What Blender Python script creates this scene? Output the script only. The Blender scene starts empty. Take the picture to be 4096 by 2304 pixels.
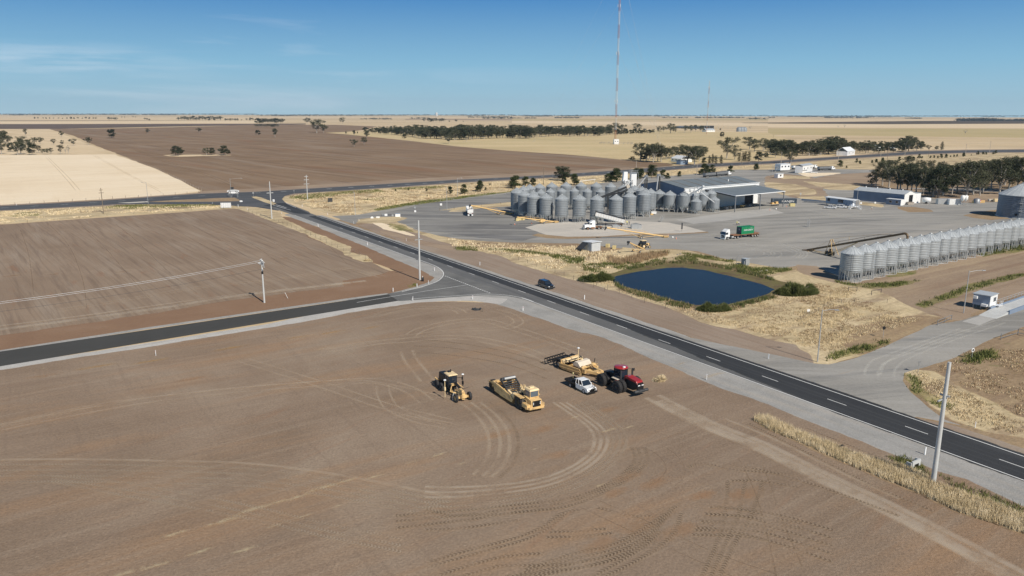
import bpy,bmesh,math,random
import numpy as np
from mathutils import Vector,Matrix,noise as mnoise
from mathutils.geometry import delaunay_2d_cdt
from math import sin,cos,pi,radians as R
random.seed(7)
scene = bpy.context.scene
C = scene.collection
# ---------------------------------------------------------------- camera
HC = 43.0 # drone height above the paddock, metres
FPX = 3060.0 # focal length in photo pixels (photo is 4096 wide)
PITCH = math.atan((1152 - 452) / FPX)
ROLL = 0.0029
fwd = Vector((0,cos(PITCH),-sin(PITCH)))
up0 = Vector((0,sin(PITCH),cos(PITCH)))
rt0 = Vector((1,0,0))
rt = rt0 * cos(ROLL) + up0 * sin(ROLL)
upv = up0 * cos(ROLL) - rt0 * sin(ROLL)
cam = bpy.data.cameras.new('camera')
cam.sensor_width = 36
cam.lens = 36 * FPX / 4096
cam.clip_start = 1
cam.clip_end = 60000
camo = bpy.data.objects.new('camera',cam)
C.objects.link(camo)
camo.matrix_world = Matrix(((rt.x,upv.x,-fwd.x,0),(rt.y,upv.y,-fwd.y,0),(rt.z,upv.z,-fwd.z,HC),(0,0,0,1)))
scene.camera = camo
# ---------------------------------------------------------------- sky, sun, exposure
SUN_AZ = math.atan2(-0.83,0.56) # direction towards the sun in plan
SUN_EL = R(41)
w = bpy.data.worlds.new('World'); scene.world = w; w.use_nodes = True
nt = w.node_tree; nt.nodes.clear()
out = nt.nodes.new('ShaderNodeOutputWorld'); bg = nt.nodes.new('ShaderNodeBackground')
sky = nt.nodes.new('ShaderNodeTexSky'); sky.sky_type = 'NISHITA'; sky.sun_disc = False
sky.sun_elevation = SUN_EL
sky.sun_rotation = pi / 2 - SUN_AZ
sky.altitude = 50; sky.air_density = 1.0; sky.dust_density = 0.2; sky.ozone_density = 3.0
bg.inputs['Strength'].default_value = 0.05
# thin cirrus, low on the left
tc = nt.nodes.new('ShaderNodeTexCoord'); mp = nt.nodes.new('ShaderNodeMapping')
mp.inputs['Scale'].default_value = (2.2,2.2,26)
mp.inputs['Rotation'].default_value = (0.0,0.06,0)
nz = nt.nodes.new('ShaderNodeTexNoise'); nz.inputs['Scale'].default_value = 1.25; nz.inputs['Detail'].default_value = 7; nz.inputs['Roughness'].default_value = .55; nz.inputs['Distortion'].default_value = .7
cr = nt.nodes.new('ShaderNodeMapRange'); cr.inputs['From Min'].default_value = .52; cr.inputs['From Max'].default_value = .85; cr.inputs['To Max'].default_value = .55
sx = nt.nodes.new('ShaderNodeSeparateXYZ')
mx_ = nt.nodes.new('ShaderNodeMapRange'); mx_.inputs['From Min'].default_value = .12; mx_.inputs['From Max'].default_value = -.35
ml = nt.nodes.new('ShaderNodeMath'); ml.operation = 'MULTIPLY'
mixc = nt.nodes.new('ShaderNodeMix'); mixc.data_type = 'RGBA'
L = nt.links.new
L(tc.outputs['Generated'],mp.inputs['Vector']); L(mp.outputs[0],nz.inputs['Vector']); L(nz.outputs['Fac'],cr.inputs['Value'])
L(tc.outputs['Generated'],sx.inputs[0]); L(sx.outputs[0],mx_.inputs['Value'])
L(cr.outputs[0],ml.inputs[0]); L(mx_.outputs[0],ml.inputs[1])
def wmath(op,a,b,c=None): # small helper for the low cloud bank on the left
 n = nt.nodes.new('ShaderNodeMath'); n.operation = op
 for i,v in enumerate((a,b,c)):
  if v is None: continue
  if isinstance(v,(int,float)): n.inputs[i].default_value = v
  else: L(v,n.inputs[i])
 n.use_clamp = op == 'MULTIPLY_ADD'
 return n.outputs[0]
zb = wmath('MULTIPLY_ADD',wmath('ABSOLUTE',wmath('SUBTRACT',sx.outputs[2],.054),0),-44,1.0)
xb = wmath('MULTIPLY_ADD',wmath('ABSOLUTE',wmath('SUBTRACT',sx.outputs[0],-.49),0),-6.5,1.0)
n2_ = nt.nodes.new('ShaderNodeTexNoise'); n2_.inputs['Scale'].default_value = 5; n2_.inputs['Detail'].default_value = 6; L(mp.outputs[0],n2_.inputs['Vector'])
ck = wmath('MULTIPLY_ADD',n2_.outputs['Fac'],3.2,-1.15)
cld = wmath('MULTIPLY',wmath('MULTIPLY',zb,xb),ck)
L(wmath('MAXIMUM',ml.outputs[0],wmath('MULTIPLY',cld,.55)),mixc.inputs['Factor'])
hsv = nt.nodes.new('ShaderNodeHueSaturation'); hsv.inputs['Saturation'].default_value = 1.25
L(sky.outputs[0],hsv.inputs['Color'])
rz_ = nt.nodes.new('ShaderNodeValToRGB'); hzr = nt.nodes.new('ShaderNodeMapRange'); hzr.inputs['From Max'].default_value = .3
el = rz_.color_ramp.elements; el.new(.2); el.new(.5)
for e_,(p_,c_) in zip(el,((0,(.475,.72,.83)),(.2,(.29,.59,.82)),(.5,(.058,.268,.65)),(1,(.05,.22,.55)))): e_.position = p_; e_.color = (*c_,1)
L(sx.outputs[2],hzr.inputs['Value']); L(hzr.outputs[0],rz_.inputs['Fac'])
mh = nt.nodes.new('ShaderNodeMix'); mh.data_type = 'RGBA'
hz = nt.nodes.new('ShaderNodeMapRange'); hz.inputs['From Min'].default_value = .2; hz.inputs['From Max'].default_value = .5; hz.inputs['To Min'].default_value = 1; hz.inputs['To Max'].default_value = 0
tn = nt.nodes.new('ShaderNodeVectorMath'); tn.operation = 'SCALE'; tn.inputs['Scale'].default_value = 16.7; L(rz_.outputs[0],tn.inputs[0]); L(tn.outputs[0],mh.inputs['B'])
L(sx.outputs[2],hz.inputs['Value']); L(hz.outputs[0],mh.inputs['Factor']); L(hsv.outputs[0],mh.inputs['A'])
L(mh.outputs['Result'],mixc.inputs['A']); mixc.inputs['B'].default_value = (15.5,17,18.6,1)
L(mixc.outputs['Result'],bg.inputs['Color']); L(bg.outputs[0],out.inputs[0])
sl = bpy.data.lights.new('sun','SUN'); sl.energy = 4.9; sl.angle = R(.5); sl.color = (1,.93,.82)
so = bpy.data.objects.new('sun',sl); C.objects.link(so); so.location = (60,-60,120)
so.rotation_euler = Vector((cos(SUN_AZ) * cos(SUN_EL),sin(SUN_AZ) * cos(SUN_EL),sin(SUN_EL))).to_track_quat('Z','Y').to_euler()
vs = scene.view_settings; vs.view_transform = 'Standard'; vs.look = 'None'; vs.exposure = 0; vs.gamma = 1
scene.cycles.transparent_max_bounces = 24
scene.cycles.max_bounces = 5; scene.cycles.diffuse_bounces = 2; scene.cycles.volume_bounces = 0
# ---------------------------------------------------------------- plan coordinates traced from the photo
REG = {'F': (0,0,1.59006),'A1': (0,400,.39752),'A2': (1024,400,.39752),'A3': (2048,400,.39752),'A4': (3072,400,.39752),'B1': (1800,680,.27603),'B2': (2400,640,.31746),'B3': (3200,680,.34783),'B4': (1650,1350,.3882),'C1': (0,800,.5439),'C2': (1300,850,.46584),'C3': (2300,950,.42785),'C4': (3200,1000,.34783),'C5': (2900,1400,.46447),'C6': (0,1300,.69876),'C7': (1700,1600,.5823),'C8': (2200,0,.38647),'D1': (1720,1460,.11044),'D2': (1940,1490,.11732),'D3': (2160,1380,.1104),'D4': (2250,1440,.1281),'D6': (2300,840,.13975),'D7': (2860,860,.08282),'D8': (3240,760,.08282)}
def ray(x,y): return fwd + rt * ((x - 2048) / FPX) - upv * ((y - 1152) / FPX)
def PX(r,x,y): a = REG[r]; return a[0] + x * a[2],a[1] + y * a[2]
def GR(r,x,y,z=0.0):
 d = ray(*PX(r,x,y)); t = (z - HC) / min(d.z,-.0012); return (d.x * t,d.y * t)
def P(r,pts,z=0.0): return [GR(r,x,y,z) for x,y in pts]
def proj(X,Y,Z):
 v = Vector((X,Y,Z - HC)); d = v.dot(fwd); return 2048 + FPX * v.dot(rt) / d,1152 - FPX * v.dot(upv) / d
def hgt(r,x,y,ytop):
 """plan position of a foot and height of what stands on it"""
 X,Y = GR(r,x,y); ty = PX(r,x,ytop)[1]; lo,hi = 0.,400.
 for _ in range(40):
  m = (lo + hi) / 2
  if proj(X,Y,m)[1] > ty: lo = m
  else: hi = m
 return X,Y,lo
U0 = Vector((.81,.587)); V0 = Vector((-.587,.81))
U0.normalize(); V0 = Vector((-U0.y,U0.x))
UANG = math.atan2(U0.y,U0.x)
def UV(u,v): p = U0 * u + V0 * v; return (p.x,p.y)
# ---------------------------------------------------------------- materials
MATS = {}
def lnk(t,a,b): t.links.new(a,b)
def N(t,k,**kw):
 n = t.nodes.new(k)
 for a,v in kw.items():
  if a in n.inputs: n.inputs[a].default_value = v
  else: setattr(n,a,v)
 return n
def base_mat(name):
 m = bpy.data.materials.new(name); m.use_nodes = True
 t = m.node_tree; b = t.nodes['Principled BSDF']; MATS[name] = m
 return m,t,b
def c4(c,k=1): return (c[0] * k,c[1] * k,c[2] * k,1)
def paint(name,col,rough=.5,metal=0,var=.18,scale=3,dirt=None,dirt_amt=.3,bump=0,spec=.5,coat=0):
 m,t,b = base_mat(name)
 tcn = N(t,'ShaderNodeTexCoord')
 n = N(t,'ShaderNodeTexNoise',Scale=scale,Detail=5.,Roughness=.6); lnk(t,tcn.outputs['Object'],n.inputs['Vector'])
 mr = N(t,'ShaderNodeMapRange'); mr.inputs['To Min'].default_value = 1 - var; mr.inputs['To Max'].default_value = 1 + var
 mr.inputs['From Min'].default_value = .3; mr.inputs['From Max'].default_value = .7
 lnk(t,n.outputs['Fac'],mr.inputs['Value'])
 mu = N(t,'ShaderNodeVectorMath',operation='SCALE'); mu.inputs[0].default_value = col; lnk(t,mr.outputs[0],mu.inputs['Scale'])
 src = mu.outputs[0]
 if dirt:
  n2 = N(t,'ShaderNodeTexNoise',Scale=scale * .7,Detail=6.,Roughness=.7); lnk(t,tcn.outputs['Object'],n2.inputs['Vector'])
  r2 = N(t,'ShaderNodeMapRange'); r2.inputs['From Min'].default_value = .48; r2.inputs['From Max'].default_value = .68; r2.inputs['To Max'].default_value = dirt_amt
  lnk(t,n2.outputs['Fac'],r2.inputs['Value'])
  mx = N(t,'ShaderNodeMix',data_type='RGBA'); lnk(t,r2.outputs[0],mx.inputs['Factor']); lnk(t,src,mx.inputs['A']); mx.inputs['B'].default_value = c4(dirt)
  src = mx.outputs['Result']
 lnk(t,src,b.inputs['Base Color'])
 b.inputs['Roughness'].default_value = rough; b.inputs['Metallic'].default_value = metal; b.inputs['Specular IOR Level'].default_value = spec
 b.inputs['Coat Weight'].default_value = coat
 if bump:
  bp = N(t,'ShaderNodeBump',Strength=bump,Distance=.05); lnk(t,n.outputs['Fac'],bp.inputs['Height']); lnk(t,bp.outputs[0],b.inputs['Normal'])
 return m
def ground_mat(name,cols,scale=.05,fine=2.5,streak=None,fine_amt=.25,bump=.4,rough=.95,feather=False,fscale=.6,spec=.15,extra=None,speck=None,fdens=1.0,contrast=1.0,emul=1.7):
 """cols: list of (pos, rgb) ramp over large noise; streak=(angle, along, across, amount, rgb)"""
 m,t,b = base_mat(name)
 ge = N(t,'ShaderNodeNewGeometry'); pos = ge.outputs['Position']
 def noise(sc,det=5.,ro=.6,vec=None,dist=0.):
  n = N(t,'ShaderNodeTexNoise',Scale=sc,Detail=det,Roughness=ro,Distortion=dist); lnk(t,vec or pos,n.inputs['Vector']); return n.outputs['Fac']
 big = noise(scale,6.,.62,dist=.6)
 rp = N(t,'ShaderNodeValToRGB'); e = rp.color_ramp.elements
 while len(e) < len(cols): e.new(.5)
 for i,(p_,c_) in enumerate(cols): e[i].position = .5 + (p_ - .5) / contrast; e[i].color = c4(c_)
 lnk(t,big,rp.inputs['Fac']); src = rp.outputs['Color']
 def mixin(fac,col,src):
  mx = N(t,'ShaderNodeMix',data_type='RGBA'); lnk(t,fac,mx.inputs['Factor']); lnk(t,src,mx.inputs['A'])
  if isinstance(col,tuple): mx.inputs['B'].default_value = c4(col)
  else: lnk(t,col,mx.inputs['B'])
  return mx.outputs['Result']
 for st in (streak or []):
  ang,al,ac,amt,rgb = st[:5]; lo,hi = st[5:7] if len(st) > 5 else (.5,.72)
  r1 = N(t,'ShaderNodeVectorRotate',rotation_type='Z_AXIS'); r1.inputs['Angle'].default_value = -ang; lnk(t,pos,r1.inputs['Vector'])
  m1 = N(t,'ShaderNodeMapping'); m1.inputs['Scale'].default_value = (al,ac,1); lnk(t,r1.outputs[0],m1.inputs['Vector'])
  s = noise(1.,5.,.6,m1.outputs[0],.3)
  mr = N(t,'ShaderNodeMapRange'); mr.inputs['From Min'].default_value = lo; mr.inputs['From Max'].default_value = hi; mr.inputs['To Max'].default_value = amt
  lnk(t,s,mr.inputs['Value']); src = mixin(mr.outputs[0],rgb,src)
 if speck:
  s = noise(speck[0],3.,.7); mr = N(t,'ShaderNodeMapRange'); mr.inputs['From Min'].default_value = speck[1]; mr.inputs['From Max'].default_value = speck[1] + .06; mr.inputs['To Max'].default_value = speck[2]
  lnk(t,s,mr.inputs['Value']); src = mixin(mr.outputs[0],speck[3],src)
 f = noise(fine,4.,.75)
 mr = N(t,'ShaderNodeMapRange'); mr.inputs['From Min'].default_value = .25; mr.inputs['From Max'].default_value = .75; mr.inputs['To Min'].default_value = 1 - fine_amt; mr.inputs['To Max'].default_value = 1 + fine_amt
 lnk(t,f,mr.inputs['Value'])
 sc = N(t,'ShaderNodeVectorMath',operation='SCALE'); lnk(t,src,sc.inputs[0]); lnk(t,mr.outputs[0],sc.inputs['Scale'])
 lnk(t,sc.outputs[0],b.inputs['Base Color'])
 b.inputs['Roughness'].default_value = rough; b.inputs['Specular IOR Level'].default_value = spec
 if bump:
  bp = N(t,'ShaderNodeBump',Strength=bump,Distance=.12); lnk(t,f,bp.inputs['Height']); lnk(t,bp.outputs[0],b.inputs['Normal'])
 if feather:
  at = N(t,'ShaderNodeAttribute',attribute_name='edge')
  ns = noise(fscale,6.,.7)
  a1 = N(t,'ShaderNodeMath',operation='MULTIPLY_ADD'); lnk(t,at.outputs['Fac'],a1.inputs[0]); a1.inputs[1].default_value = emul; lnk(t,ns,a1.inputs[2])
  a2 = N(t,'ShaderNodeMapRange'); a2.inputs['From Min'].default_value = .95; a2.inputs['From Max'].default_value = 1.3; lnk(t,a1.outputs[0],a2.inputs['Value'])
  a3 = N(t,'ShaderNodeMath',operation='MULTIPLY'); a3.inputs[1].default_value = fdens; lnk(t,a2.outputs[0],a3.inputs[0])
  lnk(t,a3.outputs[0],b.inputs['Alpha'])
 return m
# ---------------------------------------------------------------- mesh helpers
def tag(o,label=None,cat=None,group=None,kind=None):
 if label: o['label'] = label
 if cat: o['category'] = cat
 if group: o['group'] = group
 if kind: o['kind'] = kind
 return o
class MB:
 def __init__(s,M=None): s.v = []; s.f = []; s.M = M or Matrix(); s.sm = []
 def add(s,vs,fs,smooth=False):
  n = len(s.v); s.v += [tuple(s.M @ Vector(p)) for p in vs]; s.f += [tuple(i + n for i in f) for f in fs]; s.sm += [smooth] * len(fs); return s
 def box(s,c,d,rz=0,ry=0,rx=0,top=None):
  """c centre, d size; top=(sx,sy,dx) scales and shifts the top face"""
  x,y,z = d[0] / 2,d[1] / 2,d[2] / 2; tx,ty,dx = top or (1,1,0)
  vs = [(-x,-y,-z),(x,-y,-z),(x,y,-z),(-x,y,-z),(-x * tx + dx,-y * ty,z),(x * tx + dx,-y * ty,z),(x * tx + dx,y * ty,z),(-x * tx + dx,y * ty,z)]
  m = Matrix.Translation(c) @ Matrix.Rotation(rz,4,'Z') @ Matrix.Rotation(ry,4,'Y') @ Matrix.Rotation(rx,4,'X')
  return s.add([m @ Vector(p) for p in vs],[(3,2,1,0),(4,5,6,7),(0,1,5,4),(1,2,6,5),(2,3,7,6),(3,0,4,7)])
 def cyl(s,a,b,r0,r1=None,n=10,caps=True,smooth=True):
  a = Vector(a); b = Vector(b); r1 = r0 if r1 is None else r1
  q = (b - a).to_track_quat('Z','Y'); vs = []
  for p,r in ((a,r0),(b,r1)):
   vs += [p + q @ Vector((r * cos(2 * pi * i / n),r * sin(2 * pi * i / n),0)) for i in range(n)]
  s.add(vs,[(i,(i + 1) % n,n + (i + 1) % n,n + i) for i in range(n)],smooth)
  if caps: s.add(vs,[tuple(range(n))[::-1],tuple(range(n,2 * n))])
  return s
 def path(s,pts,r,n=6):
  for a,b in zip(pts,pts[1:]): s.cyl(a,b,r,n=n)
  return s
 def lathe(s,prof,n=24,c=(0,0,0),axis='Z',smooth=True):
  """prof list of (radius, height)"""
  vs = []
  for r,h in prof:
   for i in range(n):
    a = 2 * pi * i / n; x,y,z = r * cos(a),r * sin(a),h
    if axis == 'Y': x,y,z = x,h,y
    elif axis == 'X': x,y,z = h,x,y
    vs.append((x + c[0],y + c[1],z + c[2]))
  fs = []
  for k in range(len(prof) - 1):
   for i in range(n):
    q = (k * n + i,k * n + (i + 1) % n,(k + 1) * n + (i + 1) % n,(k + 1) * n + i)
    fs.append(q if axis != 'Y' else q[::-1])
  return s.add(vs,fs,smooth)
 def prism(s,poly,a,b,axis='Y'):
  """extrude a 2D outline; axis Y: poly in (x,z); axis X: poly in (y,z); axis Z: poly in (x,y)"""
  def mk(p,t): return (p[0],t,p[1]) if axis == 'Y' else ((t,p[0],p[1]) if axis == 'X' else (p[0],p[1],t))
  n = len(poly); vs = [mk(p,a) for p in poly] + [mk(p,b) for p in poly]
  return s.add(vs,[tuple(range(n)),tuple(range(2 * n - 1,n - 1,-1))] + [(i,n + i,n + (i + 1) % n,(i + 1) % n) for i in range(n)])
 def build(s,name,m,parent=None,bevel=0):
  me = bpy.data.meshes.new(name); me.from_pydata(s.v,[],s.f)
  me.polygons.foreach_set('use_smooth',s.sm)
  bm = bmesh.new(); bm.from_mesh(me); bmesh.ops.recalc_face_normals(bm,faces=bm.faces)
  if bevel: 
   bmesh.ops.remove_doubles(bm,verts=bm.verts,dist=.0005)
   bmesh.ops.bevel(bm,geom=[e for e in bm.edges if len(e.link_faces) == 2 and e.calc_face_angle(0) > .6],offset=bevel,segments=2,affect='EDGES',profile=.6)
  bm.to_mesh(me); bm.free()
  me.materials.append(m if not isinstance(m,str) else MATS[m])
  o = bpy.data.objects.new(name,me); C.objects.link(o)
  if parent: o.parent = parent
  return o
def thing(name,label,cat,loc=(0,0,0),rz=0,group=None):
 o = bpy.data.objects.new(name,None); o.empty_display_size = .3; C.objects.link(o)
 o.location = loc if len(loc) == 3 else (loc[0],loc[1],0); o.rotation_euler = (0,0,rz)
 return tag(o,label,cat,group)
KIDS = {}
def copy_tree(o,parent=None):
 c = o.copy(); C.objects.link(c)
 if parent: c.parent = parent
 for ch in [x for x in o.children]: copy_tree(ch,c)
 return c
def ngon_mesh(name,pts,z,m,kind='structure',jit=0.,step=6.,feather=0.,seed=0,maxn=700):
 """flat sheet with an optionally ragged, feathered outline"""
 pts = [Vector(p) for p in pts]
 per = sum((b - a).length for a,b in zip(pts,pts[1:] + pts[:1])); step = max(step,per / maxn)
 o = []
 for a,b in zip(pts,pts[1:] + pts[:1]):
  k = max(1,int((b - a).length / step))
  for i in range(k): o.append(a.lerp(b,i / k))
 area = sum(a.x * b.y - b.x * a.y for a,b in zip(o,o[1:] + o[:1]))
 if area < 0: o.reverse()
 n = len(o); nor = []
 for i in range(n):
  d = o[(i + 1) % n] - o[i - 1]; nor.append(Vector((d.y,-d.x)).normalized() if d.length > 1e-6 else Vector((0,0)))
 q = []
 for i in range(n):
  k = 0
  if jit: p = o[i]; k = jit * (mnoise.noise(Vector((p.x * .11,p.y * .11,seed))) * 1.3 + mnoise.noise(Vector((p.x * .5,p.y * .5,seed + 5))) * .9)
  q.append(o[i] + nor[i] * k)
 me = bpy.data.meshes.new(name); bm = bmesh.new()
 lay = bm.verts.layers.float.new('edge')
 cv,ce,cf,ov,_,_ = delaunay_2d_cdt(q,[(i,(i + 1) % n) for i in range(n)],[],1,1e-4)
 vi = [bm.verts.new((p.x,p.y,z)) for p in cv]
 for v in vi: v[lay] = 1
 for f in cf: bm.faces.new([vi[i] for i in f])
 if feather:
  mp = {}
  for i,l_ in enumerate(ov):
   for k_ in l_: mp[k_] = i
  vo = [bm.verts.new((q[i].x + nor[i].x * feather,q[i].y + nor[i].y * feather,z - .0004)) for i in range(n)]
  for i in range(n):
   j = (i + 1) % n
   if mp.get(i) is None or mp.get(j) is None or mp[i] == mp[j]: continue
   try: bm.faces.new((vi[mp[i]],vo[i],vo[j],vi[mp[j]]))
   except ValueError: pass
 bm.normal_update()
 for f in bm.faces:
  if f.normal.z < 0: f.normal_flip()
 bm.to_mesh(me); bm.free()
 me.materials.append(MATS[m]); ob = bpy.data.objects.new(name,me); C.objects.link(ob); ob['kind'] = kind; ob.visible_shadow = False # lies flush on the ground
 return ob
def inside(p,poly):
 x,y = p; c = False; j = len(poly) - 1
 for i in range(len(poly)):
  xi,yi = poly[i]; xj,yj = poly[j]
  if (yi > y) != (yj > y) and x < (xj - xi) * (y - yi) / (yj - yi) + xi: c = not c
  j = i
 return c
def ribbon(pts,hw,z,closed=False):
 """verts, faces, uvs (length in m, -1..1) of a strip that follows pts"""
 pts = [Vector(p) for p in pts]; V,Fc,Uv = [],[],[]; l = 0
 for i,p in enumerate(pts):
  d = (pts[min(i + 1,len(pts) - 1)] - pts[max(i - 1,0)]).normalized(); nn = Vector((-d.y,d.x))
  if i: l += (p - pts[i - 1]).length
  V += [(p.x + nn.x * hw,p.y + nn.y * hw,z),(p.x - nn.x * hw,p.y - nn.y * hw,z)]; Uv += [(l,1),(l,-1)]
  if i: k = 2 * i; Fc.append((k - 2,k - 1,k + 1,k))
 return V,Fc,Uv
def spline(pts,k=8):
 pts = [Vector(p) for p in pts]; o = []
 for i in range(len(pts) - 1):
  p0,p1,p2,p3 = pts[max(i - 1,0)],pts[i],pts[i + 1],pts[min(i + 2,len(pts) - 1)]
  for j in range(k):
   t = j / k; o.append(.5 * ((2 * p1) + (p2 - p0) * t + (2 * p0 - 5 * p1 + 4 * p2 - p3) * t * t + (3 * p1 - p0 - 3 * p2 + p3) * t ** 3))
 return o + [pts[-1]]
def strips(name,items,m,kind='structure',parent=None):
 """items: list of (pts, halfwidth, z)"""
 V,Fc,Uv = [],[],[]
 for pts,hw,z in items:
  v,f,u = ribbon(pts,hw,z); n = len(V); V += v; Fc += [tuple(i + n for i in q) for q in f]; Uv += u
 me = bpy.data.meshes.new(name); me.from_pydata(V,[],Fc)
 ul = me.uv_layers.new(name='UVMap')
 vi = np.zeros(len(me.loops),int); me.loops.foreach_get('vertex_index',vi)
 ul.data.foreach_set('uv',np.array(Uv,float)[vi].ravel())
 me.materials.append(MATS[m]); o = bpy.data.objects.new(name,me); C.objects.link(o); o.visible_shadow = False
 if kind: o['kind'] = kind
 if parent: o.parent = parent
 return o
def text_mesh(name,body,size,m,parent,M,ext=.01,sx=1):
 cu = bpy.data.curves.new(name,'FONT'); cu.body = body; cu.size = size; cu.extrude = ext; cu.align_x = 'CENTER'; cu.align_y = 'CENTER'; cu.resolution_u = 2
 t = bpy.data.objects.new(name,cu); C.objects.link(t); dg = bpy.context.evaluated_depsgraph_get(); dg.update()
 me = bpy.data.meshes.new_from_object(t.evaluated_get(dg)); bpy.data.objects.remove(t); me.materials.clear(); me.materials.append(MATS[m])
 me.transform(M @ Matrix.Diagonal((sx,1,1,1)))
 o = bpy.data.objects.new(name,me); C.objects.link(o); o.parent = parent; return o
# ---------------------------------------------------------------- ground materials
def ang(r,a,b): A,B = GR(r,*a),GR(r,*b); return math.atan2(B[1] - A[1],B[0] - A[0])
VANG = UANG + pi / 2
DR = Vector((.540,-.842)).normalized(); NR = Vector((-DR.y,DR.x)); RANG = math.atan2(DR.y,DR.x)
BRN = (.255,.18,.125)
ground_mat('m_plain',[(.3,(.52,.40,.25)),(.5,(.58,.45,.28)),(.7,(.50,.37,.22))],scale=.0012,fine=.03,fine_amt=.12,bump=0,streak=[(0,.0006,.008,.6,(.66,.53,.36),.5,.6),(0.1,.0008,.006,.5,(.38,.29,.18),.55,.62)])
ground_mat('m_dirt',[(.32,(.215,.155,.108)),(.5,(.268,.198,.142)),(.68,(.33,.258,.192))],scale=.022,fine=3.2,fine_amt=.26,bump=.8,
  streak=[(UANG - .04,.018,.10,.75,(.325,.205,.12),.50,.70),(UANG + .05,.03,.5,.5,(.335,.265,.20),.52,.76),(UANG - .12,.03,.3,.45,(.20,.142,.102),.54,.72),(UANG + .3,.04,.35,.4,(.29,.16,.09),.60,.74),(RANG,.04,1.2,.3,(.20,.147,.108),.54,.7),(UANG - .02,.02,1.4,.28,(.34,.265,.195),.56,.68)],
  speck=(2.2,.66,.6,(.40,.335,.25)))
ground_mat('m_dirt_left',[(.3,(.24,.175,.124)),(.5,(.275,.204,.146)),(.7,(.315,.24,.175))],scale=.03,fine=2.6,fine_amt=.12,bump=.3,
  streak=[(VANG + .02,.02,.22,.6,(.34,.28,.22),.5,.7),(VANG,.03,.7,.7,(.18,.13,.095),.5,.68),(VANG - .06,.05,.3,.7,(.265,.15,.09),.6,.74),(VANG + .05,.012,1.6,.35,(.19,.14,.10),.5,.6)])
ground_mat('m_red',[(.3,(.225,.138,.088)),(.5,(.25,.158,.10)),(.7,(.275,.18,.12))],scale=.06,fine=2.4,fine_amt=.14,bump=.35,feather=True,streak=[(UANG,.03,.6,.5,(.235,.14,.09))])
ground_mat('m_verge',[(.3,(.26,.20,.15)),(.5,(.30,.23,.175)),(.7,(.33,.27,.21))],scale=.05,fine=2.4,fine_amt=.16,bump=.3,feather=True,streak=[(RANG,.02,.6,.6,(.25,.18,.13)),(RANG,.03,1.2,.5,(.36,.31,.26))])
ground_mat('m_ochre',[(.3,(.32,.20,.085)),(.7,(.30,.19,.09))],scale=.05,fine=2.4,bump=.2,feather=True,fscale=.25,fdens=.7,emul=.85,streak=[(UANG,.03,.9,.6,(.26,.18,.12))])
ground_mat('m_pale_patch',[(.3,(.42,.35,.235)),(.7,(.38,.31,.21))],scale=.3,fine=3.,bump=.2,feather=True,fscale=1.4,fdens=.8,emul=.8)
ground_mat('m_rust_patch',[(.3,(.27,.145,.08)),(.7,(.25,.165,.105))],scale=.3,fine=3.,bump=.2,feather=True,fscale=.5,fdens=.5,emul=.9)
ground_mat('m_dust',[(.3,(.36,.29,.215)),(.7,(.34,.265,.19))],scale=.2,fine=2.5,bump=.3,feather=True,fscale=.5,fdens=.5,emul=.85,streak=[(RANG,.03,1.2,.6,(.27,.19,.14))])
ground_mat('m_asph_new',[(.3,(.056,.055,.05)),(.7,(.066,.064,.058))],scale=.08,fine=5.,fine_amt=.13,bump=.25,rough=.85,spec=.3,streak=[(UANG,.01,.9,.4,(.08,.077,.07))])
ground_mat('m_asph',[(.3,(.11,.111,.11)),(.5,(.135,.135,.132)),(.7,(.165,.163,.158))],scale=.05,fine=5.,fine_amt=.15,bump=.25,rough=.8,spec=.3,streak=[(RANG,.012,.7,.65,(.07,.072,.075)),(RANG,.015,1.6,.45,(.17,.168,.165))])
ground_mat('m_asph_dark',[(.3,(.034,.035,.037)),(.7,(.047,.048,.049))],scale=.05,fine=5.,fine_amt=.2,bump=.25,rough=.75,spec=.3,feather=True,fscale=.5,streak=[(RANG,.01,1.2,.6,(.085,.086,.086)),(RANG,.02,.5,.4,(.03,.031,.033))])
ground_mat('m_highway',[(.3,(.085,.088,.092)),(.7,(.115,.117,.12))],scale=.03,fine=2.,fine_amt=.12,bump=.1,rough=.8,spec=.3,streak=[(UANG,.006,.45,.7,(.055,.057,.06),.46,.56),(UANG,.006,.9,.4,(.16,.16,.16))])
ground_mat('m_junction',[(.3,(.125,.125,.122)),(.5,(.155,.155,.15)),(.7,(.20,.197,.188))],scale=.12,fine=4.,fine_amt=.16,bump=.2,rough=.85,streak=[(RANG + .6,.05,.5,.5,(.10,.10,.10)),(UANG - .1,.04,.8,.5,(.21,.205,.195))])
ground_mat('m_gravel',[(.3,(.29,.283,.265)),(.5,(.34,.332,.315)),(.7,(.39,.375,.35))],scale=.15,fine=4.5,fine_amt=.22,bump=.4,feather=True,fscale=.5,streak=[(RANG,.02,.8,.5,(.24,.235,.225)),(RANG,.03,.7,.35,(.42,.36,.29))])
ground_mat('m_gravel_white',[(.3,(.42,.405,.38)),(.7,(.52,.50,.47))],scale=.25,fine=3.5,fine_amt=.2,bump=.4,feather=True,fscale=.5,streak=[(UANG,.03,1.2,.5,(.33,.30,.27))])
ground_mat('m_yard',[(.28,(.225,.216,.197)),(.45,(.285,.273,.25)),(.6,(.33,.316,.288)),(.75,(.375,.352,.31))],scale=.022,fine=1.8,fine_amt=.12,bump=.2,streak=[(.25,.012,.16,.8,(.185,.185,.18),.5,.66),(-.1,.012,.3,.6,(.40,.385,.36),.5,.68),(UANG,.01,.09,.6,(.40,.375,.33),.55,.68),(.5,.03,.3,.5,(.36,.28,.2),.64,.74)])
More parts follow.
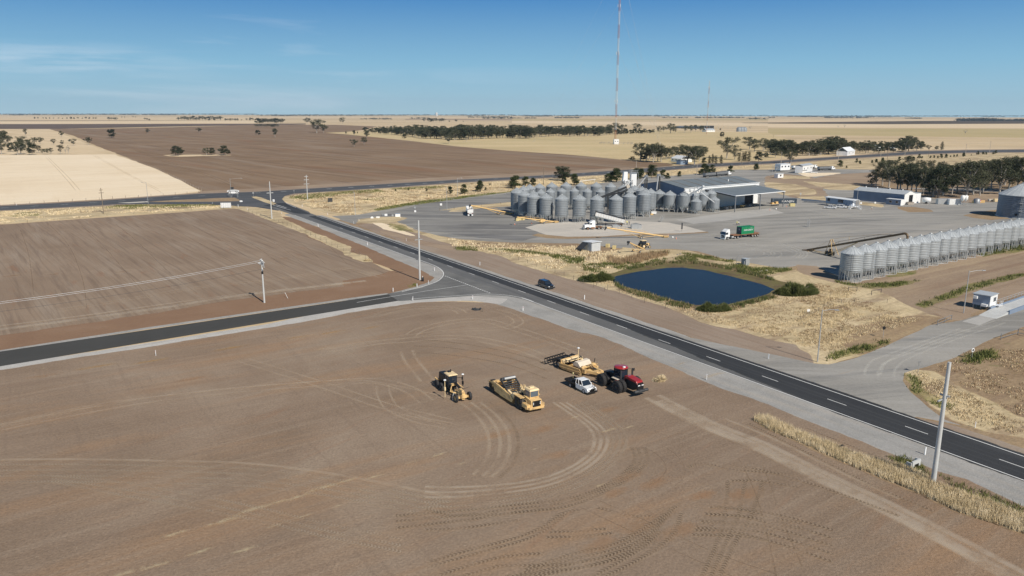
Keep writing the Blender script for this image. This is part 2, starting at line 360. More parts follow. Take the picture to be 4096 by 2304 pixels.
ground_mat('m_yard_old',[(.28,(.165,.162,.155)),(.45,(.21,.204,.193)),(.6,(.25,.243,.226)),(.75,(.30,.285,.258))],scale=.03,fine=1.8,fine_amt=.12,bump=.2,feather=True,fscale=.15,streak=[(-.2,.012,.12,.75,(.12,.12,.125),.5,.62),(.1,.014,.25,.6,(.33,.32,.30),.5,.64)])
ground_mat('m_concrete',[(.3,(.46,.43,.385)),(.5,(.52,.485,.43)),(.7,(.57,.52,.45))],scale=.06,fine=1.6,fine_amt=.07,bump=.05,rough=.85,streak=[(UANG,.02,.35,.5,(.40,.385,.36)),(VANG,.04,.6,.35,(.60,.54,.46))])
ground_mat('m_concrete_grey',[(.3,(.36,.352,.335)),(.7,(.45,.435,.405))],scale=.08,fine=1.6,fine_amt=.08,bump=.05,rough=.85,streak=[(UANG,.02,.35,.5,(.30,.295,.285))])
ground_mat('m_straw',[(.3,(.30,.23,.14)),(.42,(.50,.40,.24)),(.6,(.60,.485,.305)),(.75,(.38,.29,.18))],scale=.06,fine=1.1,fine_amt=.28,bump=.8,feather=True,fscale=.35,streak=[(UANG,.03,.2,.85,(.29,.21,.14),.48,.64),(.2,.05,.4,.5,(.58,.47,.30))],speck=(.35,.62,.4,(.22,.19,.08)))
ground_mat('m_straw_brown',[(.3,(.25,.175,.105)),(.5,(.30,.215,.135)),(.7,(.38,.28,.165))],scale=.05,fine=1.2,fine_amt=.28,bump=.7,feather=True,fscale=.35,streak=[(UANG,.02,.35,.75,(.235,.165,.115)),(UANG,.03,.5,.6,(.40,.305,.185))],speck=(.3,.64,.55,(.14,.14,.05)))
ground_mat('m_mown',[(.3,(.25,.185,.13)),(.5,(.30,.225,.16)),(.7,(.36,.275,.185))],scale=.04,fine=1.4,fine_amt=.22,bump=.5,streak=[(UANG - .02,.008,.35,.75,(.24,.165,.115),.48,.62),(UANG - .02,.01,.25,.6,(.40,.31,.21),.5,.66)])
ground_mat('m_green',[(.3,(.11,.125,.035)),(.5,(.15,.155,.05)),(.7,(.24,.215,.09))],scale=.12,fine=1.3,fine_amt=.35,bump=.8,feather=True,fscale=.22,emul=.66,streak=[(UANG,.05,.4,.4,(.34,.27,.14))])
ground_mat('m_mud',[(.3,(.10,.072,.046)),(.5,(.15,.115,.065)),(.7,(.17,.16,.06))],scale=.25,fine=1.5,fine_amt=.3,bump=.5,feather=True,fscale=.4,streak=[(.3,.1,.5,.6,(.15,.15,.045),.48,.6)])
ground_mat('m_brown_dirt',[(.3,(.27,.195,.14)),(.5,(.32,.24,.17)),(.7,(.37,.285,.205))],scale=.03,fine=1.4,fine_amt=.14,bump=.3,feather=True,fscale=.2,streak=[(.2,.02,.2,.5,(.25,.18,.125)),(-.1,.02,.25,.5,(.42,.33,.24))])
PANG = ang('A2',(150,430),(2576,620))
ground_mat('m_plough',[(.3,(.205,.138,.085)),(.5,(.24,.165,.105)),(.7,(.275,.192,.124))],scale=.012,fine=.7,fine_amt=.14,bump=.6,
  streak=[(PANG,.004,.045,.7,(.30,.235,.175),.5,.66),(PANG + .03,.006,.12,.5,(.15,.10,.066),.5,.64),(PANG,.003,.03,.6,(.24,.125,.068),.56,.7),(RANG + .5,.003,.06,.4,(.26,.20,.155),.56,.66)])
ground_mat('m_plough_flat',[(.3,(.125,.092,.075)),(.7,(.15,.112,.09))],scale=.004,fine=.2,fine_amt=.1,bump=0)
ground_mat('m_stubble',[(.3,(.74,.60,.42)),(.5,(.80,.665,.48)),(.7,(.83,.70,.52))],scale=.012,fine=.5,fine_amt=.06,bump=.1,
  streak=[(UANG,.006,.07,.35,(.66,.52,.33),.5,.7),(RANG,.01,.22,.25,(.70,.55,.36),.58,.7),(UANG,.02,.1,.35,(.86,.76,.6),.5,.7)])
ground_mat('m_stubble_tan',[(.3,(.60,.465,.29)),(.5,(.66,.52,.34)),(.7,(.70,.56,.38))],scale=.008,fine=.2,fine_amt=.08,bump=.1,streak=[(RANG + .25,.002,.03,.55,(.50,.38,.235),.5,.62),(0,.004,.04,.6,(.46,.36,.23),.58,.66)])
ground_mat('m_paddock',[(.3,(.50,.39,.215)),(.5,(.58,.455,.26)),(.7,(.47,.385,.205))],scale=.006,fine=.25,fine_amt=.12,bump=.2,streak=[(.1,.003,.035,.6,(.40,.34,.17),.52,.66),(-.1,.004,.04,.5,(.66,.53,.33),.52,.66)])
ground_mat('m_olive',[(.3,(.42,.345,.175)),(.7,(.50,.395,.215))],scale=.004,fine=.15,fine_amt=.06,bump=0,feather=True,fscale=.02,streak=[(.0,.001,.02,.5,(.56,.44,.26))])
ground_mat('m_band_pale',[(.3,(.66,.52,.34)),(.7,(.72,.58,.40))],scale=.003,fine=.1,fine_amt=.05,bump=0)
ground_mat('m_band_dark',[(.3,(.085,.065,.045)),(.7,(.11,.085,.06))],scale=.003,fine=.1,fine_amt=.08,bump=0)
ground_mat('m_band_brown',[(.3,(.32,.235,.16)),(.7,(.38,.28,.19))],scale=.003,fine=.1,fine_amt=.05,bump=0)
ground_mat('m_line',[(.3,(.68,.68,.66)),(.7,(.78,.78,.76))],scale=.5,fine=6.,fine_amt=.1,bump=0,rough=.6)
# tyre marks
def track_mat(name,col,amt,chev=0,dark=None):
 m,t,b = base_mat(name)
 uv = N(t,'ShaderNodeUVMap'); sp = N(t,'ShaderNodeSeparateXYZ'); lnk(t,uv.outputs[0],sp.inputs[0])
 ab = N(t,'ShaderNodeMath',operation='ABSOLUTE'); lnk(t,sp.outputs[1],ab.inputs[0])
 ed = N(t,'ShaderNodeMapRange'); ed.inputs['From Min'].default_value = 1; ed.inputs['From Max'].default_value = .35; lnk(t,ab.outputs[0],ed.inputs['Value'])
 ge = N(t,'ShaderNodeNewGeometry'); n = N(t,'ShaderNodeTexNoise',Scale=.22,Detail=7.,Roughness=.7); lnk(t,ge.outputs['Position'],n.inputs['Vector'])
 mr = N(t,'ShaderNodeMapRange'); mr.inputs['From Min'].default_value = .33; mr.inputs['From Max'].default_value = .56; mr.inputs['To Max'].default_value = amt; lnk(t,n.outputs['Fac'],mr.inputs['Value'])
 al = N(t,'ShaderNodeMath',operation='MULTIPLY'); lnk(t,ed.outputs[0],al.inputs[0]); lnk(t,mr.outputs[0],al.inputs[1])
 if chev:
  k = N(t,'ShaderNodeMath',operation='MULTIPLY_ADD'); lnk(t,ab.outputs[0],k.inputs[0]); k.inputs[1].default_value = .30; lnk(t,sp.outputs[0],k.inputs[2])
  s = N(t,'ShaderNodeMath',operation='MULTIPLY'); lnk(t,k.outputs[0],s.inputs[0]); s.inputs[1].default_value = 2 * pi / chev
  si = N(t,'ShaderNodeMath',operation='SINE'); lnk(t,s.outputs[0],si.inputs[0])
  rr = N(t,'ShaderNodeMapRange'); rr.inputs['From Min'].default_value = -.4; rr.inputs['From Max'].default_value = .6; lnk(t,si.outputs[0],rr.inputs['Value'])
  mx = N(t,'ShaderNodeMix',data_type='RGBA'); lnk(t,rr.outputs[0],mx.inputs['Factor']); mx.inputs['A'].default_value = c4(dark); mx.inputs['B'].default_value = c4(col); lnk(t,mx.outputs['Result'],b.inputs['Base Color'])
  bp = N(t,'ShaderNodeBump',Strength=.3,Distance=.04); lnk(t,rr.outputs[0],bp.inputs['Height']); lnk(t,bp.outputs[0],b.inputs['Normal'])
 else: b.inputs['Base Color'].default_value = c4(col)
 lnk(t,al.outputs[0],b.inputs['Alpha']); b.inputs['Roughness'].default_value = .95; b.inputs['Specular IOR Level'].default_value = .1
track_mat('m_track',(.35,.285,.22),.6)
track_mat('m_track_pale',(.38,.32,.255),.7)
track_mat('m_track_dark',(.15,.108,.075),.45)
track_mat('m_tread',(.30,.232,.17),.7,.44,(.09,.064,.046))
track_mat('m_tread_pale',(.39,.33,.26),.5,.4,(.17,.13,.098))
track_mat('m_yard_track',(.44,.425,.40),.35)
# pond water
m,t,b = base_mat('m_water'); b.inputs['Base Color'].default_value = (.012,.016,.02,1); b.inputs['Roughness'].default_value = .24; b.inputs['Specular IOR Level'].default_value = .085
ge = N(t,'ShaderNodeNewGeometry'); n = N(t,'ShaderNodeTexNoise',Scale=1.4,Detail=4.); lnk(t,ge.outputs['Position'],n.inputs['Vector'])
bp = N(t,'ShaderNodeBump',Strength=.5,Distance=.08); lnk(t,n.outputs['Fac'],bp.inputs['Height']); lnk(t,bp.outputs[0],b.inputs['Normal'])
# ---------------------------------------------------------------- the plain: one sheet to the horizon
n_ = 160
ring = [(14000 * cos(2 * pi * i / n_),14000 * sin(2 * pi * i / n_)) for i in range(n_)]
ngon_mesh('ground',ring,0,'m_plain',step=9999)
K = [0.02]
def sheet(name,pts,mat,dz=.0015,**kw):
 K[0] += dz; return ngon_mesh(name,pts,K[0],mat,**kw)
# far fields (bands near the horizon)
for r,q,m in [('A1',[(0,215),(2576,208),(2576,236),(0,241)],'m_band_pale'),
    ('A1',[(0,204),(1400,206),(2200,207),(1400,211),(0,213)],'m_band_brown'),
    ('A1',[(0,160),(1100,172),(2576,172),(2576,200),(0,202)],'m_stubble_tan'),
    ('A2',[(0,168),(2576,172),(2576,186),(0,182)],'m_stubble_tan'),
    ('A2',[(1500,190),(2576,190),(2576,205),(1500,200)],'m_band_brown'),
    ('A3',[(0,192),(2576,192),(2576,204),(0,206)],'m_olive'),
    ('A3',[(0,210),(2576,234),(2576,262),(0,232)],'m_band_pale'),
    ('A3',[(2300,229),(2576,227),(2576,234),(2340,233)],'m_band_dark'),
    ('A4',[(0,196),(2576,188),(2576,209),(0,224)],'m_stubble_tan'),
    ('A4',[(0,227),(700,220),(1500,211),(2700,208),(2700,237),(1200,243),(0,236)],'m_band_dark'),
    ('A4',[(0,240),(1200,246),(2700,240),(2700,285),(0,272)],'m_band_pale'),
    ('A4',[(0,285),(2700,290),(2700,380),(0,350)],'m_olive')]:
 sheet('field',P(r,q),m,step=200)
sheet('field',P('A1',[(-300,243),(2576,239)]) + P('A2',[(500,236),(500,246),(0,252)]) + P('A1',[(1500,272),(600,291),(-300,292)]),'m_plough_flat',step=100)
sheet('paddock',P('A2',[(700,330),(760,322),(1200,320)]) + P('A3',[(0,330),(1300,300),(2576,330)]) + P('A4',[(500,500),(0,610)]) + P('A3',[(2576,610),(1900,650),(1200,690)]) + P('A3',[(0,560)]) + P('A2',[(1400,420)]),'m_paddock',step=40)
sheet('field',P('A1',[(-300,292),(500,292),(1160,550),(-300,563)]),'m_stubble_tan',step=60,jit=.5)
sheet('field',P('A1',[(-600,562),(1160,548),(1560,690),(1820,810),(2030,920),(1600,968),(0,1058),(-500,1085)]),'m_stubble',step=20,jit=1.)
sheet('field',P('A1',[(495,292),(740,360),(920,440),(1190,548),(1560,690),(1820,810),(2035,918)]) + P('A2',[(0,905),(1000,848),(2000,790),(2576,758)]) + P('A3',[(600,725),(1180,690),(1560,668),(1640,655),(1560,636),(1100,600),(800,570),(500,545),(0,513)])
 + P('A2',[(2000,465),(1450,400),(900,345),(700,330),(900,322),(1100,300),(1210,266),(800,250),(0,246)]) + P('A1',[(2200,262),(1200,285)]),'m_plough',step=20,jit=1.2)
sheet('field',P('A1',[(1640,556),(1720,551),(2280,549),(2340,556),(2100,562),(1800,572),(1700,566)]),'m_stubble_tan',step=6,jit=.6)
sheet('dirt_strip',P('A1',[(2035,918)]) + P('A2',[(0,893),(1000,830),(2000,773),(2576,745)]) + P('A3',[(600,712),(1180,680),(1180,706),(600,742)]) + P('A2',[(2576,770),(2000,800),(1000,858),(0,918)]) + P('A1',[(2000,938)]),'m_brown_dirt',jit=.8,feather=2)
# verges along the highway
def sheet(name,pts,mat,dz=.0004,**kw):
 K[0] += dz; return ngon_mesh(name,pts,K[0],mat,**kw)
sheet('paddock',[(DR * -300 + NR * 105)[:],(DR * 220 + NR * 105)[:],(900,-150),(900,900),(560,885),(240,685)],'m_straw_brown',step=60)
sheet('verge',P('A1',[(-200,1115),(1000,1062),(1200,1050),(2300,1052),(2576,1095)]) + P('A2',[(120,1110),(250,1150),(0,1130)]) + P('A1',[(2400,1085),(2000,1110),(1000,1175),(-200,1262)]),'m_straw',jit=.9,step=3,feather=1.5)
sheet('verge',P('A2',[(255,1000),(330,955),(540,930),(1300,885),(2000,833),(2576,800)]) + P('A3',[(600,770),(1200,735),(1900,678),(2576,642)]) + P('A4',[(1000,577),(1500,546),(2000,530),(2700,527),(2700,640),(1800,690),(1080,700),(500,690),(0,700)])
 + P('A3',[(2220,700),(1900,740),(1300,785),(800,850),(0,905)]) + P('A2',[(2200,955),(1700,1010),(1180,1108),(1170,1140),(1000,1167),(860,1160),(700,1130),(520,1070),(360,1030)]),'m_straw',jit=.9,step=4,feather=1.5)
# ------------- left dirt field, foreground dirt
def RD0(s,t): p = DR * s + NR * t; return (p.x,p.y)
sheet('verge',[RD0(-62,103),RD0(140,103),RD0(140,118),RD0(-40,112)],'m_verge',step=3)
sheet('dirt_field',P('C1',[(-400,190),(0,182),(600,140),(1200,100),(1720,62),(1850,85),(2010,150),(2250,245),(2574,408)]) + P('C2',[(430,440),(600,520),(760,580),(700,650),(590,690),(0,772)]) + P('C1',[(1100,943),(0,1116),(-400,1180)]),'m_dirt_left',jit=.5,step=3)
sheet('dirt_field',P('C1',[(-400,1290),(0,1228),(1100,1060),(2000,920)]) + P('C2',[(0,880),(300,840),(750,770),(1100,765),(1400,775)]) + [RD0(-160,97.5),RD0(140,97.5)] + [UV(60,-180),UV(-140,-120),UV(-330,60)],'m_dirt',jit=.3,step=3)
sheet('red_dirt',P('C1',[(2090,125),(2200,150),(2350,215),(2574,300)]) + P('C2',[(200,235),(560,385),(700,445),(850,520),(945,560),(900,600),(760,640),(600,680),(530,700),(0,765)]) + P('C1',[(2000,800),(1100,935),(0,1105),(-300,1150),(-300,1060),(0,1010),(1000,865),(1900,720),(2574,640)]) + P('C2',[(200,590),(420,560),(640,500),(560,470),(380,400),(100,290)]) + P('C1',[(2300,270),(2150,180)]),'m_red',jit=.7,step=2.5,feather=2.2)
sheet('verge',P('C1',[(1720,50),(1900,60),(2050,110),(2100,150),(2300,240),(2574,350)]) + P('C2',[(200,340),(340,375),(400,425),(330,425),(150,350)]) + P('C1',[(2574,400),(2250,250),(2010,160),(1850,95)]),'m_straw',jit=.6,step=2,feather=.8)
# dirt verge on the far side of the main road, from the yard entrance to the lower right
sheet('verge',P('C2',[(480,80),(700,130),(1000,240),(1300,320),(1480,360),(1800,480),(2130,570),(2400,650),(2576,700)]) + P('C3',[(400,500),(900,660),(1200,790),(1500,850),(1900,960),(2200,1050),(2420,1080),(2200,1180),(1700,1160),(1000,880),(0,590)]) + P('C2',[(2200,800),(1400,490),(900,330),(300,110)]),'m_verge',jit=.6,step=3,feather=1.6)
# ------------- the yard
yard = P('A2',[(760,1168),(1000,1160),(1180,1130),(1330,1095),(1700,1015),(2200,960),(2576,925)]) + P('A3',[(0,905),(800,850),(1300,785),(1900,742),(2220,702)]) + P('A4',[(0,702),(500,692),(1080,702),(1100,740),(1080,880),(2576,900),(2700,1100),(2700,1210)]) + P('B3',[(2576,835),(1600,1078),(600,1292),(430,1250),(260,1180),(150,1110),(0,1095)]) + P('B2',[(2300,1380),(2000,1320),(1500,1235),(1250,1150),(900,1122),(560,1128),(200,1110),(0,1080)]) + P('B1',[(2180,1140),(1850,1065),(1500,1068),(800,1050),(400,1035),(0,985)]) + P('A2',[(2000,1400),(1640,1325),(1400,1230),(1500,1190),(1450,1172),(1250,1185),(1040,1215),(1000,1250)]) + P('A2',[(900,1225)])
sheet('gravel_yard',yard,'m_yard',jit=.7,step=4)
sheet('gravel_yard',P('A2',[(1330,1150),(1800,1040),(2576,950)]) + P('B1',[(900,340),(900,480),(1500,760),(1100,830),(1230,960),(1000,1010),(300,940)]) + P('A2',[(1700,1290),(1450,1210)]),'m_yard_old',jit=1.2,step=4,feather=5)
sheet('dirt_patch',P('A4',[(450,800),(700,750),(1080,730),(1080,870),(800,850),(500,820)]) + P('A4',[(300,815)]),'m_brown_dirt',jit=1.2,step=4,feather=3)
sheet('dirt_patch',P('A4',[(0,770),(150,745),(400,770),(480,800),(1080,870),(1300,890),(2576,940),(2380,1020),(1900,1030),(1560,960),(900,880),(820,900),(520,890),(560,960),(300,985),(200,960),(300,930),(200,830),(0,850)]),'m_brown_dirt',jit=1.2,step=4,feather=3)
sheet('grass_patch',P('A4',[(0,830),(250,850),(440,900),(450,950),(200,960),(0,900)]),'m_straw',jit=1.2,step=4,feather=3)
sheet('grass_patch',P('A4',[(380,820),(900,860),(840,905),(620,900)]),'m_straw',jit=1.2,step=4,feather=3)
sheet('grass_patch',P('A4',[(170,760),(380,770),(420,790),(160,795)]),'m_straw',jit=1.2,step=4,feather=2)
sheet('sand',P('A4',[(340,740),(700,735),(560,755),(420,770)]),'m_stubble',jit=1.2,step=4,feather=3)
sheet('grass_patch',P('A4',[(300,975),(560,970),(580,1025),(400,1010)]),'m_straw',jit=.5,step=3,feather=1)
sheet('grass_patch',P('B3',[(690,365),(940,400),(930,430),(800,410),(700,400)]),'m_straw',jit=.5,step=3,feather=1)
sheet('grass_patch',P('B3',[(1130,425),(1300,425),(1480,455),(1520,480),(1250,485),(1150,450)]),'m_straw_brown',jit=.6,step=3,feather=1)
sheet('grass_patch',P('B3',[(1900,525),(2060,490),(2340,450),(2400,555),(2200,575),(1990,550)]),'m_straw_brown',jit=.6,step=3,feather=1)
sheet('grass_patch',P('A2',[(1850,1110),(2200,1062),(2576,1030),(2576,1060),(2150,1100),(1900,1118)]) + P('B1',[(350,590),(0,605),(60,575)]),'m_straw',jit=.6,step=3,feather=1)
sheet('grass_patch',P('A3',[(0,395),(0,395)])[:0] + P('B1',[(500,505),(900,465),(900,520),(620,540)]),'m_straw',jit=.6,step=3,feather=1)
# concrete aprons
sheet('concrete_slab',P('B1',[(1090,835),(1300,780),(2536,700)]) + P('B2',[(120,745),(450,770),(860,790),(1120,845),(1350,908),(1000,925),(560,935),(120,965)]) + P('B1',[(2536,960),(2100,965),(1700,970),(1400,940)]),'m_concrete',step=20)
sheet('concrete_slab',P('B2',[(950,755),(1660,655),(2150,610),(2320,670),(1550,770),(1180,805)]),'m_concrete_grey',step=20)
sheet('dirt_patch',P('B1',[(1200,950),(1280,925),(1400,945),(1700,972),(2200,965),(2536,945)]) + P('B2',[(560,935),(1000,928),(1350,905),(1360,918),(900,940),(560,950),(0,972)]) + P('B1',[(2200,985),(1700,998),(1400,990)]),'m_straw_brown',jit=.35,step=2,feather=.5)
sheet('concrete_slab',P('B3',[(30,930),(70,915),(180,938),(110,948)]),'m_concrete',step=20)
sheet('concrete_slab',[UV(190,106),UV(203,102),(180,262),(175,252)][:0] + [Vector((90.1,198.7)) + Vector((-3.5,-1)),Vector((90.1,198.7)) + Vector((-.3,-4)),Vector((197,271)),Vector((190,284)),Vector((84,208))],'m_concrete_grey',step=20,jit=.1)
# island between entrance and road
sheet('grass_patch',P('A2',[(1020,1235),(1060,1205),(1250,1180),(1450,1175),(1500,1190),(1400,1225),(1640,1330),(2000,1405),(2576,1440)]) + P('B1',[(400,1060),(800,1085),(1850,1100),(2000,1200),(2180,1200),(2536,1150)]) + P('B2',[(300,1110),(560,1140),(900,1130),(1100,1150),(1400,1230),(1700,1285),(2100,1345),(2400,1400)]) + P('B3',[(150,1120),(300,1210),(430,1265),(600,1310),(800,1290),(1200,1400)])
 + P('C4',[(1200,480),(1400,650),(1500,750),(1700,800),(1300,900),(1000,1050),(650,1210),(330,1310),(180,1300),(100,1150),(0,1080)]) + P('C3',[(1900,960),(1500,850),(1200,790),(900,655),(400,500),(0,390)]) + P('C2',[(2100,565),(1800,480),(1480,360),(1300,325),(1000,245),(700,140),(560,100)]),'m_straw',jit=.8,step=2.5,feather=1.4)
sheet('dirt_patch',P('B1',[(200,1060),(800,1060),(1800,1075),(1850,1110),(1200,1130),(500,1100)]),'m_straw_brown',jit=.6,step=3,feather=2)
sheet('dirt_patch',P('C2',[(480,160),(640,200),(900,270),(1080,290),(1080,320),(800,260),(560,190)]),'m_brown_dirt',jit=.6,step=3,feather=2)
sheet('grain_spill',P('A2',[(1185,1240),(1260,1240),(1400,1285),(1600,1370),(1560,1365),(1300,1300)]),'m_stubble',jit=.3,step=2,feather=.5)
sheet('dirt_patch',P('B3',[(150,1115),(430,1255),(600,1300),(700,1340),(400,1290),(200,1230),(0,1160),(0,1100)]),'m_brown_dirt',jit=.6,step=3,feather=2)
# mown ground right of the silo row
sheet('mown_ground',P('B3',[(560,1300),(620,1292),(1600,1080),(2576,842),(2800,780)]) + P('C4',[(2800,330),(2576,420),(2200,560),(1900,760),(1750,800),(1480,740),(1200,620),(900,470),(560,390)]),'m_mown',jit=.5,step=3)
sheet('mown_ground',P('C4',[(1600,790),(1650,850),(1300,900),(1000,1050),(700,1180),(600,1100),(700,950),(1000,850),(1300,800)]),'m_straw_brown',jit=.8,step=3,feather=3)
sheet('path',P('C4',[(1560,700),(1800,640),(2100,540),(2576,400),(2700,370),(2700,460),(2400,520),(2100,640),(1900,730),(1880,800),(1780,800)]),'m_brown_dirt',jit=.6,step=3,feather=2)
# right-hand paddock below the entrance road
sheet('grass_patch',P('C5',[(2160,0),(1900,90),(1640,170),(1530,210),(1530,270),(1600,380),(1740,490),(1900,600),(2050,660),(2300,740),(2575,840),(2800,900)]) + P('C4',[(2900,1300),(2800,700),(2576,780)]) + P('C4',[(2300,990)]),'m_straw_brown',jit=.7,step=2.5,feather=1)
sheet('grass_patch',P('C5',[(1640,190),(1760,200),(1900,290),(2060,360),(2250,460),(2420,560),(2575,620),(2575,740),(2300,690),(2000,600),(1850,480),(1700,350)]),'m_straw',jit=.7,step=2,feather=2)
# green growth
for r,q in [('A1',[(1070,1065),(1500,1050),(2200,1052),(2190,1070),(1300,1100),(1060,1090)]),('A1',[(70,1165),(250,1130),(420,1140),(380,1165),(120,1175)]),('A2',[(310,985),(500,955),(800,920),(1250,900),(1280,935),(900,950),(500,1010),(400,1000)]),('A2',[(1340,890),(1700,870),(1900,865),(1850,890),(1500,905)]),
   ('A2',[(1180,1105),(1300,1075),(1700,1010),(2200,955),(2576,915),(2576,925),(2200,975),(1800,1030),(1500,1070),(1230,1115)]),('A2',[(1050,1000),(1300,985),(1280,1010),(1080,1015)]),('A2',[(1340,1240),(1500,1270),(1590,1330),(1450,1320),(1350,1280)]),
   ('B1',[(60,1120),(380,1120),(400,1170),(100,1165)]),('B1',[(400,1140),(1000,1160),(1500,1220),(1900,1260),(1950,1370),(1700,1350),(1400,1240),(700,1180)]),('B2',[(640,1160),(860,1150),(840,1200),(700,1190)]),('B2',[(1040,1175),(1400,1220),(1680,1270),(1640,1290),(1300,1250)]),
   ('B2',[(1700,1340),(2000,1350),(2400,1360),(2450,1390),(2100,1440),(1800,1430)]),('B3',[(390,1270),(600,1310),(800,1300),(1100,1290),(1400,1270),(1100,1350),(800,1365),(500,1320)]),('B3',[(1000,1230),(1150,1170),(1350,1150),(1340,1190),(1150,1220)]),('B3',[(2050,960),(2300,900),(2576,850),(2576,930),(2300,970),(2100,1000)]),
   ('C4',[(1350,640),(1600,530),(2000,390),(2400,300),(2576,270),(2576,300),(2300,370),(1900,500),(1600,600),(1430,670)]),('C4',[(560,1150),(800,1080),(1000,1040),(1010,1090),(800,1160),(400,1260),(330,1210)]),('C5',[(1610,220),(1650,240),(1700,340),(1850,420),(2000,520),(1850,500),(1640,380),(1600,290)]),
   ('C5',[(2020,60),(2300,0),(2350,60),(2100,110)]),('C5',[(1430,930),(1560,930),(1700,1010),(1640,1040),(1480,980)]),('C5',[(2050,1230),(2300,1280),(2575,1380),(2575,1440),(2300,1350)]),('C2',[(720,628),(790,622),(800,640),(740,645)])]:
 sheet('weeds',P(r,q),'m_green',jit=.8,step=2,feather=1.5)
# pond
sheet('pond_bank',P('C3',[(330,365),(480,300),(700,262),(900,232),(1150,242),(1400,285),(1700,355),(1950,425),(1910,500),(1800,560),(1500,640),(1300,680),(1100,655),(850,580),(600,512),(400,450)]),'m_mud',jit=.6,step=1.5,feather=1.2)
sheet('water',P('C3',[(340,380),(400,362),(600,320),(850,285),(1000,282),(1200,305),(1400,350),(1600,400),(1750,440),(1870,488),(1800,530),(1640,575),(1430,625),(1280,635),(1130,635),(1000,605),(800,555),(600,498),(450,455),(350,420)]),'m_water',jit=.3,step=1.2)
# ------------- roads
for side in (1,):
 sheet('gravel_shoulder',P('A1',[(-300,1075),(1000,1006),(2000,936),(2576,915)]) + P('A2',[(1000,855),(2000,796),(2576,770)]) + P('A3',[(600,735),(1200,694),(1900,642),(2576,612)]) + P('A4',[(1000,546),(1500,510),(2000,500),(2700,492),(2700,530),(2000,536),(1500,553),(1000,583),(0,648)]) + P('A3',[(1900,683),(1200,742),(600,776),(0,808)]) + P('A2',[(2000,840),(1300,890),(540,936),(330,960)]) + P('A1',[(2400,1000),(1000,1070),(-300,1132)]),'m_verge',jit=.5,step=6,feather=1)
hw = P('A1',[(-300,1083),(0,1070),(1000,1016),(2000,945),(2576,925)]) + P('A2',[(1000,865),(2000,805),(2576,778)]) + P('A3',[(600,742),(1200,700),(1900,648),(2576,619)]) + P('A4',[(1000,553),(1500,517),(2000,507),(2700,499),(2700,524),(2000,529),(1500,545),(1000,574),(0,640)]) + P('A3',[(1900,676),(1200,735),(600,769),(0,800)]) + P('A2',[(2000,833),(1300,884),(700,922)]) + P('A2',[(380,943),(290,968),(262,998),(290,1028),(400,1085)]) + P('A2',[(220,1115),(0,1080)]) + P('A1',[(2100,1052),(1180,1050),(1000,1062),(0,1112),(-300,1128)])
sheet('road',hw,'m_highway',step=10)
def RD(s,t): p = DR * s + NR * t; return (p.x,p.y)
T1,T2 = 104.8,97.65 # edge lines of the main road, metres across
sheet('gravel_shoulder',[RD(-331,T2 + .5),RD(-150,T2),RD(130,T2),RD(130,T2 - 6)] + P('C5',[(2750,1400),(2400,1260),(2100,1100),(1850,1030),(1640,950),(1400,880),(1200,790),(900,670),(600,555),(250,410),(0,330)]) + P('C3',[(600,1070),(300,940),(0,860)]) + P('C2',[(2250,1040),(2000,960),(1700,850),(1480,785),(1300,760),(1000,750),(700,765),(560,745),(590,695),(790,645),(900,605),(958,560),(850,500),(700,440),(560,380),(400,310),(200,230),(0,150)]) + P('C1',[(2350,200),(2100,110)]),'m_gravel',jit=.35,step=1.5,feather=.9)
sheet('gravel_shoulder',[RD(-318,T1 + 2.4),RD(-245,T1 + 1.8),RD(-60,T1 + 2.6),RD(-60,T1 - .5),RD(-320,T1 - .5)],'m_gravel',jit=.35,step=2,feather=.9)
sheet('gravel_shoulder',P('C1',[(-400,1290),(0,1225),(1100,1057),(2000,915)]) + P('C2',[(0,862),(635,757),(760,742),(1300,725),(1560,745),(1500,785),(1250,755),(1000,760),(760,775),(500,815),(200,860),(60,890)]) + P('C1',[(2200,900),(1100,1075),(0,1248),(-400,1316)]),'m_gravel_white',jit=.35,step=1.5,feather=.8)
sheet('gravel_shoulder',P('C1',[(-400,1176),(0,1110),(1100,938),(2574,724)]) + P('C2',[(530,697),(560,702)]) + P('C1',[(2574,735),(1100,950),(0,1122),(-400,1186)]),'m_gravel',jit=.1,step=3,feather=.3)
# entrance road lower right
sheet('road',[RD(-118,T1),RD(-107,T1 + 1.5)] + P('C4',[(180,1310),(330,1320),(660,1240),(1000,1100),(1300,960),(1500,870),(1870,810),(2210,700),(2576,560),(2800,480),(2800,800),(2576,880),(2250,1010),(2000,1130),(1740,1260),(1450,1345)]) + P('C5',[(1530,200),(1530,270),(1600,370),(1740,490),(1900,605),(2040,655)]) + [RD(-56,T1 + 1),RD(-56,T1)],'m_yard',jit=.2,step=2)
sheet('concrete_slab',P('C4',[(1865,825),(2060,870),(2360,745),(2230,705)]),'m_concrete_grey',step=9)
sheet('road',[UV(u,v) for u,v in [(-190,163.7),(5,163.7)]] + P('C2',[(560,702),(635,760)]) + [UV(-2,153.6),UV(-190,153.6)],'m_asph_new',step=9)
sheet('road',P('C2',[(535,700),(660,679),(830,647),(950,600),(1000,560),(1018,515),(985,480)]) + [RD(-196,T2 + .3),RD(-145,T2 + .3)] + P('C2',[(1850,800),(1700,745),(1560,720),(1420,712),(1270,716),(750,756),(635,764)]),'m_junction',step=3)
mr_ = [RD(-334,T1 + 2),RD(-328,T1 + .8),RD(-300,T1 + .6),RD(130,T1 + .6),RD(130,T2 - .2),RD(-322,T2 - .2),RD(-328,T2 - .3)] + P('A2',[(150,1085),(180,1050),(300,1035)])
sheet('road',mr_,'m_asph',step=4)
sheet('road',[RD(-318,T1 + .5),RD(-60,T1 + .5),RD(-60,T1 - 2.6),RD(-318,T1 - 2.8)],'m_asph_dark',step=4,feather=.9)
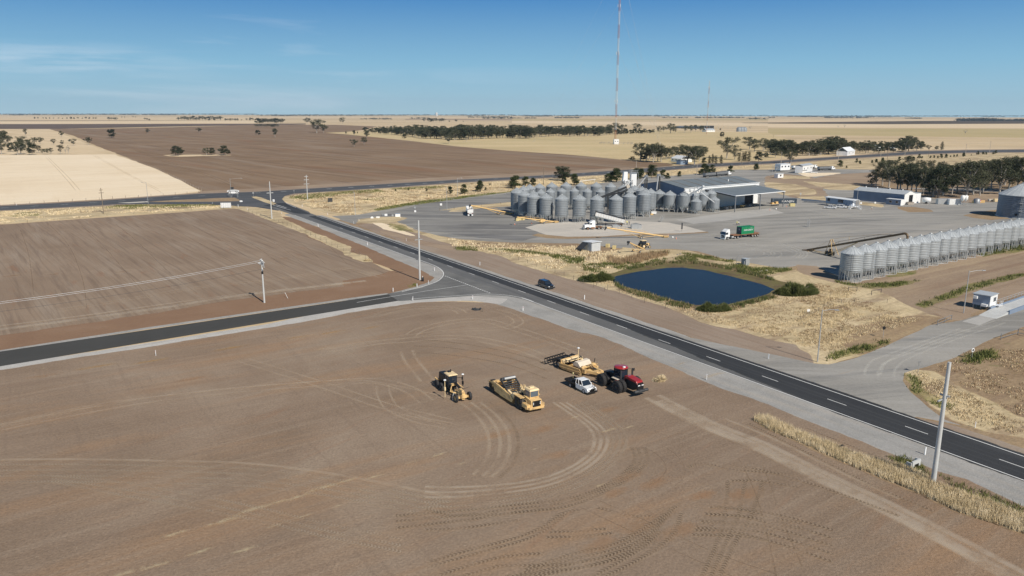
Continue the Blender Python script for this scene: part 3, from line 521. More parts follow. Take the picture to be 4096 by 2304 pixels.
sheet('road',[RD(-118,T1 - 2.4),RD(-100,T1 - .2),RD(130,T1 + .4),RD(130,T2 + .2),RD(-62,T2 + .5),RD(-84,T2 + 2.2)],'m_asph_dark',step=2,jit=.3,feather=1.4)
sheet('road',P('A2',[(90,1065),(200,1040),(300,1040),(420,1100),(540,1150),(400,1140),(200,1075)]),'m_asph_dark',step=3,feather=1)
# islands at the highway junction
sheet('traffic_island',P('A1',[(1480,1025),(1800,1006),(2200,988),(2360,984),(2440,1018),(2100,1025),(1600,1028)]),'m_straw_brown',jit=.3,step=2)
sheet('traffic_island',P('A1',[(1180,1036),(1480,1020),(1500,1030),(1300,1040)]),'m_concrete',step=5)
sheet('traffic_island',P('A1',[(2528,975),(2576,972)]) + P('A2',[(60,985),(130,1010),(210,1045),(170,1058),(60,1020),(0,1000)]),'m_straw',jit=.3,step=2)
# paint
ZL = K[0] + .003
lines = [([RD(s,T1) for s in range(-318,131,6)],.09,ZL),([RD(s,T2) for s in range(-326,-205,6)],.09,ZL),([RD(s,T2) for s in range(-148,131,6)],.09,ZL),
  (spline(P('C2',[(800,405),(900,442),(965,470),(1005,500),(1018,530),(1000,565),(950,600),(830,640),(660,683)]),6),.10,ZL),
  (spline(P('C2',[(272,775),(600,720),(900,672),(1230,622)]),3),.08,ZL),(spline(P('C2',[(748,746),(900,732),(1270,708),(1420,703),(1560,712),(1700,737),(1790,768)]),5),.09,ZL),
  (spline(P('A2',[(400,1083),(350,1062),(300,1035)]),4),.12,ZL),(P('C2',[(748,755),(756,722)]),.06,ZL + .001)]
for i in range(-16,17):
 s = -80 + i * 12.5
 lines.append(([RD(s,101.25),RD(s + 3.3,101.25)],.07,ZL))
a_,b_ = Vector(GR('C2',1030,547)),Vector(GR('C2',1425,697))
for i in range(22): p_ = a_.lerp(b_,(i + .1) / 22); q_ = a_.lerp(b_,(i + .6) / 22); lines.append(([p_,q_],.16,ZL))
for a0,b0 in [((170,1060),(350,1110)),((200,1055),(300,1085)),((210,1072),(250,1062)),((240,1082),(280,1072)),((270,1090),(310,1083))]: lines.append((P('A2',[a0,b0]),.12,ZL))
hm = P('A1',[(0,1090),(900,1036),(2000,968)]) + P('A2',[(250,922),(1140,871),(2010,820),(2576,786)]) + P('A3',[(1200,716),(1900,660),(2576,629)])
cum = [(Vector(a),Vector(b)) for a,b in zip(hm,hm[1:])]
for a,b in cum:
 Ln = (b - a).length; k = max(1,int(Ln / 12))
 for i in range(k):
  if i % 1 == 0: lines.append(([a.lerp(b,i / k),a.lerp(b,i / k + 3.2 / Ln)],.3 if a.x > -150 else .16,ZL))
strips('road_markings',lines,'m_line')
# ------------- tyre marks
ZT = K[0] + .02
tr = []
def T(lst,r,pts,hw=.35,pair=0,k=6):
 ZZ = ZT + .0008 * (len(tr) + len(tp) + len(td) + len(tt) + len(tq)) * .5
 s = spline(P(r,pts),k)
 if pair:
  s = [Vector(p) for p in s]
  for sg in (-1,1):
   o = []
   for i,p in enumerate(s):
    d = (s[min(i + 1,len(s) - 1)] - s[max(i - 1,0)]).normalized(); o.append((p.x - d.y * pair / 2 * sg,p.y + d.x * pair / 2 * sg))
   lst.append((o,hw,ZZ + (.0004 if sg > 0 else 0)))
 else: lst.append((s,hw,ZZ))
tp,td,tt,tq = [],[],[],[]
T(tr,'C6',[(0,592),(400,510),(900,425),(1400,370),(1800,340),(2050,322),(2200,330),(2350,375),(2440,440)],.28,2.2)
T(tr,'C6',[(0,570),(600,450),(1200,380),(1700,335),(2100,322),(2576,420)],.22)
T(tr,'C6',[(1400,205),(1800,330),(2200,465),(2450,530),(2576,560)],.22,2.0)
T(tr,'C6',[(2190,350),(2200,410),(2250,480),(2400,545),(2576,580)],.22,2.0)
T(tr,'C2',[(740,1055),(820,1010),(1000,960),(1200,930),(1400,935),(1560,980),(1900,1090),(2200,1200)],.35,2.2)
T(tr,'C2',[(700,1190),(730,1260),(790,1340),(880,1449)],.4,2.2)
T(tr,'C2',[(0,1190),(400,1125),(700,1100),(1000,1075),(1300,1090),(1700,1180),(2000,1300)],.4,2.4)
T(tr,'C2',[(0,1170),(500,1090),(760,1060),(1100,1020),(1500,1000)],.2,1.8)
T(tr,'C2',[(1440,840),(1560,870),(1640,910),(1660,950),(1580,990)],.3,2.)
T(tr,'C2',[(430,900),(560,850),(800,820),(1100,830),(1180,870)],.3,2.)
for o in (0,50,110):
 T(tt,'C2',[(760,1100 + o),(1000,1110 + o),(1300,1150 + o),(1600,1210 + o),(1900,1300 + o * 1.2)],.35)
for o in (0,30,62,95,130):
 T(tq if o % 20 else tr,'C6',[(0,775 + o),(400,772 + o),(900,780 + o),(1400,795 + o),(1800,840 + o),(2200,910 + o),(2576,990 + o)],.38)
for o in (0,40,75): T(tq,'C6',[(300,868 + o * .4),(700,905 + o),(1100,975 + o),(1500,1055 + o),(1900,1150 + o),(2300,1230 + o)],.38)
for dx,m_ in ((0,tr),(75,tr),(140,tr),(200,tt)):
 T(m_,'C7',[(240 + dx,20),(330 + dx,90),(400 + dx,170),(435 + dx,250),(440 + dx,340),(410 + dx * .95,430 + dx * .1),(330 + dx * .9,520 + dx * .1)],.36)
for i,dx in enumerate((0,45,90,130,175,220)):
 T(tp if i < 3 else tq,'C7',[(880 + dx,20),(1000 + dx,100),(1110 + dx,180),(1160 + dx,250),(1150 + dx,340),(1075 + dx * .9,420 + dx * .2),(930 + dx * .8,500 + dx * .35),(750 + dx * .6,555 + dx * .5),(500 + dx * .4,590 + dx * .6),(200,605 + dx * .75),(0,600 + dx * .8)],.34)
for dx in (260,300,345):
 T(tt,'C7',[(1420 + dx - 260,330),(1440 + dx - 260,420),(1350 + dx - 260,520),(1180 + dx - 260,620),(950 + (dx - 260) * .6,690 + (dx - 260) * .5),(600,730 + (dx - 260) * .6),(300,760 + (dx - 260) * .8),(-200,800 + (dx - 260))],.38)
T(td,'C7',[(1500,330),(1580,370),(1640,430),(1655,490),(1610,550),(1540,590)],.1)
T(td,'C7',[(1620,310),(1720,380),(1780,460),(1775,540),(1700,610)],.07)
for k in range(5): T(tt,'C7',[(1950 - k * 30,740 + k * 48),(2200,760 + k * 46),(2450,800 + k * 50),(2800,900 + k * 55)],.36)
for k in range(4): T(tt,'C7',[(560 + k * 40,1250 - k * 25),(900 + k * 30,1190 - k * 40),(1250 + k * 20,1110 - k * 40),(1500 + k * 20,980 - k * 45),(1640 + k * 30,820 - k * 30)],.36)
for k in range(3): T(tt,'C7',[(1900 + k * 60,1220),(2000 + k * 60,1000),(2060 + k * 90,800),(2080 + k * 120,560)],.34)
for q in [[(200,1240),(500,1150),(900,1140),(1200,1090),(1420,1010)],[(550,1220),(900,1180),(1200,1130),(1440,1050)],[(1230,1220),(1450,1110),(1600,1020),(1720,900),(1760,780)],[(1150,1220),(1360,1100),(1500,1010),(1620,900)],[(0,1130),(300,1040),(600,960),(800,880),(930,790),(1050,760)],[(0,1160),(350,1060),(700,960),(880,860),(960,790)],
  [(850,915),(1050,905),(1250,890)],[(830,950),(1050,945),(1290,920)],[(1990,740),(2200,765),(2400,820),(2576,850)],[(1950,790),(2200,810),(2400,865),(2576,890)],[(1900,850),(2150,860),(2400,910)],[(1850,900),(2100,910),(2350,970)],[(1180,745),(1400,800),(1560,800)],[(2100,560),(2300,560),(2576,610)],[(1800,470),(1900,440),(2100,480),(2300,500),(2576,520)],
  [(0,760),(200,800),(500,790),(900,750)],[(0,900),(300,880),(650,830)],[(100,1209),(350,1130),(560,1080),(800,1060)]]: T(tt,'C7',q,.36)
for q in [[(2150,400),(2250,600),(2330,850),(2420,1250)],[(2320,450),(2380,620),(2450,820),(2590,1150)],[(1060,740),(1400,900),(1800,1080),(2200,1260)],[(1200,700),(1500,830),(2000,1060),(2400,1200)]]: T(td,'C7',q,.12)
T(tp,'C7',[(1560,-20),(1750,80),(2000,200),(2300,320),(2700,520),(3200,760),(3700,1020),(4100,1240)],.7,2.4)
T(tp,'C7',[(1600,10),(2000,205),(2300,325),(2700,525),(3200,770),(4100,1260)],1.2)
T(tr,'C5',[(0,600),(300,720),(600,860),(1000,1060),(1500,1290)],.4)
T(tt,'C5',[(200,640),(500,790),(900,990),(1300,1190),(1800,1400)],.35)
T(tt,'C5',[(700,680),(1000,800),(1250,900),(1450,980)],.3)
T(tt,'C5',[(0,990),(300,1040),(600,1120),(1000,1250),(1500,1440)],.4)
T(tp,'C1',[(-300,1010),(0,958),(600,880),(1200,795),(1800,700),(2574,612)],1.6)
T(tp,'C1',[(0,930),(600,855),(1200,770),(1700,700)],.5)
T(tp,'C2',[(0,632),(150,612),(350,590)],1.2)
T(tr,'C1',[(400,820),(900,740),(1500,640),(1900,600),(2200,560),(2574,500)],.35,2.)
T(tr,'C2',[(0,490),(200,490),(400,530),(500,560)],.3,2.)
for o in range(0,6): T(td,'C1',[(1250 + o * 160,200 - o * 12),(1500 + o * 170,340 - o * 10),(1800 + o * 150,520 - o * 10)],.12)
for q in [[(350,170),(500,330),(600,560),(640,800)],[(600,190),(750,330),(950,560),(1100,720)],[(850,180),(1000,300),(1250,540),(1450,690)],[(150,220),(210,400),(250,700)]]: T(td,'C1',q,.14)
for i,(lst,m_) in enumerate(((tr,'m_track'),(tp,'m_track_pale'),(td,'m_track_dark'),(tt,'m_tread'),(tq,'m_tread_pale'))): strips('tyre_marks',lst,m_)
tr,tp,td,tt,tq = [],[],[],[],[]
for i in range(6): T(tr,'C3',[(985 + i * 26,60),(1000 + i * 28,85),(1060 + i * 24,108)],.16)
for q in [[(1200,70),(1500,110),(1750,130),(1800,160),(1700,190),(1550,190)],[(1300,60),(1600,100),(1850,130),(1900,160),(1850,190)],[(1900,60),(2050,110),(2110,150),(2060,190)],[(1950,60),(2100,110),(2140,160),(2090,200)],[(1500,100),(1800,110),(2000,120)]]: T(tr,'C3',q,.3,2.)
T(tr,'C4',[(820,1449),(830,1380),(900,1290),(1000,1250),(1400,1100),(1900,920)],.3,2.)
T(tr,'C4',[(1000,1449),(1040,1340),(1200,1230),(1700,1030),(2300,830)],.3,2.)
for q in [[(0,820),(300,800),(900,790),(1500,850)],[(0,560),(500,520),(1100,480)],[(100,470),(700,560),(1300,590)]]: T(tr,'B3',q,.4,2.2)
for q in [[(1050,820),(1500,790),(2000,790),(2500,820)],[(900,1010),(1500,1040),(2200,1100),(2520,1180)],[(700,990),(1200,960),(1500,930)]]: T(tr,'B2',q,.4,2.2)
strips('tyre_marks',tr,'m_yard_track')
tr,tp,td = [],[],[]
for q in [[(460,575),(560,680),(660,790),(760,910)],[(485,575),(600,690),(700,790),(805,910)],[(935,558),(1100,650),(1300,760),(1450,840),(1640,940)],[(960,558),(1120,650),(1320,760),(1600,900)]]: T(td,'A1',q,.3)
for q in [[(1030,390),(1250,450),(1500,560),(1800,660),(2100,760),(2350,860)],[(1900,590),(2200,650),(2576,760)],[(1300,400),(1700,500),(1900,560)]]: T(td,'A1',q,.5,3)
strips('tyre_marks',td,'m_track_dark')
# patches of other soil
def patch(mat,r,cs,ratio=.18):
 for x,y,L_ in cs:
  p = Vector(GR(r,x,y)); o = []
  for i in range(14):
   a = 2 * pi * i / 14; rr = 1 + .35 * mnoise.noise(Vector((x + i,y,0))); o.append(p + U0 * (cos(a) * L_ * rr) + V0 * (sin(a) * L_ * ratio * rr))
  K[0] += .0003; z_ = K[0]; me = bpy.data.meshes.new('soil_patch'); bm = bmesh.new(); lay = bm.verts.layers.float.new('edge')
  c0 = bm.verts.new((p.x,p.y,z_)); c0[lay] = 1; vv = [bm.verts.new((q_.x,q_.y,z_)) for q_ in o]
  for i in range(14): bm.faces.new((c0,vv[i],vv[(i + 1) % 14]))
  bm.to_mesh(me); bm.free(); me.materials.append(MATS[mat]); ob = bpy.data.objects.new('soil_patch',me); C.objects.link(ob); ob['kind'] = 'structure'; ob.visible_shadow = False
K[0] = ZT - .012
patch('m_pale_patch','C6',[(1860,930,6),(1480,1050,7),(1300,1120,6),(1700,990,5),(2000,890,4),(700,1430,5),(1400,1290,4),(2150,870,3.5),(1150,1300,4),(1830,140,3),(2500,750,3.5),(2350,790,2.5),(900,1380,4),(1730,1100,2.5),(1930,1040,2),(1000,1200,4),(250,250,2.5),(1580,1150,2)])
patch('m_pale_patch','C7',[(740,345,2.2),(580,368,.8),(110,370,2.2),(1030,120,2.5),(1260,210,4.5),(1400,190,3),(470,190,2),(250,440,2),(1200,590,3)])
patch('m_rust_patch','C7',[(1500,860,8),(1900,660,5),(2200,640,7),(1400,530,6),(800,210,6),(500,240,5),(1250,70,5),(900,380,6),(1580,580,6),(1200,1000,7),(1750,900,7),(1300,640,5)],.4)
patch('m_rust_patch','C1',[(900,530,5),(600,690,3),(380,550,4),(1230,190,6),(2100,430,5),(80,560,5),(1600,240,4),(300,1300,6),(1400,1320,6)],.3)
patch('m_ochre','C1',[(1100,1190,9),(700,1230,8),(1700,1090,9),(2200,1010,8)],.14)
patch('m_ochre','C2',[(400,990,7),(80,1030,8)],.14)
patch('m_dust','C3',[(1300,1290,6),(1000,1180,4)],.2)
# ---------------------------------------------------------------- object materials
def galv(name,col,metal=.35,rough=.5,ribs=.0):
 m,t,b = base_mat(name)
 tcn = N(t,'ShaderNodeTexCoord'); oi = N(t,'ShaderNodeObjectInfo')
 mp_ = N(t,'ShaderNodeMapping'); mp_.inputs['Scale'].default_value = (.9,.9,.25); lnk(t,tcn.outputs['Object'],mp_.inputs['Vector'])
 ad = N(t,'ShaderNodeVectorMath',operation='ADD'); lnk(t,mp_.outputs[0],ad.inputs[0]); lnk(t,oi.outputs['Location'],ad.inputs[1])
 n = N(t,'ShaderNodeTexNoise',Scale=1.1,Detail=5.,Roughness=.65); lnk(t,ad.outputs[0],n.inputs['Vector'])
 bk = N(t,'ShaderNodeTexVoronoi',Scale=1.3); lnk(t,ad.outputs[0],bk.inputs['Vector'])
 mr = N(t,'ShaderNodeMapRange'); mr.inputs['From Min'].default_value = .3; mr.inputs['From Max'].default_value = .7; mr.inputs['To Min'].default_value = .86; mr.inputs['To Max'].default_value = 1.1; lnk(t,n.outputs['Fac'],mr.inputs['Value'])
 sc = N(t,'ShaderNodeVectorMath',operation='SCALE'); sc.inputs[0].default_value = col; lnk(t,mr.outputs[0],sc.inputs['Scale']); src = sc.outputs[0]
 if ribs:
  sp = N(t,'ShaderNodeSeparateXYZ'); lnk(t,tcn.outputs['Object'],sp.inputs[0])
  mm = N(t,'ShaderNodeMath',operation='MULTIPLY'); mm.inputs[1].default_value = 2 * pi / ribs; lnk(t,sp.outputs[2],mm.inputs[0])
  si = N(t,'ShaderNodeMath',operation='SINE'); lnk(t,mm.outputs[0],si.inputs[0])
  bp = N(t,'ShaderNodeBump',Strength=.55,Distance=.05); bp.inputs['Strength'].default_value = .3 if 'light' in name else .5; lnk(t,si.outputs[0],bp.inputs['Height']); lnk(t,bp.outputs[0],b.inputs['Normal'])
  # bolted sheet joints
  m2 = N(t,'ShaderNodeMath',operation='MODULO'); m2.inputs[1].default_value = 1.15; lnk(t,sp.outputs[2],m2.inputs[0])
  c2 = N(t,'ShaderNodeMath',operation='LESS_THAN'); c2.inputs[1].default_value = .07; lnk(t,m2.outputs[0],c2.inputs[0])
  mx = N(t,'ShaderNodeMix',data_type='RGBA'); m3 = N(t,'ShaderNodeMath',operation='MULTIPLY'); m3.inputs[1].default_value = .18; lnk(t,c2.outputs[0],m3.inputs[0]); lnk(t,m3.outputs[0],mx.inputs['Factor']); lnk(t,src,mx.inputs['A']); mx.inputs['B'].default_value = c4(col,.55); src = mx.outputs['Result']
 lnk(t,src,b.inputs['Base Color']); b.inputs['Metallic'].default_value = metal; b.inputs['Roughness'].default_value = rough
galv('silo_wall',(.25,.275,.295),.15,.6,.21)
galv('silo_wall_light',(.34,.365,.38),.15,.55,.21)
galv('silo_roof',(.37,.40,.42),.15,.5)
galv('silo_roof_light',(.50,.53,.545),.15,.45)
galv('silo_dark',(.17,.20,.245),.35,.5,.3)
galv('galv',(.46,.47,.47),.35,.5)
paint('steel_grey',(.28,.29,.30),.5,.4,.15,2)
paint('steel_dark',(.055,.058,.062),.6,.3,.3,3)
paint('white_paint',(.80,.80,.78),.45,0,.04,1.2,(.55,.5,.42),.22)
paint('white_clean',(.82,.83,.83),.3,0,.03,1.2,(.6,.56,.5),.12,coat=.3)
paint('cream',(.66,.58,.47),.5,0,.08,1,(.45,.38,.28),.4)
paint('roof_white',(.80,.82,.83),.5,.1,.05,.5)
paint('blue_grey',(.21,.27,.36),.55,.1,.08,.4)
paint('shed_roof',(.20,.225,.23),.5,.2,.1,.25)
paint('shed_wall_shaded',(.17,.225,.31),.55,.1,.1,.3)
paint('glass',(.02,.03,.045),.08,0,.2,1,spec=.8)
paint('glass_pale',(.10,.13,.16),.12,0,.2,1,spec=.8)
paint('black',(.012,.012,.013),.5,0,.3,4)
paint('black_gloss',(.006,.007,.009),.12,0,.2,1,coat=1,spec=.7)
paint('rubber',(.028,.028,.03),.85,0,.3,5,(.10,.075,.055),.2)
paint('cat_yellow',(.74,.50,.22),.5,0,.12,1.6,(.20,.14,.09),.75)  # dark grime also stands in for shade on the machine sides
paint('cat_pale',(.80,.62,.36),.5,0,.1,2,(.45,.32,.18),.45)
paint('cat_shade',(.10,.075,.035),.6,0,.3,3)
paint('auger_yellow',(.70,.47,.20),.45,0,.1,2,(.5,.34,.15),.3)
paint('tractor_red',(.36,.022,.024),.3,0,.12,2,(.3,.12,.08),.25,coat=.4)
paint('red',(.5,.03,.03),.45,0,.15,3)
paint('orange',(.8,.16,.03),.5,0,.1,3)
paint('rust',(.26,.13,.07),.8,0,.3,3,(.4,.22,.12),.5)
paint('brown_steel',(.16,.105,.055),.6,.2,.25,2)
paint('blade',(.55,.55,.54),.4,.25,.2,2)
paint('green_box',(.015,.24,.10),.4,0,.08,1.5,(.02,.16,.08),.5)
paint('dark_blue_box',(.035,.055,.08),.5,0,.12,1.5)
paint('concrete_pole',(.52,.53,.52),.7,0,.08,.8,(.35,.34,.32),.3)
paint('timber',(.20,.16,.12),.85,0,.25,1.5)
paint('timber_pale',(.42,.37,.31),.85,0,.2,2)
paint('bin_yellow',(.58,.50,.24),.6,0,.15,3)
paint('wire',(.55,.56,.58),.4,.3,.1,1)
paint('wire_dark',(.06,.06,.065),.5,.1,.1,1)
paint('tower_red',(.42,.16,.08),.6,0,.15,.4)
paint('tower_white',(.62,.62,.60),.6,0,.1,.4)
paint('skin',(.42,.26,.18),.6,0,.05,5)
paint('hivis',(.78,.72,.12),.6,0,.08,8)
paint('hivis_white',(.8,.76,.62),.6,0,.08,8)
paint('dark_cloth',(.02,.022,.035),.9,0,.2,10)
paint('hay',(.66,.54,.26),.9,0,.15,4)
paint('rock',(.30,.27,.23),.9,0,.25,3)
paint('bark',(.23,.19,.16),.9,0,.25,2)
paint('bark_pale',(.38,.35,.31),.9,0,.2,2)
def leaf(name,a,b_,c_,rough=.75):
 m,t,b = base_mat(name)
 ge = N(t,'ShaderNodeNewGeometry'); oi = N(t,'ShaderNodeObjectInfo')
 n = N(t,'ShaderNodeTexNoise',Scale=.55,Detail=3.); lnk(t,ge.outputs['Position'],n.inputs['Vector'])
 a1 = N(t,'ShaderNodeMath',operation='MULTIPLY_ADD'); lnk(t,oi.outputs['Random'],a1.inputs[0]); a1.inputs[1].default_value = .35; lnk(t,n.outputs['Fac'],a1.inputs[2])
 rp = N(t,'ShaderNodeValToRGB'); e = rp.color_ramp.elements; e.new(.5)
 for i,(p_,c_i) in enumerate(((.45,a),(.66,b_),(.88,c_))): e[i].position = p_; e[i].color = c4(c_i)
 lnk(t,a1.outputs[0],rp.inputs['Fac']); lnk(t,rp.outputs[0],b.inputs['Base Color'])
 b.inputs['Roughness'].default_value = rough; b.inputs['Specular IOR Level'].default_value = .25
leaf('leaf_gum',(.040,.047,.023),(.068,.075,.040),(.11,.11,.064))
leaf('leaf_dark',(.022,.030,.016),(.036,.046,.023),(.056,.065,.034))
leaf('leaf_shrub',(.034,.048,.016),(.052,.068,.024),(.080,.095,.036))
leaf('leaf_pale',(.060,.062,.038),(.085,.082,.052),(.12,.105,.07))
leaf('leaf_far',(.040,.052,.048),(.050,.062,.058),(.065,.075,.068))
leaf('reed',(.07,.085,.026),(.115,.13,.042),(.17,.175,.07))
leaf('dry_grass',(.58,.46,.28),(.72,.585,.37),(.80,.68,.48),.9)
leaf('tall_grass',(.60,.48,.29),(.75,.62,.41),(.84,.73,.54),.9)
paint('zinc',(.60,.62,.63),.5,.1,.05,1)
leaf('brown_grass',(.26,.175,.10),(.36,.255,.15),(.46,.34,.21),.9)
leaf('green_grass',(.075,.092,.022),(.12,.135,.04),(.19,.185,.065),.9)
ORD = ['leftmost','second from the left','third from the left','fourth from the left','fifth from the left','sixth from the left','seventh from the left','eighth from the left','ninth from the left','tenth from the left','eleventh from the left','twelfth from the left','thirteenth from the left','fourteenth from the left','fifteenth from the left','sixteenth from the left','seventeenth from the left','eighteenth from the left','nineteenth from the left','twentieth from the left']
NTH = ['nearest','second nearest','third nearest','fourth','fifth','sixth','seventh','eighth','ninth','tenth','eleventh','twelfth','thirteenth','fourteenth','fifteenth','sixteenth','seventeenth','eighteenth','nineteenth','twentieth','twenty first','twenty second','twenty third']
# ---------------------------------------------------------------- trees
TREE = {}
def np_obj(name,tris,m,parent=None):
 """tris: array (n,3,3)"""
 n = len(tris); me = bpy.data.meshes.new(name)
 me.vertices.add(3 * n); me.vertices.foreach_set('co',tris.reshape(-1).astype('f'))
 me.loops.add(3 * n); me.loops.foreach_set('vertex_index',np.arange(3 * n,dtype='i'))
 me.polygons.add(n); me.polygons.foreach_set('loop_start',np.arange(0,3 * n,3,dtype='i')); me.polygons.foreach_set('loop_total',np.full(n,3,'i'))
 me.update(calc_edges=True); me.materials.append(MATS[m]); o = bpy.data.objects.new(name,me); C.objects.link(o)
 if parent: o.parent = parent
 return o
def clumps_to_tris(rng,clumps,dens,leafs):
 out_ = []
 for (x,y,z,rx,rz) in clumps:
  n = int(dens * rx * rx * 4 * (rz / rx)) + 12
  d = rng.normal(size=(n,3)); d /= np.linalg.norm(d,axis=1)[:,None]
  d *= (rng.random((n,1)) ** .33) * 1.02; c = np.array([x,y,z]) + d * np.array([rx,rx,rz])
  t = c[:,None,:] + rng.normal(size=(n,3,3)) * leafs * np.array([1,1,.6]); out_.append(t)
 return np.concatenate(out_)
def make_tree(kind,seed):
 """unit-height tree: root > trunk, crown"""
 rng = np.random.default_rng(seed); rd = random.Random(seed)
 leafm = {'gum': 'leaf_gum','tall': 'leaf_gum','dense': 'leaf_dark','shrub': 'leaf_shrub','cypress': 'leaf_dark','bare': 'leaf_pale','pale': 'leaf_pale'}[kind]
 t = MB(); cl = []
 if kind in ('gum','tall','pale','bare'):
  nl = 7 if kind != 'bare' else 9; spread = {'gum': .40,'tall': .24,'pale': .30,'bare': .30}[kind]
  fork = rd.uniform(.16,.28); t.cyl((0,0,0),(.01,0,fork),.028,.021,7)
  for i in range(nl):
   a = 2 * pi * i / nl + rd.uniform(-.4,.4); rr = spread * rd.uniform(.45,1); hz_ = rd.uniform(.50,.92) if i else .93
   if i == 0: rr *= .3
   mid = (.01 + cos(a) * rr * .45,sin(a) * rr * .45,fork + (hz_ - fork) * .55); end = (cos(a) * rr,sin(a) * rr,hz_ - .04)
   t.cyl((.01,0,fork),mid,.015,.010,5); t.cyl(mid,end,.010,.004,5)
   for k in range(3 if kind != 'bare' else 4):
    b_ = (end[0] + rd.uniform(-.11,.11),end[1] + rd.uniform(-.11,.11),end[2] + rd.uniform(-.10,.06)); t.cyl(mid if k % 2 else end,b_,.006,.002,4)
    if kind != 'bare': cl.append((*b_,rd.uniform(.07,.115),rd.uniform(.045,.075)))
    elif rd.random() < .35: cl.append((*b_,.045,.04))
   if kind != 'bare': cl.append((*end,rd.uniform(.09,.14),rd.uniform(.06,.085)))
  if kind != 'bare' : 
   for k in range(26): a = rd.uniform(0,6.28); h_ = rd.uniform(.30,.90); r_ = spread * rd.uniform(.15,.92) * (1.05 if h_ > .5 else .75); cl.append((cos(a) * r_,sin(a) * r_,h_,rd.uniform(.07,.12),rd.uniform(.055,.085)))
  dens,lf = (2500 if kind != 'bare' else 1500),.0165
 elif kind in ('dense','shrub'):
  w_ = .40 if kind == 'dense' else .33; lo = .2 if kind == 'dense' else .10
  t.cyl((0,0,0),(0,0,.45),.03,.015,6)
  for i in range(5): a = i * 1.26; t.cyl((0,0,.15),(cos(a) * w_ * .6,sin(a) * w_ * .6,.5),.014,.006,5)
  for i in range(34):
   a = rd.uniform(0,6.28); h_ = rd.uniform(lo,.93); r_ = (w_ * math.sqrt(max(0,1 - ((h_ - .5) / .52) ** 2)) if kind == 'dense' else w_ * 1.15 * (1 - h_ * .75)) * rd.uniform(.35,.95); cl.append((cos(a) * r_,sin(a) * r_,h_,rd.uniform(.09,.15),rd.uniform(.07,.11)))
  cl.append((0,0,.92,.10,.08)); dens,lf = 2900,.021
 else:
  t.cyl((0,0,0),(0,0,.6),.02,.01,6)
  for i in range(20): h_ = .08 + .9 * i / 20; r_ = .13 * (1 - (h_ - .35) ** 2 * 1.6); a = rd.uniform(0,6.28); cl.append((cos(a) * r_ * .4,sin(a) * r_ * .4,h_,max(.04,r_),.08))
  dens,lf = 2200,.016
 root = bpy.data.objects.new('x',None)
 trunk = t.build('trunk','bark_pale' if kind in ('gum','tall','pale','bare') else 'bark')
 crown = np_obj('crown',clumps_to_tris(rng,cl,dens,lf),leafm)
 C.objects.unlink(trunk); C.objects.unlink(crown); return trunk.data,crown.data
KN = {'gum': ('gum_tree','gum tree'),'tall': ('gum_tree','gum tree'),'pale': ('gum_tree','gum tree'),'dense': ('dense_tree','tree'),'shrub': ('roadside_shrub','shrub'),'cypress': ('cypress_tree','cypress'),'bare': ('bare_tree','tree')}
def tree(kind,X,Y,h,label,group=None,wx=1.,rz=None,var=None):
 v = random.randrange({'gum': 5,'dense': 3,'shrub': 4,'tall': 3}.get(kind,2)) if var is None else var
 if (kind,v) not in TREE: TREE[kind,v] = make_tree(kind,hash(kind) % 1 + len(TREE) * 13 + v)
 tm,cm = TREE[kind,v]; nm,cat = KN[kind]
 r = thing(nm,label,cat,(X,Y,0),random.uniform(0,6.28) if rz is None else rz,group); r.scale = (h * wx,h * wx,h)
 for n_2,me in (('trunk',tm),('crown',cm)):
  o = bpy.data.objects.new(n_2,me); C.objects.link(o); o.parent = r
 return r
def ptree(kind,r,x,y,top,label,group=None,wx=1.):
 X,Y,h = hgt(r,x,y,top); return tree(kind,X,Y,max(h,.6) * 1.03,label,group,wx)
# scattered paddock trees, left
L1 = [('pale',260,365,288,.7),('gum',620,373,310,1),('gum',540,450,390,1.1),('pale',627,460,403,1),('gum',738,457,388,1.3),('gum',890,450,370,1.1),('pale',610,545,450,.9),('bare',660,540,475,.8),('bare',690,540,455,.8)]
W1 = ['slim gum tree with a small crown standing above the clump in the left stubble','bushy gum tree by the top edge of the tan stubble paddock','small gum tree alone right of the dense clump in the tan paddock','pale thin gum tree between two darker ones in the tan paddock','wide low gum tree with grey dead limbs in the tan paddock','leaning gum tree on the boundary of stubble and ploughed field','grey half dead gum tree at the bottom of the tan paddock','bare grey tree left of another bare one beside the pale stubble','bare grey tree, tallest of the two bare ones beside the pale stubble']
for (k,x,y,tp_,wx),lb in zip(L1,W1): ptree(k,'A1',x,y,tp_,lb,None,wx)
for i,(k,x,y,tp_,wx) in enumerate([('gum',15,543,410,1),('gum',12,470,320,1.2),('tall',40,430,300,1.3),('gum',85,450,350,1.),('dense',112,520,430,1),('gum',180,552,420,1.2),('gum',235,480,360,1.2),('gum',290,470,395,1.1),('dense',325,552,430,1),('gum',350,445,372,1.2),('gum',405,445,370,1.1),('pale',390,530,455,1.2),('gum',430,542,490,1.2),('gum',475,547,485,1.2),('pale',515,541,480,1),('gum',295,552,480,1.),('gum',212,546,400,1.),('gum',-40,500,340,1.2)]):
 ptree(k,'A1',x,y,tp_,'dark gum tree in the clump of the tan paddock at far left','gum trees in the left paddock clump',wx)
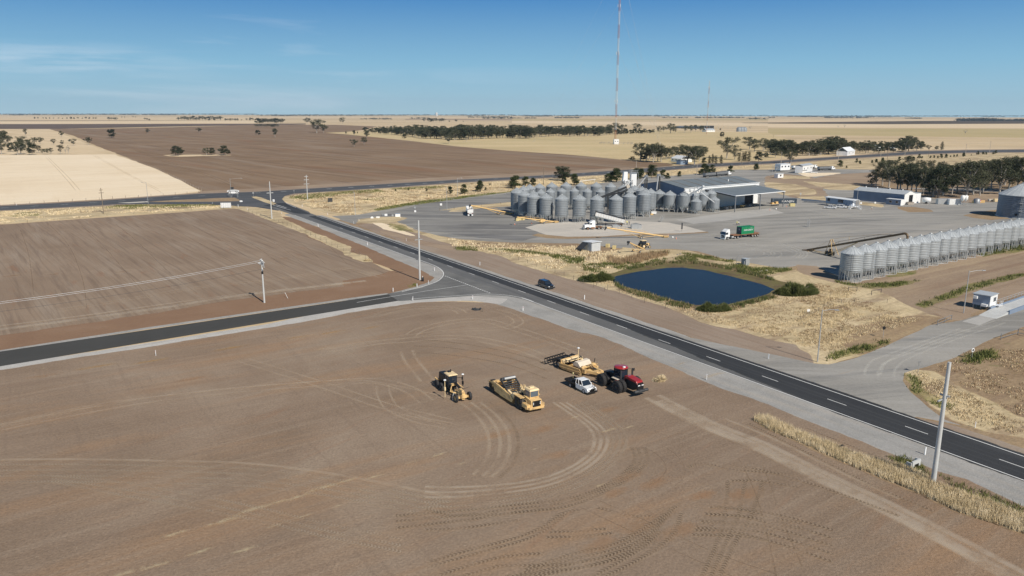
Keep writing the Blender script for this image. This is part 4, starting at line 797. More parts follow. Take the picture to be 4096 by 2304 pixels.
W2 = [('dense',1125,380,295,'A1','large round dark tree alone in the ploughed field near the stubble edge'),('pale',1485,338,285,'A1','small sparse tree in the middle of the ploughed field'),('gum',2005,330,278,'A1','gum tree with a dead side limb in the ploughed field'),('dense',1768,560,460,'A1','dark round tree at the left end of the grass strip in the ploughed field'),('dense',1810,553,475,'A1','smaller tree leaning on the dark round tree in the ploughed field'),('gum',2080,555,480,'A1','left one of two small trees in the middle of the ploughed field strip'),('dense',2135,552,480,'A1','right one of two small trees in the middle of the ploughed field strip'),('dense',2256,556,458,'A1','dense dark tree at the right end of the strip in the ploughed field'),('dense',2296,548,500,'A1','small tree beside the dense dark tree at the right end of the strip'),
 ('dense',20,354,303,'A2','round dark tree in the upper middle of the ploughed field'),('tall',192,374,280,'A2','thin spindly gum tree in the upper ploughed field'),('gum',612,332,192,'A2','tallest dark gum tree on the far edge of the ploughed field'),('gum',682,330,248,'A2','bushy gum tree right of the tallest one on the ploughed field edge'),('gum',515,240,175,'A2','dark gum tree behind and left of the tallest field edge gum'),('gum',552,240,203,'A2','low gum tree behind the tallest field edge gum'),('gum',686,240,206,'A2','gum tree behind and right of the tallest field edge gum'),('gum',872,236,175,'A2','lone gum tree on the wheat plain right of the field edge gums'),
 ('gum',988,470,395,'A2','left leaning gum tree of the pair in the right half of the ploughed field'),('gum',1088,446,373,'A2','right gum tree of the pair in the right half of the ploughed field'),('shrub',905,338,313,'A2','green bush on the grass tongue beyond the ploughed field'),('tall',988,360,302,'A2','thin tree between bushes on the grass tongue'),('shrub',1022,336,316,'A2','small green bush right of the thin tree on the grass tongue'),('dense',1494,390,344,'A2','low round dark tree in front of the long tree belt'),('gum',1942,438,345,'A2','gum tree standing forward of the long tree belt'),('bare',2115,422,360,'A2','grey dead tree standing forward of the long tree belt')]
for k,x,y,tp_,r,lb in W2: ptree(k,r,x,y,tp_,lb,None,1.25 if k != 'tall' else 1.)
# long belt of trees across the middle distance
def interp(tab,x):
 for (x0,y0),(x1,y1) in zip(tab,tab[1:]):
  if x0 <= x <= x1: return y0 + (y1 - y0) * (x - x0) / (x1 - x0)
 return tab[-1][1]
STUFF = []
def stuff_tree(kind,X,Y,h,wx):
 v = random.randrange(3)
 if (kind,v) not in TREE: TREE[kind,v] = make_tree(kind,len(TREE) * 13 + v)
 me = TREE[kind,v][1]; n = len(me.vertices); co = np.zeros(n * 3,'f'); me.vertices.foreach_get('co',co); co = co.reshape(-1,3,3)[::3]; c = co.mean(1,keepdims=True); co = (c + (co - c) * 1.7) * np.array([h * wx,h * wx,h])
 a = random.uniform(0,6.28); ca,sa = cos(a),sin(a); co = np.stack([co[...,0] * ca - co[...,1] * sa + X,co[...,0] * sa + co[...,1] * ca + Y,co[...,2]],-1); STUFF.append(co)
def belt(r,bot,top,step,rows,back,label,group,kinds=('gum','dense','gum','tall'),wx=1.25):
 x = bot[0][0]
 while x <= bot[-1][0]:
  for k in range(rows):
   xx = x + random.uniform(-.5,.5) * step; b = interp(bot,xx) - back * k / max(1,rows - 1) * random.uniform(.8,1.1) - random.uniform(0,4); tp_ = interp(top,xx)
   hpx = (b - tp_) * (random.uniform(.62,1.) if k == rows - 1 or rows == 1 else random.uniform(.5,.8))
   X,Y,h = hgt(r,xx,b,b - hpx)
   if k and rows > 1: stuff_tree(random.choice(kinds),X,Y,h,wx * random.uniform(.85,1.2))
   else: tree(random.choice(kinds),X,Y,h,label,group,wx * random.uniform(.85,1.2))
  x += step
LB = ('dark gum tree in the long belt crossing the middle distance','gum trees of the long belt')
belt('A2',[(1120,318),(1180,338),(1400,350),(1560,368),(1700,392),(1830,388),(2000,405),(2200,395),(2400,388),(2576,385)],[(1120,282),(1200,265),(1400,252),(1500,255),(1600,235),(1750,252),(1900,250),(2100,235),(2350,240),(2576,262)],28,4,60,*LB,wx=1.45)
belt('A3',[(0,385),(150,388),(300,372),(450,362),(600,368),(900,362),(990,350)],[(0,240),(100,242),(200,252),(300,240),(500,257),(620,245),(750,252),(900,256),(990,240)],30,4,54,*LB,wx=1.45)
belt('A3',[(1050,352),(1150,345),(1300,340),(1430,334)],[(1050,285),(1150,280),(1300,284),(1430,284)],22,1,0,'dense round pine in the even row at the right part of the long belt','pines of the even row',('dense',),1.1)
for k,x,y,tp_,wx in [('gum',1030,340,224,1.2),('gum',1105,340,244,1.1),('gum',1250,325,234,1.3),('gum',1480,340,260,1),('gum',1525,322,262,1),('gum',1595,335,234,1.3),('gum',1640,335,262,1),('gum',1740,328,253,1.2),('gum',1800,328,250,1.2),('pale',1845,322,248,.8),('gum',1900,322,255,1.3)]: ptree(k,'A3',x,y,tp_,'tall dark gum tree near the far hay shed','gum trees near the far hay shed',wx)
for k,x,y,tp_,lb in [('dense',2112,378,320,'round dark tree alone on the paddock right of the far mast'),('pale',2096,310,284,'tiny sparse tree beside the far farmhouse'),('bare',2396,298,255,'small bent bare tree on the wheat paddock right of the far shed'),('gum',2160,588,370,'tall double crowned gum tree right of the highway homestead'),('gum',2240,602,484,'gum tree touching the right side of the tall double crowned gum'),('dense',2478,620,520,'wide round dark tree right of the cypress row'),('dense',2556,585,528,'small green tree on a thin trunk right of the round dark tree')]: ptree(k,'A3',x,y,tp_,lb,None,1.15)
for i,(x,y,tp_) in enumerate([(1985,640,558),(2018,635,543),(2050,640,558),(2102,642,553),(2285,620,529),(2325,618,527),(2346,618,515),(2382,620,517)]): ptree('cypress','A3',x,y,tp_,'dark cypress beside the highway, ' + ORD[i],'cypresses along the highway',1.45)
for k,x,y,tp_,wx in [('dense',1210,610,568,2),('gum',1292,610,428,1.15),('gum',1350,620,460,1),('gum',1385,600,440,1.2),('gum',1420,628,442,1.1),('gum',1465,622,452,1.1),('gum',1500,625,448,1.2),('gum',1555,600,480,1),('gum',1610,590,465,1.2),('gum',1660,585,470,1.2),('gum',1700,580,443,1.2),('gum',1765,645,455,1.3),('gum',1835,655,462,1.2),('gum',1885,620,458,1.1),('gum',1915,600,470,1),('shrub',1930,640,580,1.5),('gum',1440,600,430,1.2),('dense',1320,612,530,1.2)]: ptree(k,'A3',x,y,tp_,'dark spreading gum tree around the homestead by the highway','gum trees around the homestead',wx)
LB = ('dark gum tree in the belt beyond the highway on the right','gum trees of the right belt')
for x,y,tp_ in [(2390,500,368),(2440,525,400),(2530,512,380)]: ptree('gum','A3',x,y,tp_,*LB,1.3)
belt('A4',[(-20,540),(150,560),(450,562),(700,545),(900,540),(1100,538),(1300,525),(1500,512),(1600,508)],[(-20,385),(150,362),(250,375),(330,420),(420,375),(600,352),(720,345),(800,400),(900,390),(1050,398),(1250,405),(1400,356),(1500,360),(1600,440)],52,4,64,*LB,wx=1.35)
for k,x,y,tp_,lb in [('gum',215,642,490,'gum tree on the yard side of the highway near the white upper office'),('gum',75,580,470,'grey limbed gum tree standing forward of the right belt'),('dense',1697,502,462,'ball shaped dark tree at the right end of the belt'),('cypress',1748,502,418,'single tall cypress at the right end of the belt'),('bare',705,280,255,'left one of two tiny bare trees on the far wheat'),('bare',770,278,243,'right one of two tiny bare trees on the far wheat'),('bare',1983,346,290,'lone leaning bare tree on the right wheat paddock')]: ptree(k,'A4',x,y,tp_,lb,None,1.2 if k != 'cypress' else 1.6)
# roadside shrubs between highway and yard
sh = [('A2',1955,943,868),('A2',2088,945,848),('A2',2255,922,812),('A2',2310,912,878),('A2',1718,920,890),('A2',1724,971,955),('A2',1405,920,895),('A2',1535,911,888),('A2',2355,860,840),('A2',1125,1006,988)]
for i,(r,x,y,t_) in enumerate(sorted(sh,key=lambda q: q[1])): ptree('shrub',r,x,y,t_,'dark bush in the dry grass right of the junction, ' + ORD[i],'bushes in the verge right of the junction',1.35)
sh = [(8,870,775),(30,893,758),(135,866,768),(210,862,782),(525,842,770),(625,856,744),(958,826,740),(1000,820,720),(1050,826,690),(1245,800,685),(1300,790,690),(1406,787,655),(1515,788,700),(1565,792,735),(1685,770,716),(1928,752,642),(1960,740,660),(2018,728,652),(2195,737,660),(2455,706,640)]
for i,(x,y,t_) in enumerate(sh): ptree('shrub','A3',x,y,t_,'bushy young gum in the verge behind the silos, ' + (ORD[i] if i < 20 else ''),'young gums behind the silos',1.5)
ptree('dense','A3',505,812,668,'broad dark umbrella shaped gum beside the highway behind the silos',None,1.55)
ptree('dense','A3',500,790,690,'dense lower tree inside the umbrella shaped gum beside the highway',None,1.1)
sh = [(725,677,603),(790,686,660),(1046,636,604),(1088,631,592),(1150,627,580),(1320,617,570),(1410,606,570),(1462,610,568),(1520,588,545),(1550,590,565),(1635,586,560),(1670,585,556),(1708,585,560),(1741,586,541),(1790,583,541),(1836,576,556),(1870,573,548),(1901,573,545),(1966,572,530),(2046,560,545)]
for i,(x,y,t_) in enumerate(sh): ptree('shrub','A4',x,y,t_,'small dark bush in the pale strip beside the highway, ' + ORD[i],'bushes beside the highway on the right',1.35)
for i,(x,y,t_) in enumerate([(2110,551,516),(2163,549,520),(2193,551,523),(2265,546,520),(2290,541,505)]): ptree('shrub','A4',x,y,t_,'bush at the far right end of the highway strip, ' + ORD[i],'bushes at the far right of the highway',1.4)
ptree('shrub','A4',893,632,588,'bright green bush beside the highway',None,1.3); ptree('shrub','A4',922,646,610,'dark bush touching the bright green bush',None,1.4)
# big grove on the right
LB = ('large dark gum tree in the grove behind the long shed','gum trees of the right grove')
for k,x,y,tp_,wx in [('gum',1040,868,780,1.3),('gum',1085,872,690,1.2),('gum',1150,862,610,1.2),('gum',1215,880,600,1.2),('gum',1300,902,650,1.2),('gum',1330,912,660,1.2),('dense',1400,912,640,1.1),('gum',1440,925,690,1.1),('gum',1490,935,672,1.2),('gum',1560,950,690,1.1),('dense',1620,945,680,1.1),('gum',1660,980,700,1.1),('dense',1710,985,670,1.2),('gum',1760,960,640,1.2),('gum',1850,950,670,1.1),('gum',1900,932,620,1.2),('gum',1995,982,610,1.3),('gum',2062,952,620,1.2),('gum',2130,962,700,1.1),('gum',2160,930,620,1.2),('gum',2240,905,610,1.2),('gum',2330,950,600,1.3),('gum',2420,905,570,1.2),('gum',2500,922,575,1.2),('gum',2575,935,570,1.3),('gum',2650,900,560,1.3),
      ('gum',1200,780,600,1.3),('gum',1420,760,560,1.2),('gum',1540,700,600,1.3),('gum',1620,800,600,1.2),('gum',1740,760,616,1.2),('gum',1830,800,650,1.2),('gum',1960,800,640,1.2),('gum',2120,780,600,1.2),('gum',2180,830,600,1.2),('gum',2280,780,590,1.2),('gum',2460,790,565,1.3),('gum',2560,800,570,1.3),('gum',1350,830,640,1.3),('gum',1500,850,650,1.3),('gum',2040,860,620,1.2),('gum',2380,860,590,1.2)]: ptree(k,'A4',x,y,tp_,*LB,wx * .86)
# far trees on the plain
def far(r,lst,label,group):
 for x,y,t_ in lst: ptree(random.choice(('gum','dense','gum')),r,x,y,t_,label,group,1.3)
far('A1',[(350,190,172),(382,190,172),(435,190,174),(465,190,175),(500,190,176),(540,190,176),(590,191,176),(630,191,178),(676,190,175),(715,192,170),(745,192,174),(785,192,172),(830,193,176),(865,193,168),(900,193,174),(940,193,174),(965,193,174)],'small dark tree in the long distant row at upper left','trees of the distant left row')
far('A1',[(1098,203,170),(1120,200,174),(1150,202,174),(1170,206,173),(1225,178,166),(1255,178,168),(1338,176,160),(1365,178,166),(1458,200,178),(1480,200,182),(1503,206,188)],'small scattered tree on the far wheat at upper left','scattered far trees at upper left')
far('A1',[(1800 + i * 30,208 - (i % 2) * 5,172 - (i % 3) * 6) for i in range(15)] + [(2270 + i * 24,208,185) for i in range(6)] + [(2430,208,194),(2480,206,184),(2520,206,178),(2545,206,180)],'dark tree of the distant farm grove left of the field edge gums','trees of the distant farm grove')
far('A2',[(15 + i * 21,236,182 + (i * 7 % 9)) for i in range(13)] + [(i * 20,273,240 + (i * 5 % 7)) for i in range(12)],'tree in the two distant rows beyond the ploughed field','trees of the rows beyond the ploughed field')
far('A2',[(1690,220,186),(1735,222,180),(1760,222,184),(1785,222,182),(1812,223,180),(1850,222,186),(1868,222,182),(1890,222,184),(1945,223,205),(2014,223,195),(2086,222,210)],'dark tree of the distant farm above the long belt','trees of the distant farm')
tag(np_obj('far_woods',np.concatenate(STUFF),'leaf_gum'),'deep dark trees behind the front trees of the far belts','trees',kind='stuff')
# hazy tree lines near the horizon
def treeline(segs,name,label):
 rng = np.random.default_rng(5); out_ = []
 for r,x0,x1,y,t_,dens in segs:
  n = int(abs(x1 - x0) * dens)
  for i in range(n):
   x = x0 + (x1 - x0) * rng.random(); yy = y + rng.normal() * 1.; X,Y,h = hgt(r,x,yy,yy - (y - t_) * rng.uniform(.5,1.15)); h = min(h,26)
   w_ = h * rng.uniform(.6,1.6); k = 26
   c = np.array([X,Y,h * .5]) + rng.normal(size=(k,3)) * np.array([w_ * .45,w_ * .45,h * .2]); c[:,2] = np.clip(c[:,2],h * .1,h)
   out_.append(c[:,None,:] + rng.normal(size=(k,3,3)) * h * .16)
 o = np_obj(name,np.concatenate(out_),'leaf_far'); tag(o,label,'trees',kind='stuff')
S = []
for r in ('A1','A2','A3','A4'):
 base_ = {'A1': 148,'A2': 156,'A3': 161,'A4': 166}[r]
 S += [(r,0,2576,base_,base_ - 12,.10),(r,0,2576,base_ - 3,base_ - 12,.12),(r,300,1500,base_ + 2,base_ - 10,.08)]
 for i in range(9):
  a_ = random.Random(i * 7 + len(S)).uniform(0,2200); S.append((r,a_,a_ + random.Random(i + 3).uniform(80,420),base_ + random.Random(i * 3).uniform(0,6),base_ - 6,.16))
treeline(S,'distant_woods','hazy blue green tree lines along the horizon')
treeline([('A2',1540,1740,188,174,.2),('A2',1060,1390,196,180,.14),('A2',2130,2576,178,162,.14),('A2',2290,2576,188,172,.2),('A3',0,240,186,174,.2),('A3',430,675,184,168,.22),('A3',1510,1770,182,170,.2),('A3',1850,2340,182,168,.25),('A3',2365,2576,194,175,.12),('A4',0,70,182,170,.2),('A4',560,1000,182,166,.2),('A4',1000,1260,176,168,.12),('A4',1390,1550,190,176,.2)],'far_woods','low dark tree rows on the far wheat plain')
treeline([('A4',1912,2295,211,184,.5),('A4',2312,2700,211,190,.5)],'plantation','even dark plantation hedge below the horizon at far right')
# ---------------------------------------------------------------- grain silos
SP = {}
def make_silo(key,rad,apex,eave,bot,legs,wall='silo_wall',roof='silo_roof',nleg=16):
 """mesh data of one kind of elevated silo"""
 parts = []
 def fin(mb,nm,m): o = mb.build(nm,m); C.objects.unlink(o); parts.append((nm,o.data))
 b = MB(); prof = []; k = 10
 for i in range(k + 1):
  z = bot + (eave - bot) * i / k; prof += [(rad,z),(rad + .045,z + .03),(rad,z + .06)] if 0 < i < k else [(rad,z)]
 b.lathe(prof,40); fin(b,'wall',wall)
 r_ = MB(); e_ = rad * 1.045; r_.lathe([(rad,eave - .12),(e_,eave - .05),(e_,eave),(.38,apex - .12),(.38,apex),(0,apex + .06)],32,smooth=False)
 for i in range(16):
  a = 2 * pi * (i + .5) / 16; p0 = Vector((cos(a) * e_,sin(a) * e_,eave + .05)); p1 = Vector((cos(a) * .38,sin(a) * .38,apex - .07)); r_.cyl(p0,p1,.04,n=4)
 fin(r_,'roof',roof)
 h = MB(); h.lathe([(rad * .97,bot),(.3,bot - (rad * .97 - .3) * .8 if bot - (rad - .3) * .8 > .3 else .35),(.3,max(.2,bot - rad * .8 - .15))],24); fin(h,'hopper','galv')
 l = MB()
 if legs == 'lattice':
  for i in range(nleg):
   a = 2 * pi * i / nleg; p0 = (cos(a) * rad * 1.02,sin(a) * rad * 1.02,0); p1 = (cos(a) * rad,sin(a) * rad,bot + .3); l.cyl(p0,p1,.085,n=4)
   if i % 2 == 0:
    a2 = a + 2 * pi / nleg; l.cyl((cos(a2) * rad * 1.02,sin(a2) * rad * 1.02,.1),(cos(a) * rad * .8,sin(a) * rad * .8,bot),.06,n=4)
  l.lathe([(rad * 1.03,.0),(rad * 1.06,.0),(rad * 1.06,.12),(rad * 1.0,.12),(rad,0)],24)
 else:
  for i in range(6):
   a = 2 * pi * i / 6 + .3; q = (cos(a) * rad * 1.05,sin(a) * rad * 1.05); l.cyl((*q,0),(q[0] * .97,q[1] * .97,bot + .4),.11,n=6)
   a2 = a + 2 * pi / 6; l.cyl((*q,.2),(cos((a + a2) / 2) * rad * .93,sin((a + a2) / 2) * rad * .93,bot + .1),.07,n=5); l.cyl((cos(a2) * rad * 1.05,sin(a2) * rad * 1.05,.2),(cos((a + a2) / 2) * rad * .93,sin((a + a2) / 2) * rad * .93,bot + .1),.07,n=5)
   l.box((*q,.04),(.5,.5,.08))
 fin(l,'support_frame','galv')
 d = MB(); a = -1.9
 for s_ in (-.2,.2):
  d.cyl((cos(a) * (rad + .14) - sin(a) * s_,sin(a) * (rad + .14) + cos(a) * s_,.4),(cos(a) * (rad + .14) - sin(a) * s_,sin(a) * (rad + .14) + cos(a) * s_,eave + .2),.025,n=4)
 for i in range(14): z = .6 + i * (eave - .4) / 14; d.cyl((cos(a) * (rad + .14) + sin(a) * .2,sin(a) * (rad + .14) - cos(a) * .2,z),(cos(a) * (rad + .14) - sin(a) * .2,sin(a) * (rad + .14) + cos(a) * .2,z),.018,n=3)
 fin(d,'ladder','galv')
 c = MB(); c.box((cos(-.9) * rad * .9,sin(-.9) * rad * .9,eave - .35),(.5,.5,.12)); fin(c,'hatch','galv'); c = MB(); c.cyl((0,0,apex),(0,0,apex + .18),.42,.3,10); fin(c,'lid','galv')
 SP[key] = parts
def silo(key,X,Y,label,group,rz=0,s=1):
 r = thing('grain_silo',label,'silo',(X,Y,.0),rz,group); r.scale = (s,s,1)
 for nm,me in SP[key]: o = bpy.data.objects.new(nm,me); C.objects.link(o); o.parent = r
 return r
make_silo('A',2.68,11.1,9.35,2.55,'lattice',nleg=20)
make_silo('M',2.08,9.9,8.5,2.3,'lattice',nleg=16)
make_silo('H',2.75,11.0,9.3,2.5,'open')
make_silo('R',2.65,9.3,7.6,2.95,'open')
make_silo('S',2.3,6.8,5.4,1.7,'lattice',nleg=12)
make_silo('L',2.74,9.1,7.4,2.6,'lattice','silo_wall_light','silo_roof_light',20)
make_silo('K',2.4,7.0,5.6,2.2,'lattice','silo_wall_light','silo_roof_light',14)
fr = [GR('B1',x,y,11.1) for x,y in [(990,272),(1080,302),(1213,328),(1395,341),(1622,355),(1878,356),(2133,360),(2410,357)]] + [GR('B2',378,408,11.1)]
for i,(x,y) in enumerate(fr): silo('A',x,y,'tall galvanised silo on close set legs in the front row, ' + ORD[i],'front row silos of the main cluster',i * .7)
silo('H',*GR('B2',563,386,11.0),'tall galvanised silo on thick splayed legs at the right end of the front row',None)
silo('H',*GR('B2',578,362,11.0),'tall galvanised silo directly behind the one on thick splayed legs',None,.4)
silo('H',*GR('B2',640,385,10.2),'silo half hidden behind the thick legged silo, beside the shed wall',None,.9,.9)
md = [(1210,303),(1318,288),(1455,272),(1622,262),(1805,260),(1993,265),(2183,268)]
for i,(x,y) in enumerate(md): silo('M',*GR('B1',x,y,9.9),'slimmer silo in the middle row of the cluster, ' + ORD[i],'middle row silos of the main cluster',i)
bk = [GR('B1',x,y,11.1) for x,y in [(968,262),(1068,230),(1157,212),(1298,197),(1476,182),(1684,178),(1904,178),(2122,180),(2332,188)]] + [GR('B2',x,y,11.1) for x,y in [(295,310),(438,322),(530,338)]]
for i,(x,y) in enumerate(bk): silo('A',x,y,'wide silo in the back row of the cluster, ' + ORD[i],'back row silos of the main cluster',i * .5,.98)
silo('M',*GR('B2',380,400,8.6),'low silo tucked under the conveyors behind the front row',None,.5,1.1)
for i,(x,y,z) in enumerate([(752,375,9.3),(884,390,9.3),(1062,398,9.3),(1187,392,9.3),(1303,383,9.3),(1405,372,9.3)]): silo('R',*GR('B2',x,y,z),'medium hopper silo on open legs in front of the large shed, ' + ORD[i],'hopper silos in front of the shed',i,1.04 if i < 3 else .9)
silo('S',*GR('B2',1218,479,6.8),'small low silo in front of the hopper silos, nearer the middle',None)
silo('S',*GR('B2',1445,462,6.8),'small low silo beside the shed canopy with a spout on it',None)
LB = 'light galvanised silo in the long straight row, '
for i in range(23): silo('L',89.6 + i * 4.645,198.3 + i * 3.245,LB + (NTH[i] + (' to the camera' if i < 3 else ' counted from the near end')),'near line of the long straight silo row',i * .8)
for i in range(1,20): silo('K',87.6 + i * 4.645 + 1.,204.5 + i * 3.245,'lower silo behind the long straight row, ' + (NTH[i - 1] + (' to the camera' if i < 4 else ' counted from the near end')),'rear line of the long straight silo row',i * .6)
# big flat-bottomed silo on the right edge
t = thing('storage_silo','huge round steel storage silo cut by the right edge of the photo','silo',(219.7,329.2,0))
b = MB(); prof = []
for i in range(13): z = .3 + 9.1 * i / 12; prof += [(9.2,z),(9.28,z + .06),(9.2,z + .12)]
b.lathe(prof,56).build('wall','silo_dark',t)
b = MB(); b.lathe([(9.2,9.4),(9.45,9.4),(9.45,9.5),(1.2,14.2),(1.2,14.6),(0,14.8)],48,smooth=False)
for i in range(24): a = 2 * pi * i / 24; b.cyl((9.4 * cos(a),9.4 * sin(a),9.58),(1.2 * cos(a),1.2 * sin(a),14.3),.06,n=4)
b.build('roof','silo_roof_light',t)
b = MB(); a = -2.2
for s_ in (-.35,.35): b.cyl((cos(a) * 9.5 - sin(a) * s_,sin(a) * 9.5 + cos(a) * s_,.3),(cos(a) * 9.5 - sin(a) * s_,sin(a) * 9.5 + cos(a) * s_,10.6),.04,n=4)
for i in range(24): b.cyl((cos(a) * 9.5 + sin(a) * .35,sin(a) * 9.5 - cos(a) * .35,.6 + i * .4),(cos(a) * 9.5 - sin(a) * .35,sin(a) * 9.5 + cos(a) * .35,.6 + i * .4),.025,n=3)
for z in (3.3,6.5,9.5): b.box((cos(a) * 9.9,sin(a) * 9.9,z),(1.1,1.4,.08),rz=a)
b.build('ladder','galv',t)
MB().lathe([(9.2,0),(9.5,0),(9.5,.3),(9.2,.3)],48).build('base_ring','concrete_pole',t)
b = MB(); b.cyl((cos(-2.35) * 9.3,sin(-2.35) * 9.3,1.6),(cos(-2.35) * 9.5,sin(-2.35) * 9.5,1.6),.5,n=14); b.build('hatch','black',t)
# ---------------------------------------------------------------- large shed with canopy
def uvthing(name,label,cat,u,v,group=None): x,y = UV(u,v); return thing(name,label,cat,(x,y,0),UANG,group)
t = uvthing('grain_shed','long grey roofed storage shed with white fascia and gable wall coloured blue grey as shade behind the silos','shed',266,235)
LU,LV,RV = 54,27,14
w_ = MB(); w_.prism([(0,0),(LV,0),(LV,10),(RV,12.2),(0,10)],-.02,.18,'X'); w_.build('gable_wall','blue_grey',t)  # shade on this gable is put into its blue grey colour
w_ = MB(); w_.prism([(0,0),(LV,0),(LV,10),(RV,12.2),(0,10)],LU - .18,LU,'X'); w_.build('gable_wall','white_paint',t)
w_ = MB(); w_.box((22,.1,5),(43.6,.2,10)); w_.box((52,.1,5),(3.6,.2,10)); w_.box((47,.1,8.6),(6.4,.2,2.8)); w_.box((LU / 2,LV - .1,5),(LU - .4,.2,10)); w_.build('wall','white_paint',t)
w_ = MB(); w_.box((47,.5,3.6),(6.2,.1,7.2)); w_.build('door','black',t)  # black sheet painted as the unlit interior behind the open doorway
w_ = MB(); w_.box((LU / 2,-.08,9.5),(LU + .3,.12,1.4)); w_.build('fascia','white_clean',t)
rf = MB(); s1 = math.atan2(2.2,RV); s2 = math.atan2(2.2,LV - RV)
rf.prism([(-.3,9.98),(RV,12.25),(LV + .3,9.95),(LV + .3,10.05),(RV,12.37),(-.3,10.1)],-.25,LU + .25,'X'); rfo = rf.build('roof','shed_roof',t)
sk = MB()
for i in range(6):
 x = 6 + i * 8.2; sk.box((x,RV / 2,11.26),(.55,math.hypot(RV,2.2) * .98,.05),rx=s1)
sk.build('skylight','brown_steel',rfo)
v_ = MB(); v_.cyl((38,6,11),(38,6,12),.25,n=10); v_.build('vent','white_paint',rfo)
g_ = MB(); g_.box((LU / 2,-.38,10.05),(LU + .4,.18,.16)); g_.build('gutter','white_clean',rfo)
cn = MB(); cn.prism([(-17.7,7.35),(-.2,9.0),(-.2,9.12),(-17.7,7.5)],14,50.2,'X'); cno = cn.build('canopy','shed_roof',t)
g_ = MB(); g_.box((32.1,-17.75,7.4),(36.4,.14,.3)); g_.box((14,-9,8.2),(.12,17.7,.35),rx=math.atan2(1.65,17.5)); g_.box((50.2,-9,8.2),(.12,17.7,.35),rx=math.atan2(1.65,17.5)); g_.build('edge_trim','white_clean',cno)
for x in (14.4,32.2,49.9): MB().box((x,-17.4,3.65),(.35,.35,7.3)).build('column','steel_grey',cno)
rb = MB()
for x in (14.4,32.2,49.9): rb.box((x,-9,7.7),(.2,17.2,.5),rx=math.atan2(1.65,17.5))
for k in range(6): rb.box((32.2,-16 + k * 3,7.35 + .094 * (k * 3 + 1.4) - .1),(35.8,.12,.2))
rb.build('rafters','steel_dark',cno)
# pallets, machinery under the canopy
for i,(u,v,m,s_,lb) in enumerate([(285,226,'steel_grey',(1.6,1.2,1.3),'grey steel crate in the shade under the canopy, nearest the silos'),(289,227,'timber_pale',(1.5,1.2,1.1),'pale wooden crate in the shade under the canopy'),(304,228,'steel_grey',(1.5,1.1,1.),'grey crate near the dark shed doorway')]):
 o = uvthing('storage_crate',lb,'crate',u,v); b = MB(); b.box((0,0,s_[2] / 2 + .1),s_)
 for k in (-1,0,1): b.box((k * s_[0] * .4,0,.05),(.12,s_[1],.1))
 for k in range(5): b.box((-s_[0] / 2 - .02,(k - 2) * s_[1] * .2,s_[2] / 2 + .1),(.04,.1,s_[2]))
 b.build('body',m,o)
o = uvthing('forklift','dark forklift parked in the shade beneath the canopy','forklift',298,227)
b = MB(); b.box((0,0,.75),(2.2,1.2,.8)); b.box((-.9,0,1.1),(.5,1.1,.5)); b.build('body','auger_yellow',o)
b = MB(); b.box((1.25,.35,1.3),(.1,.1,2.4)); b.box((1.25,-.35,1.3),(.1,.1,2.4)); b.box((1.8,.3,.15),(1.1,.12,.06)); b.box((1.8,-.3,.15),(1.1,.12,.06)); b.build('mast','black',o)
b = MB(); b.box((-.2,0,2.15),(1.2,1.1,.08)); [b.cyl((x,y,1.1),(x,y,2.15),.04,n=4) for x in (-.75,.35) for y in (-.5,.5)]; b.build('roll_cage','black',o)
for x in (-.8,.8):
 for y in (-.6,.6): MB().cyl((x,y - .12,.35),(x,y + .12,.35),.35,n=14).build('wheel','rubber',o)
o = uvthing('field_bin','yellow framed seed sweeper machine at the front right of the canopy','machine',316,222)
b = MB(); b.box((0,0,1.1),(5.2,.25,.25)); b.box((0,1.2,1.1),(5.2,.25,.25)); [b.box((x,.6,1.1),(.2,1.3,.2)) for x in (-2.5,-.8,.8,2.5)]; b.box((1.6,.6,1.6),(1.6,1.,.8)); b.box((-1.4,.6,1.5),(1.2,.9,.6)); b.build('frame','auger_yellow',o)
for x in (-2.3,-.8,.8,2.3): MB().cyl((x,-.1,.4),(x,.12,.4),.4,n=14).build('wheel','rubber',o)
def container(u_or_xy,rz,Lc,m,label,doors_white=True,z=0,name='shipping_container',Wd=2.44,H_=2.59):
 t = thing(name,label,'container',(*u_or_xy,z),rz); b = MB(); b.box((0,0,H_ / 2),(Lc - .1,Wd - .1,H_ - .1))
 n = int(Lc / .28)
 for i in range(n):
  x = -Lc / 2 + .2 + i * (Lc - .4) / (n - 1)
  for s_ in (-1,1): b.box((x,s_ * (Wd / 2 - .04),H_ / 2),(.14,.05,H_ - .4))
  b.box((x,0,H_ - .05),(.14,Wd - .3,.03))
 b.build('body',m,t)
 f = MB()
 for sx in (-1,1):
  for sy in (-1,1): f.box((sx * (Lc / 2 - .06),sy * (Wd / 2 - .06),H_ / 2),(.14,.14,H_))
  for z_ in (.07,H_ - .05): f.box((sx * (Lc / 2 - .05),0,z_),(.1,Wd - .25,.13))
 for sy in (-1,1):
  for z_ in (.07,H_ - .05): f.box((0,sy * (Wd / 2 - .05),z_),(Lc - .25,.1,.13))
 f.build('frame',m if not doors_white else 'steel_grey',t)
 d = MB()
 for s_ in (-1,1): d.box((Lc / 2 - .02,s_ * .55,H_ / 2),(.05,1.0,H_ - .3))
 d.build('door','white_paint' if doors_white else m,t)
 r_ = MB(); [r_.cyl((Lc / 2 + .04,y,.2),(Lc / 2 + .04,y,H_ - .2),.025,n=4) for y in (-.9,-.25,.25,.9)]; r_.build('lock_rod','galv',t)
 return t
cx,cy = UV(332,225)
ct = container((cx - 3.5,cy - 1.5),UANG - .55,12.2,'dark_blue_box','long dark blue shipping container with pale letters beside the canopy')
text_mesh('lettering','HANJIN',1.35,'white_paint',ct,Matrix.Translation((1.5,-1.26,1.25)) @ Matrix.Rotation(pi / 2,4,'X'),.01,1.35)
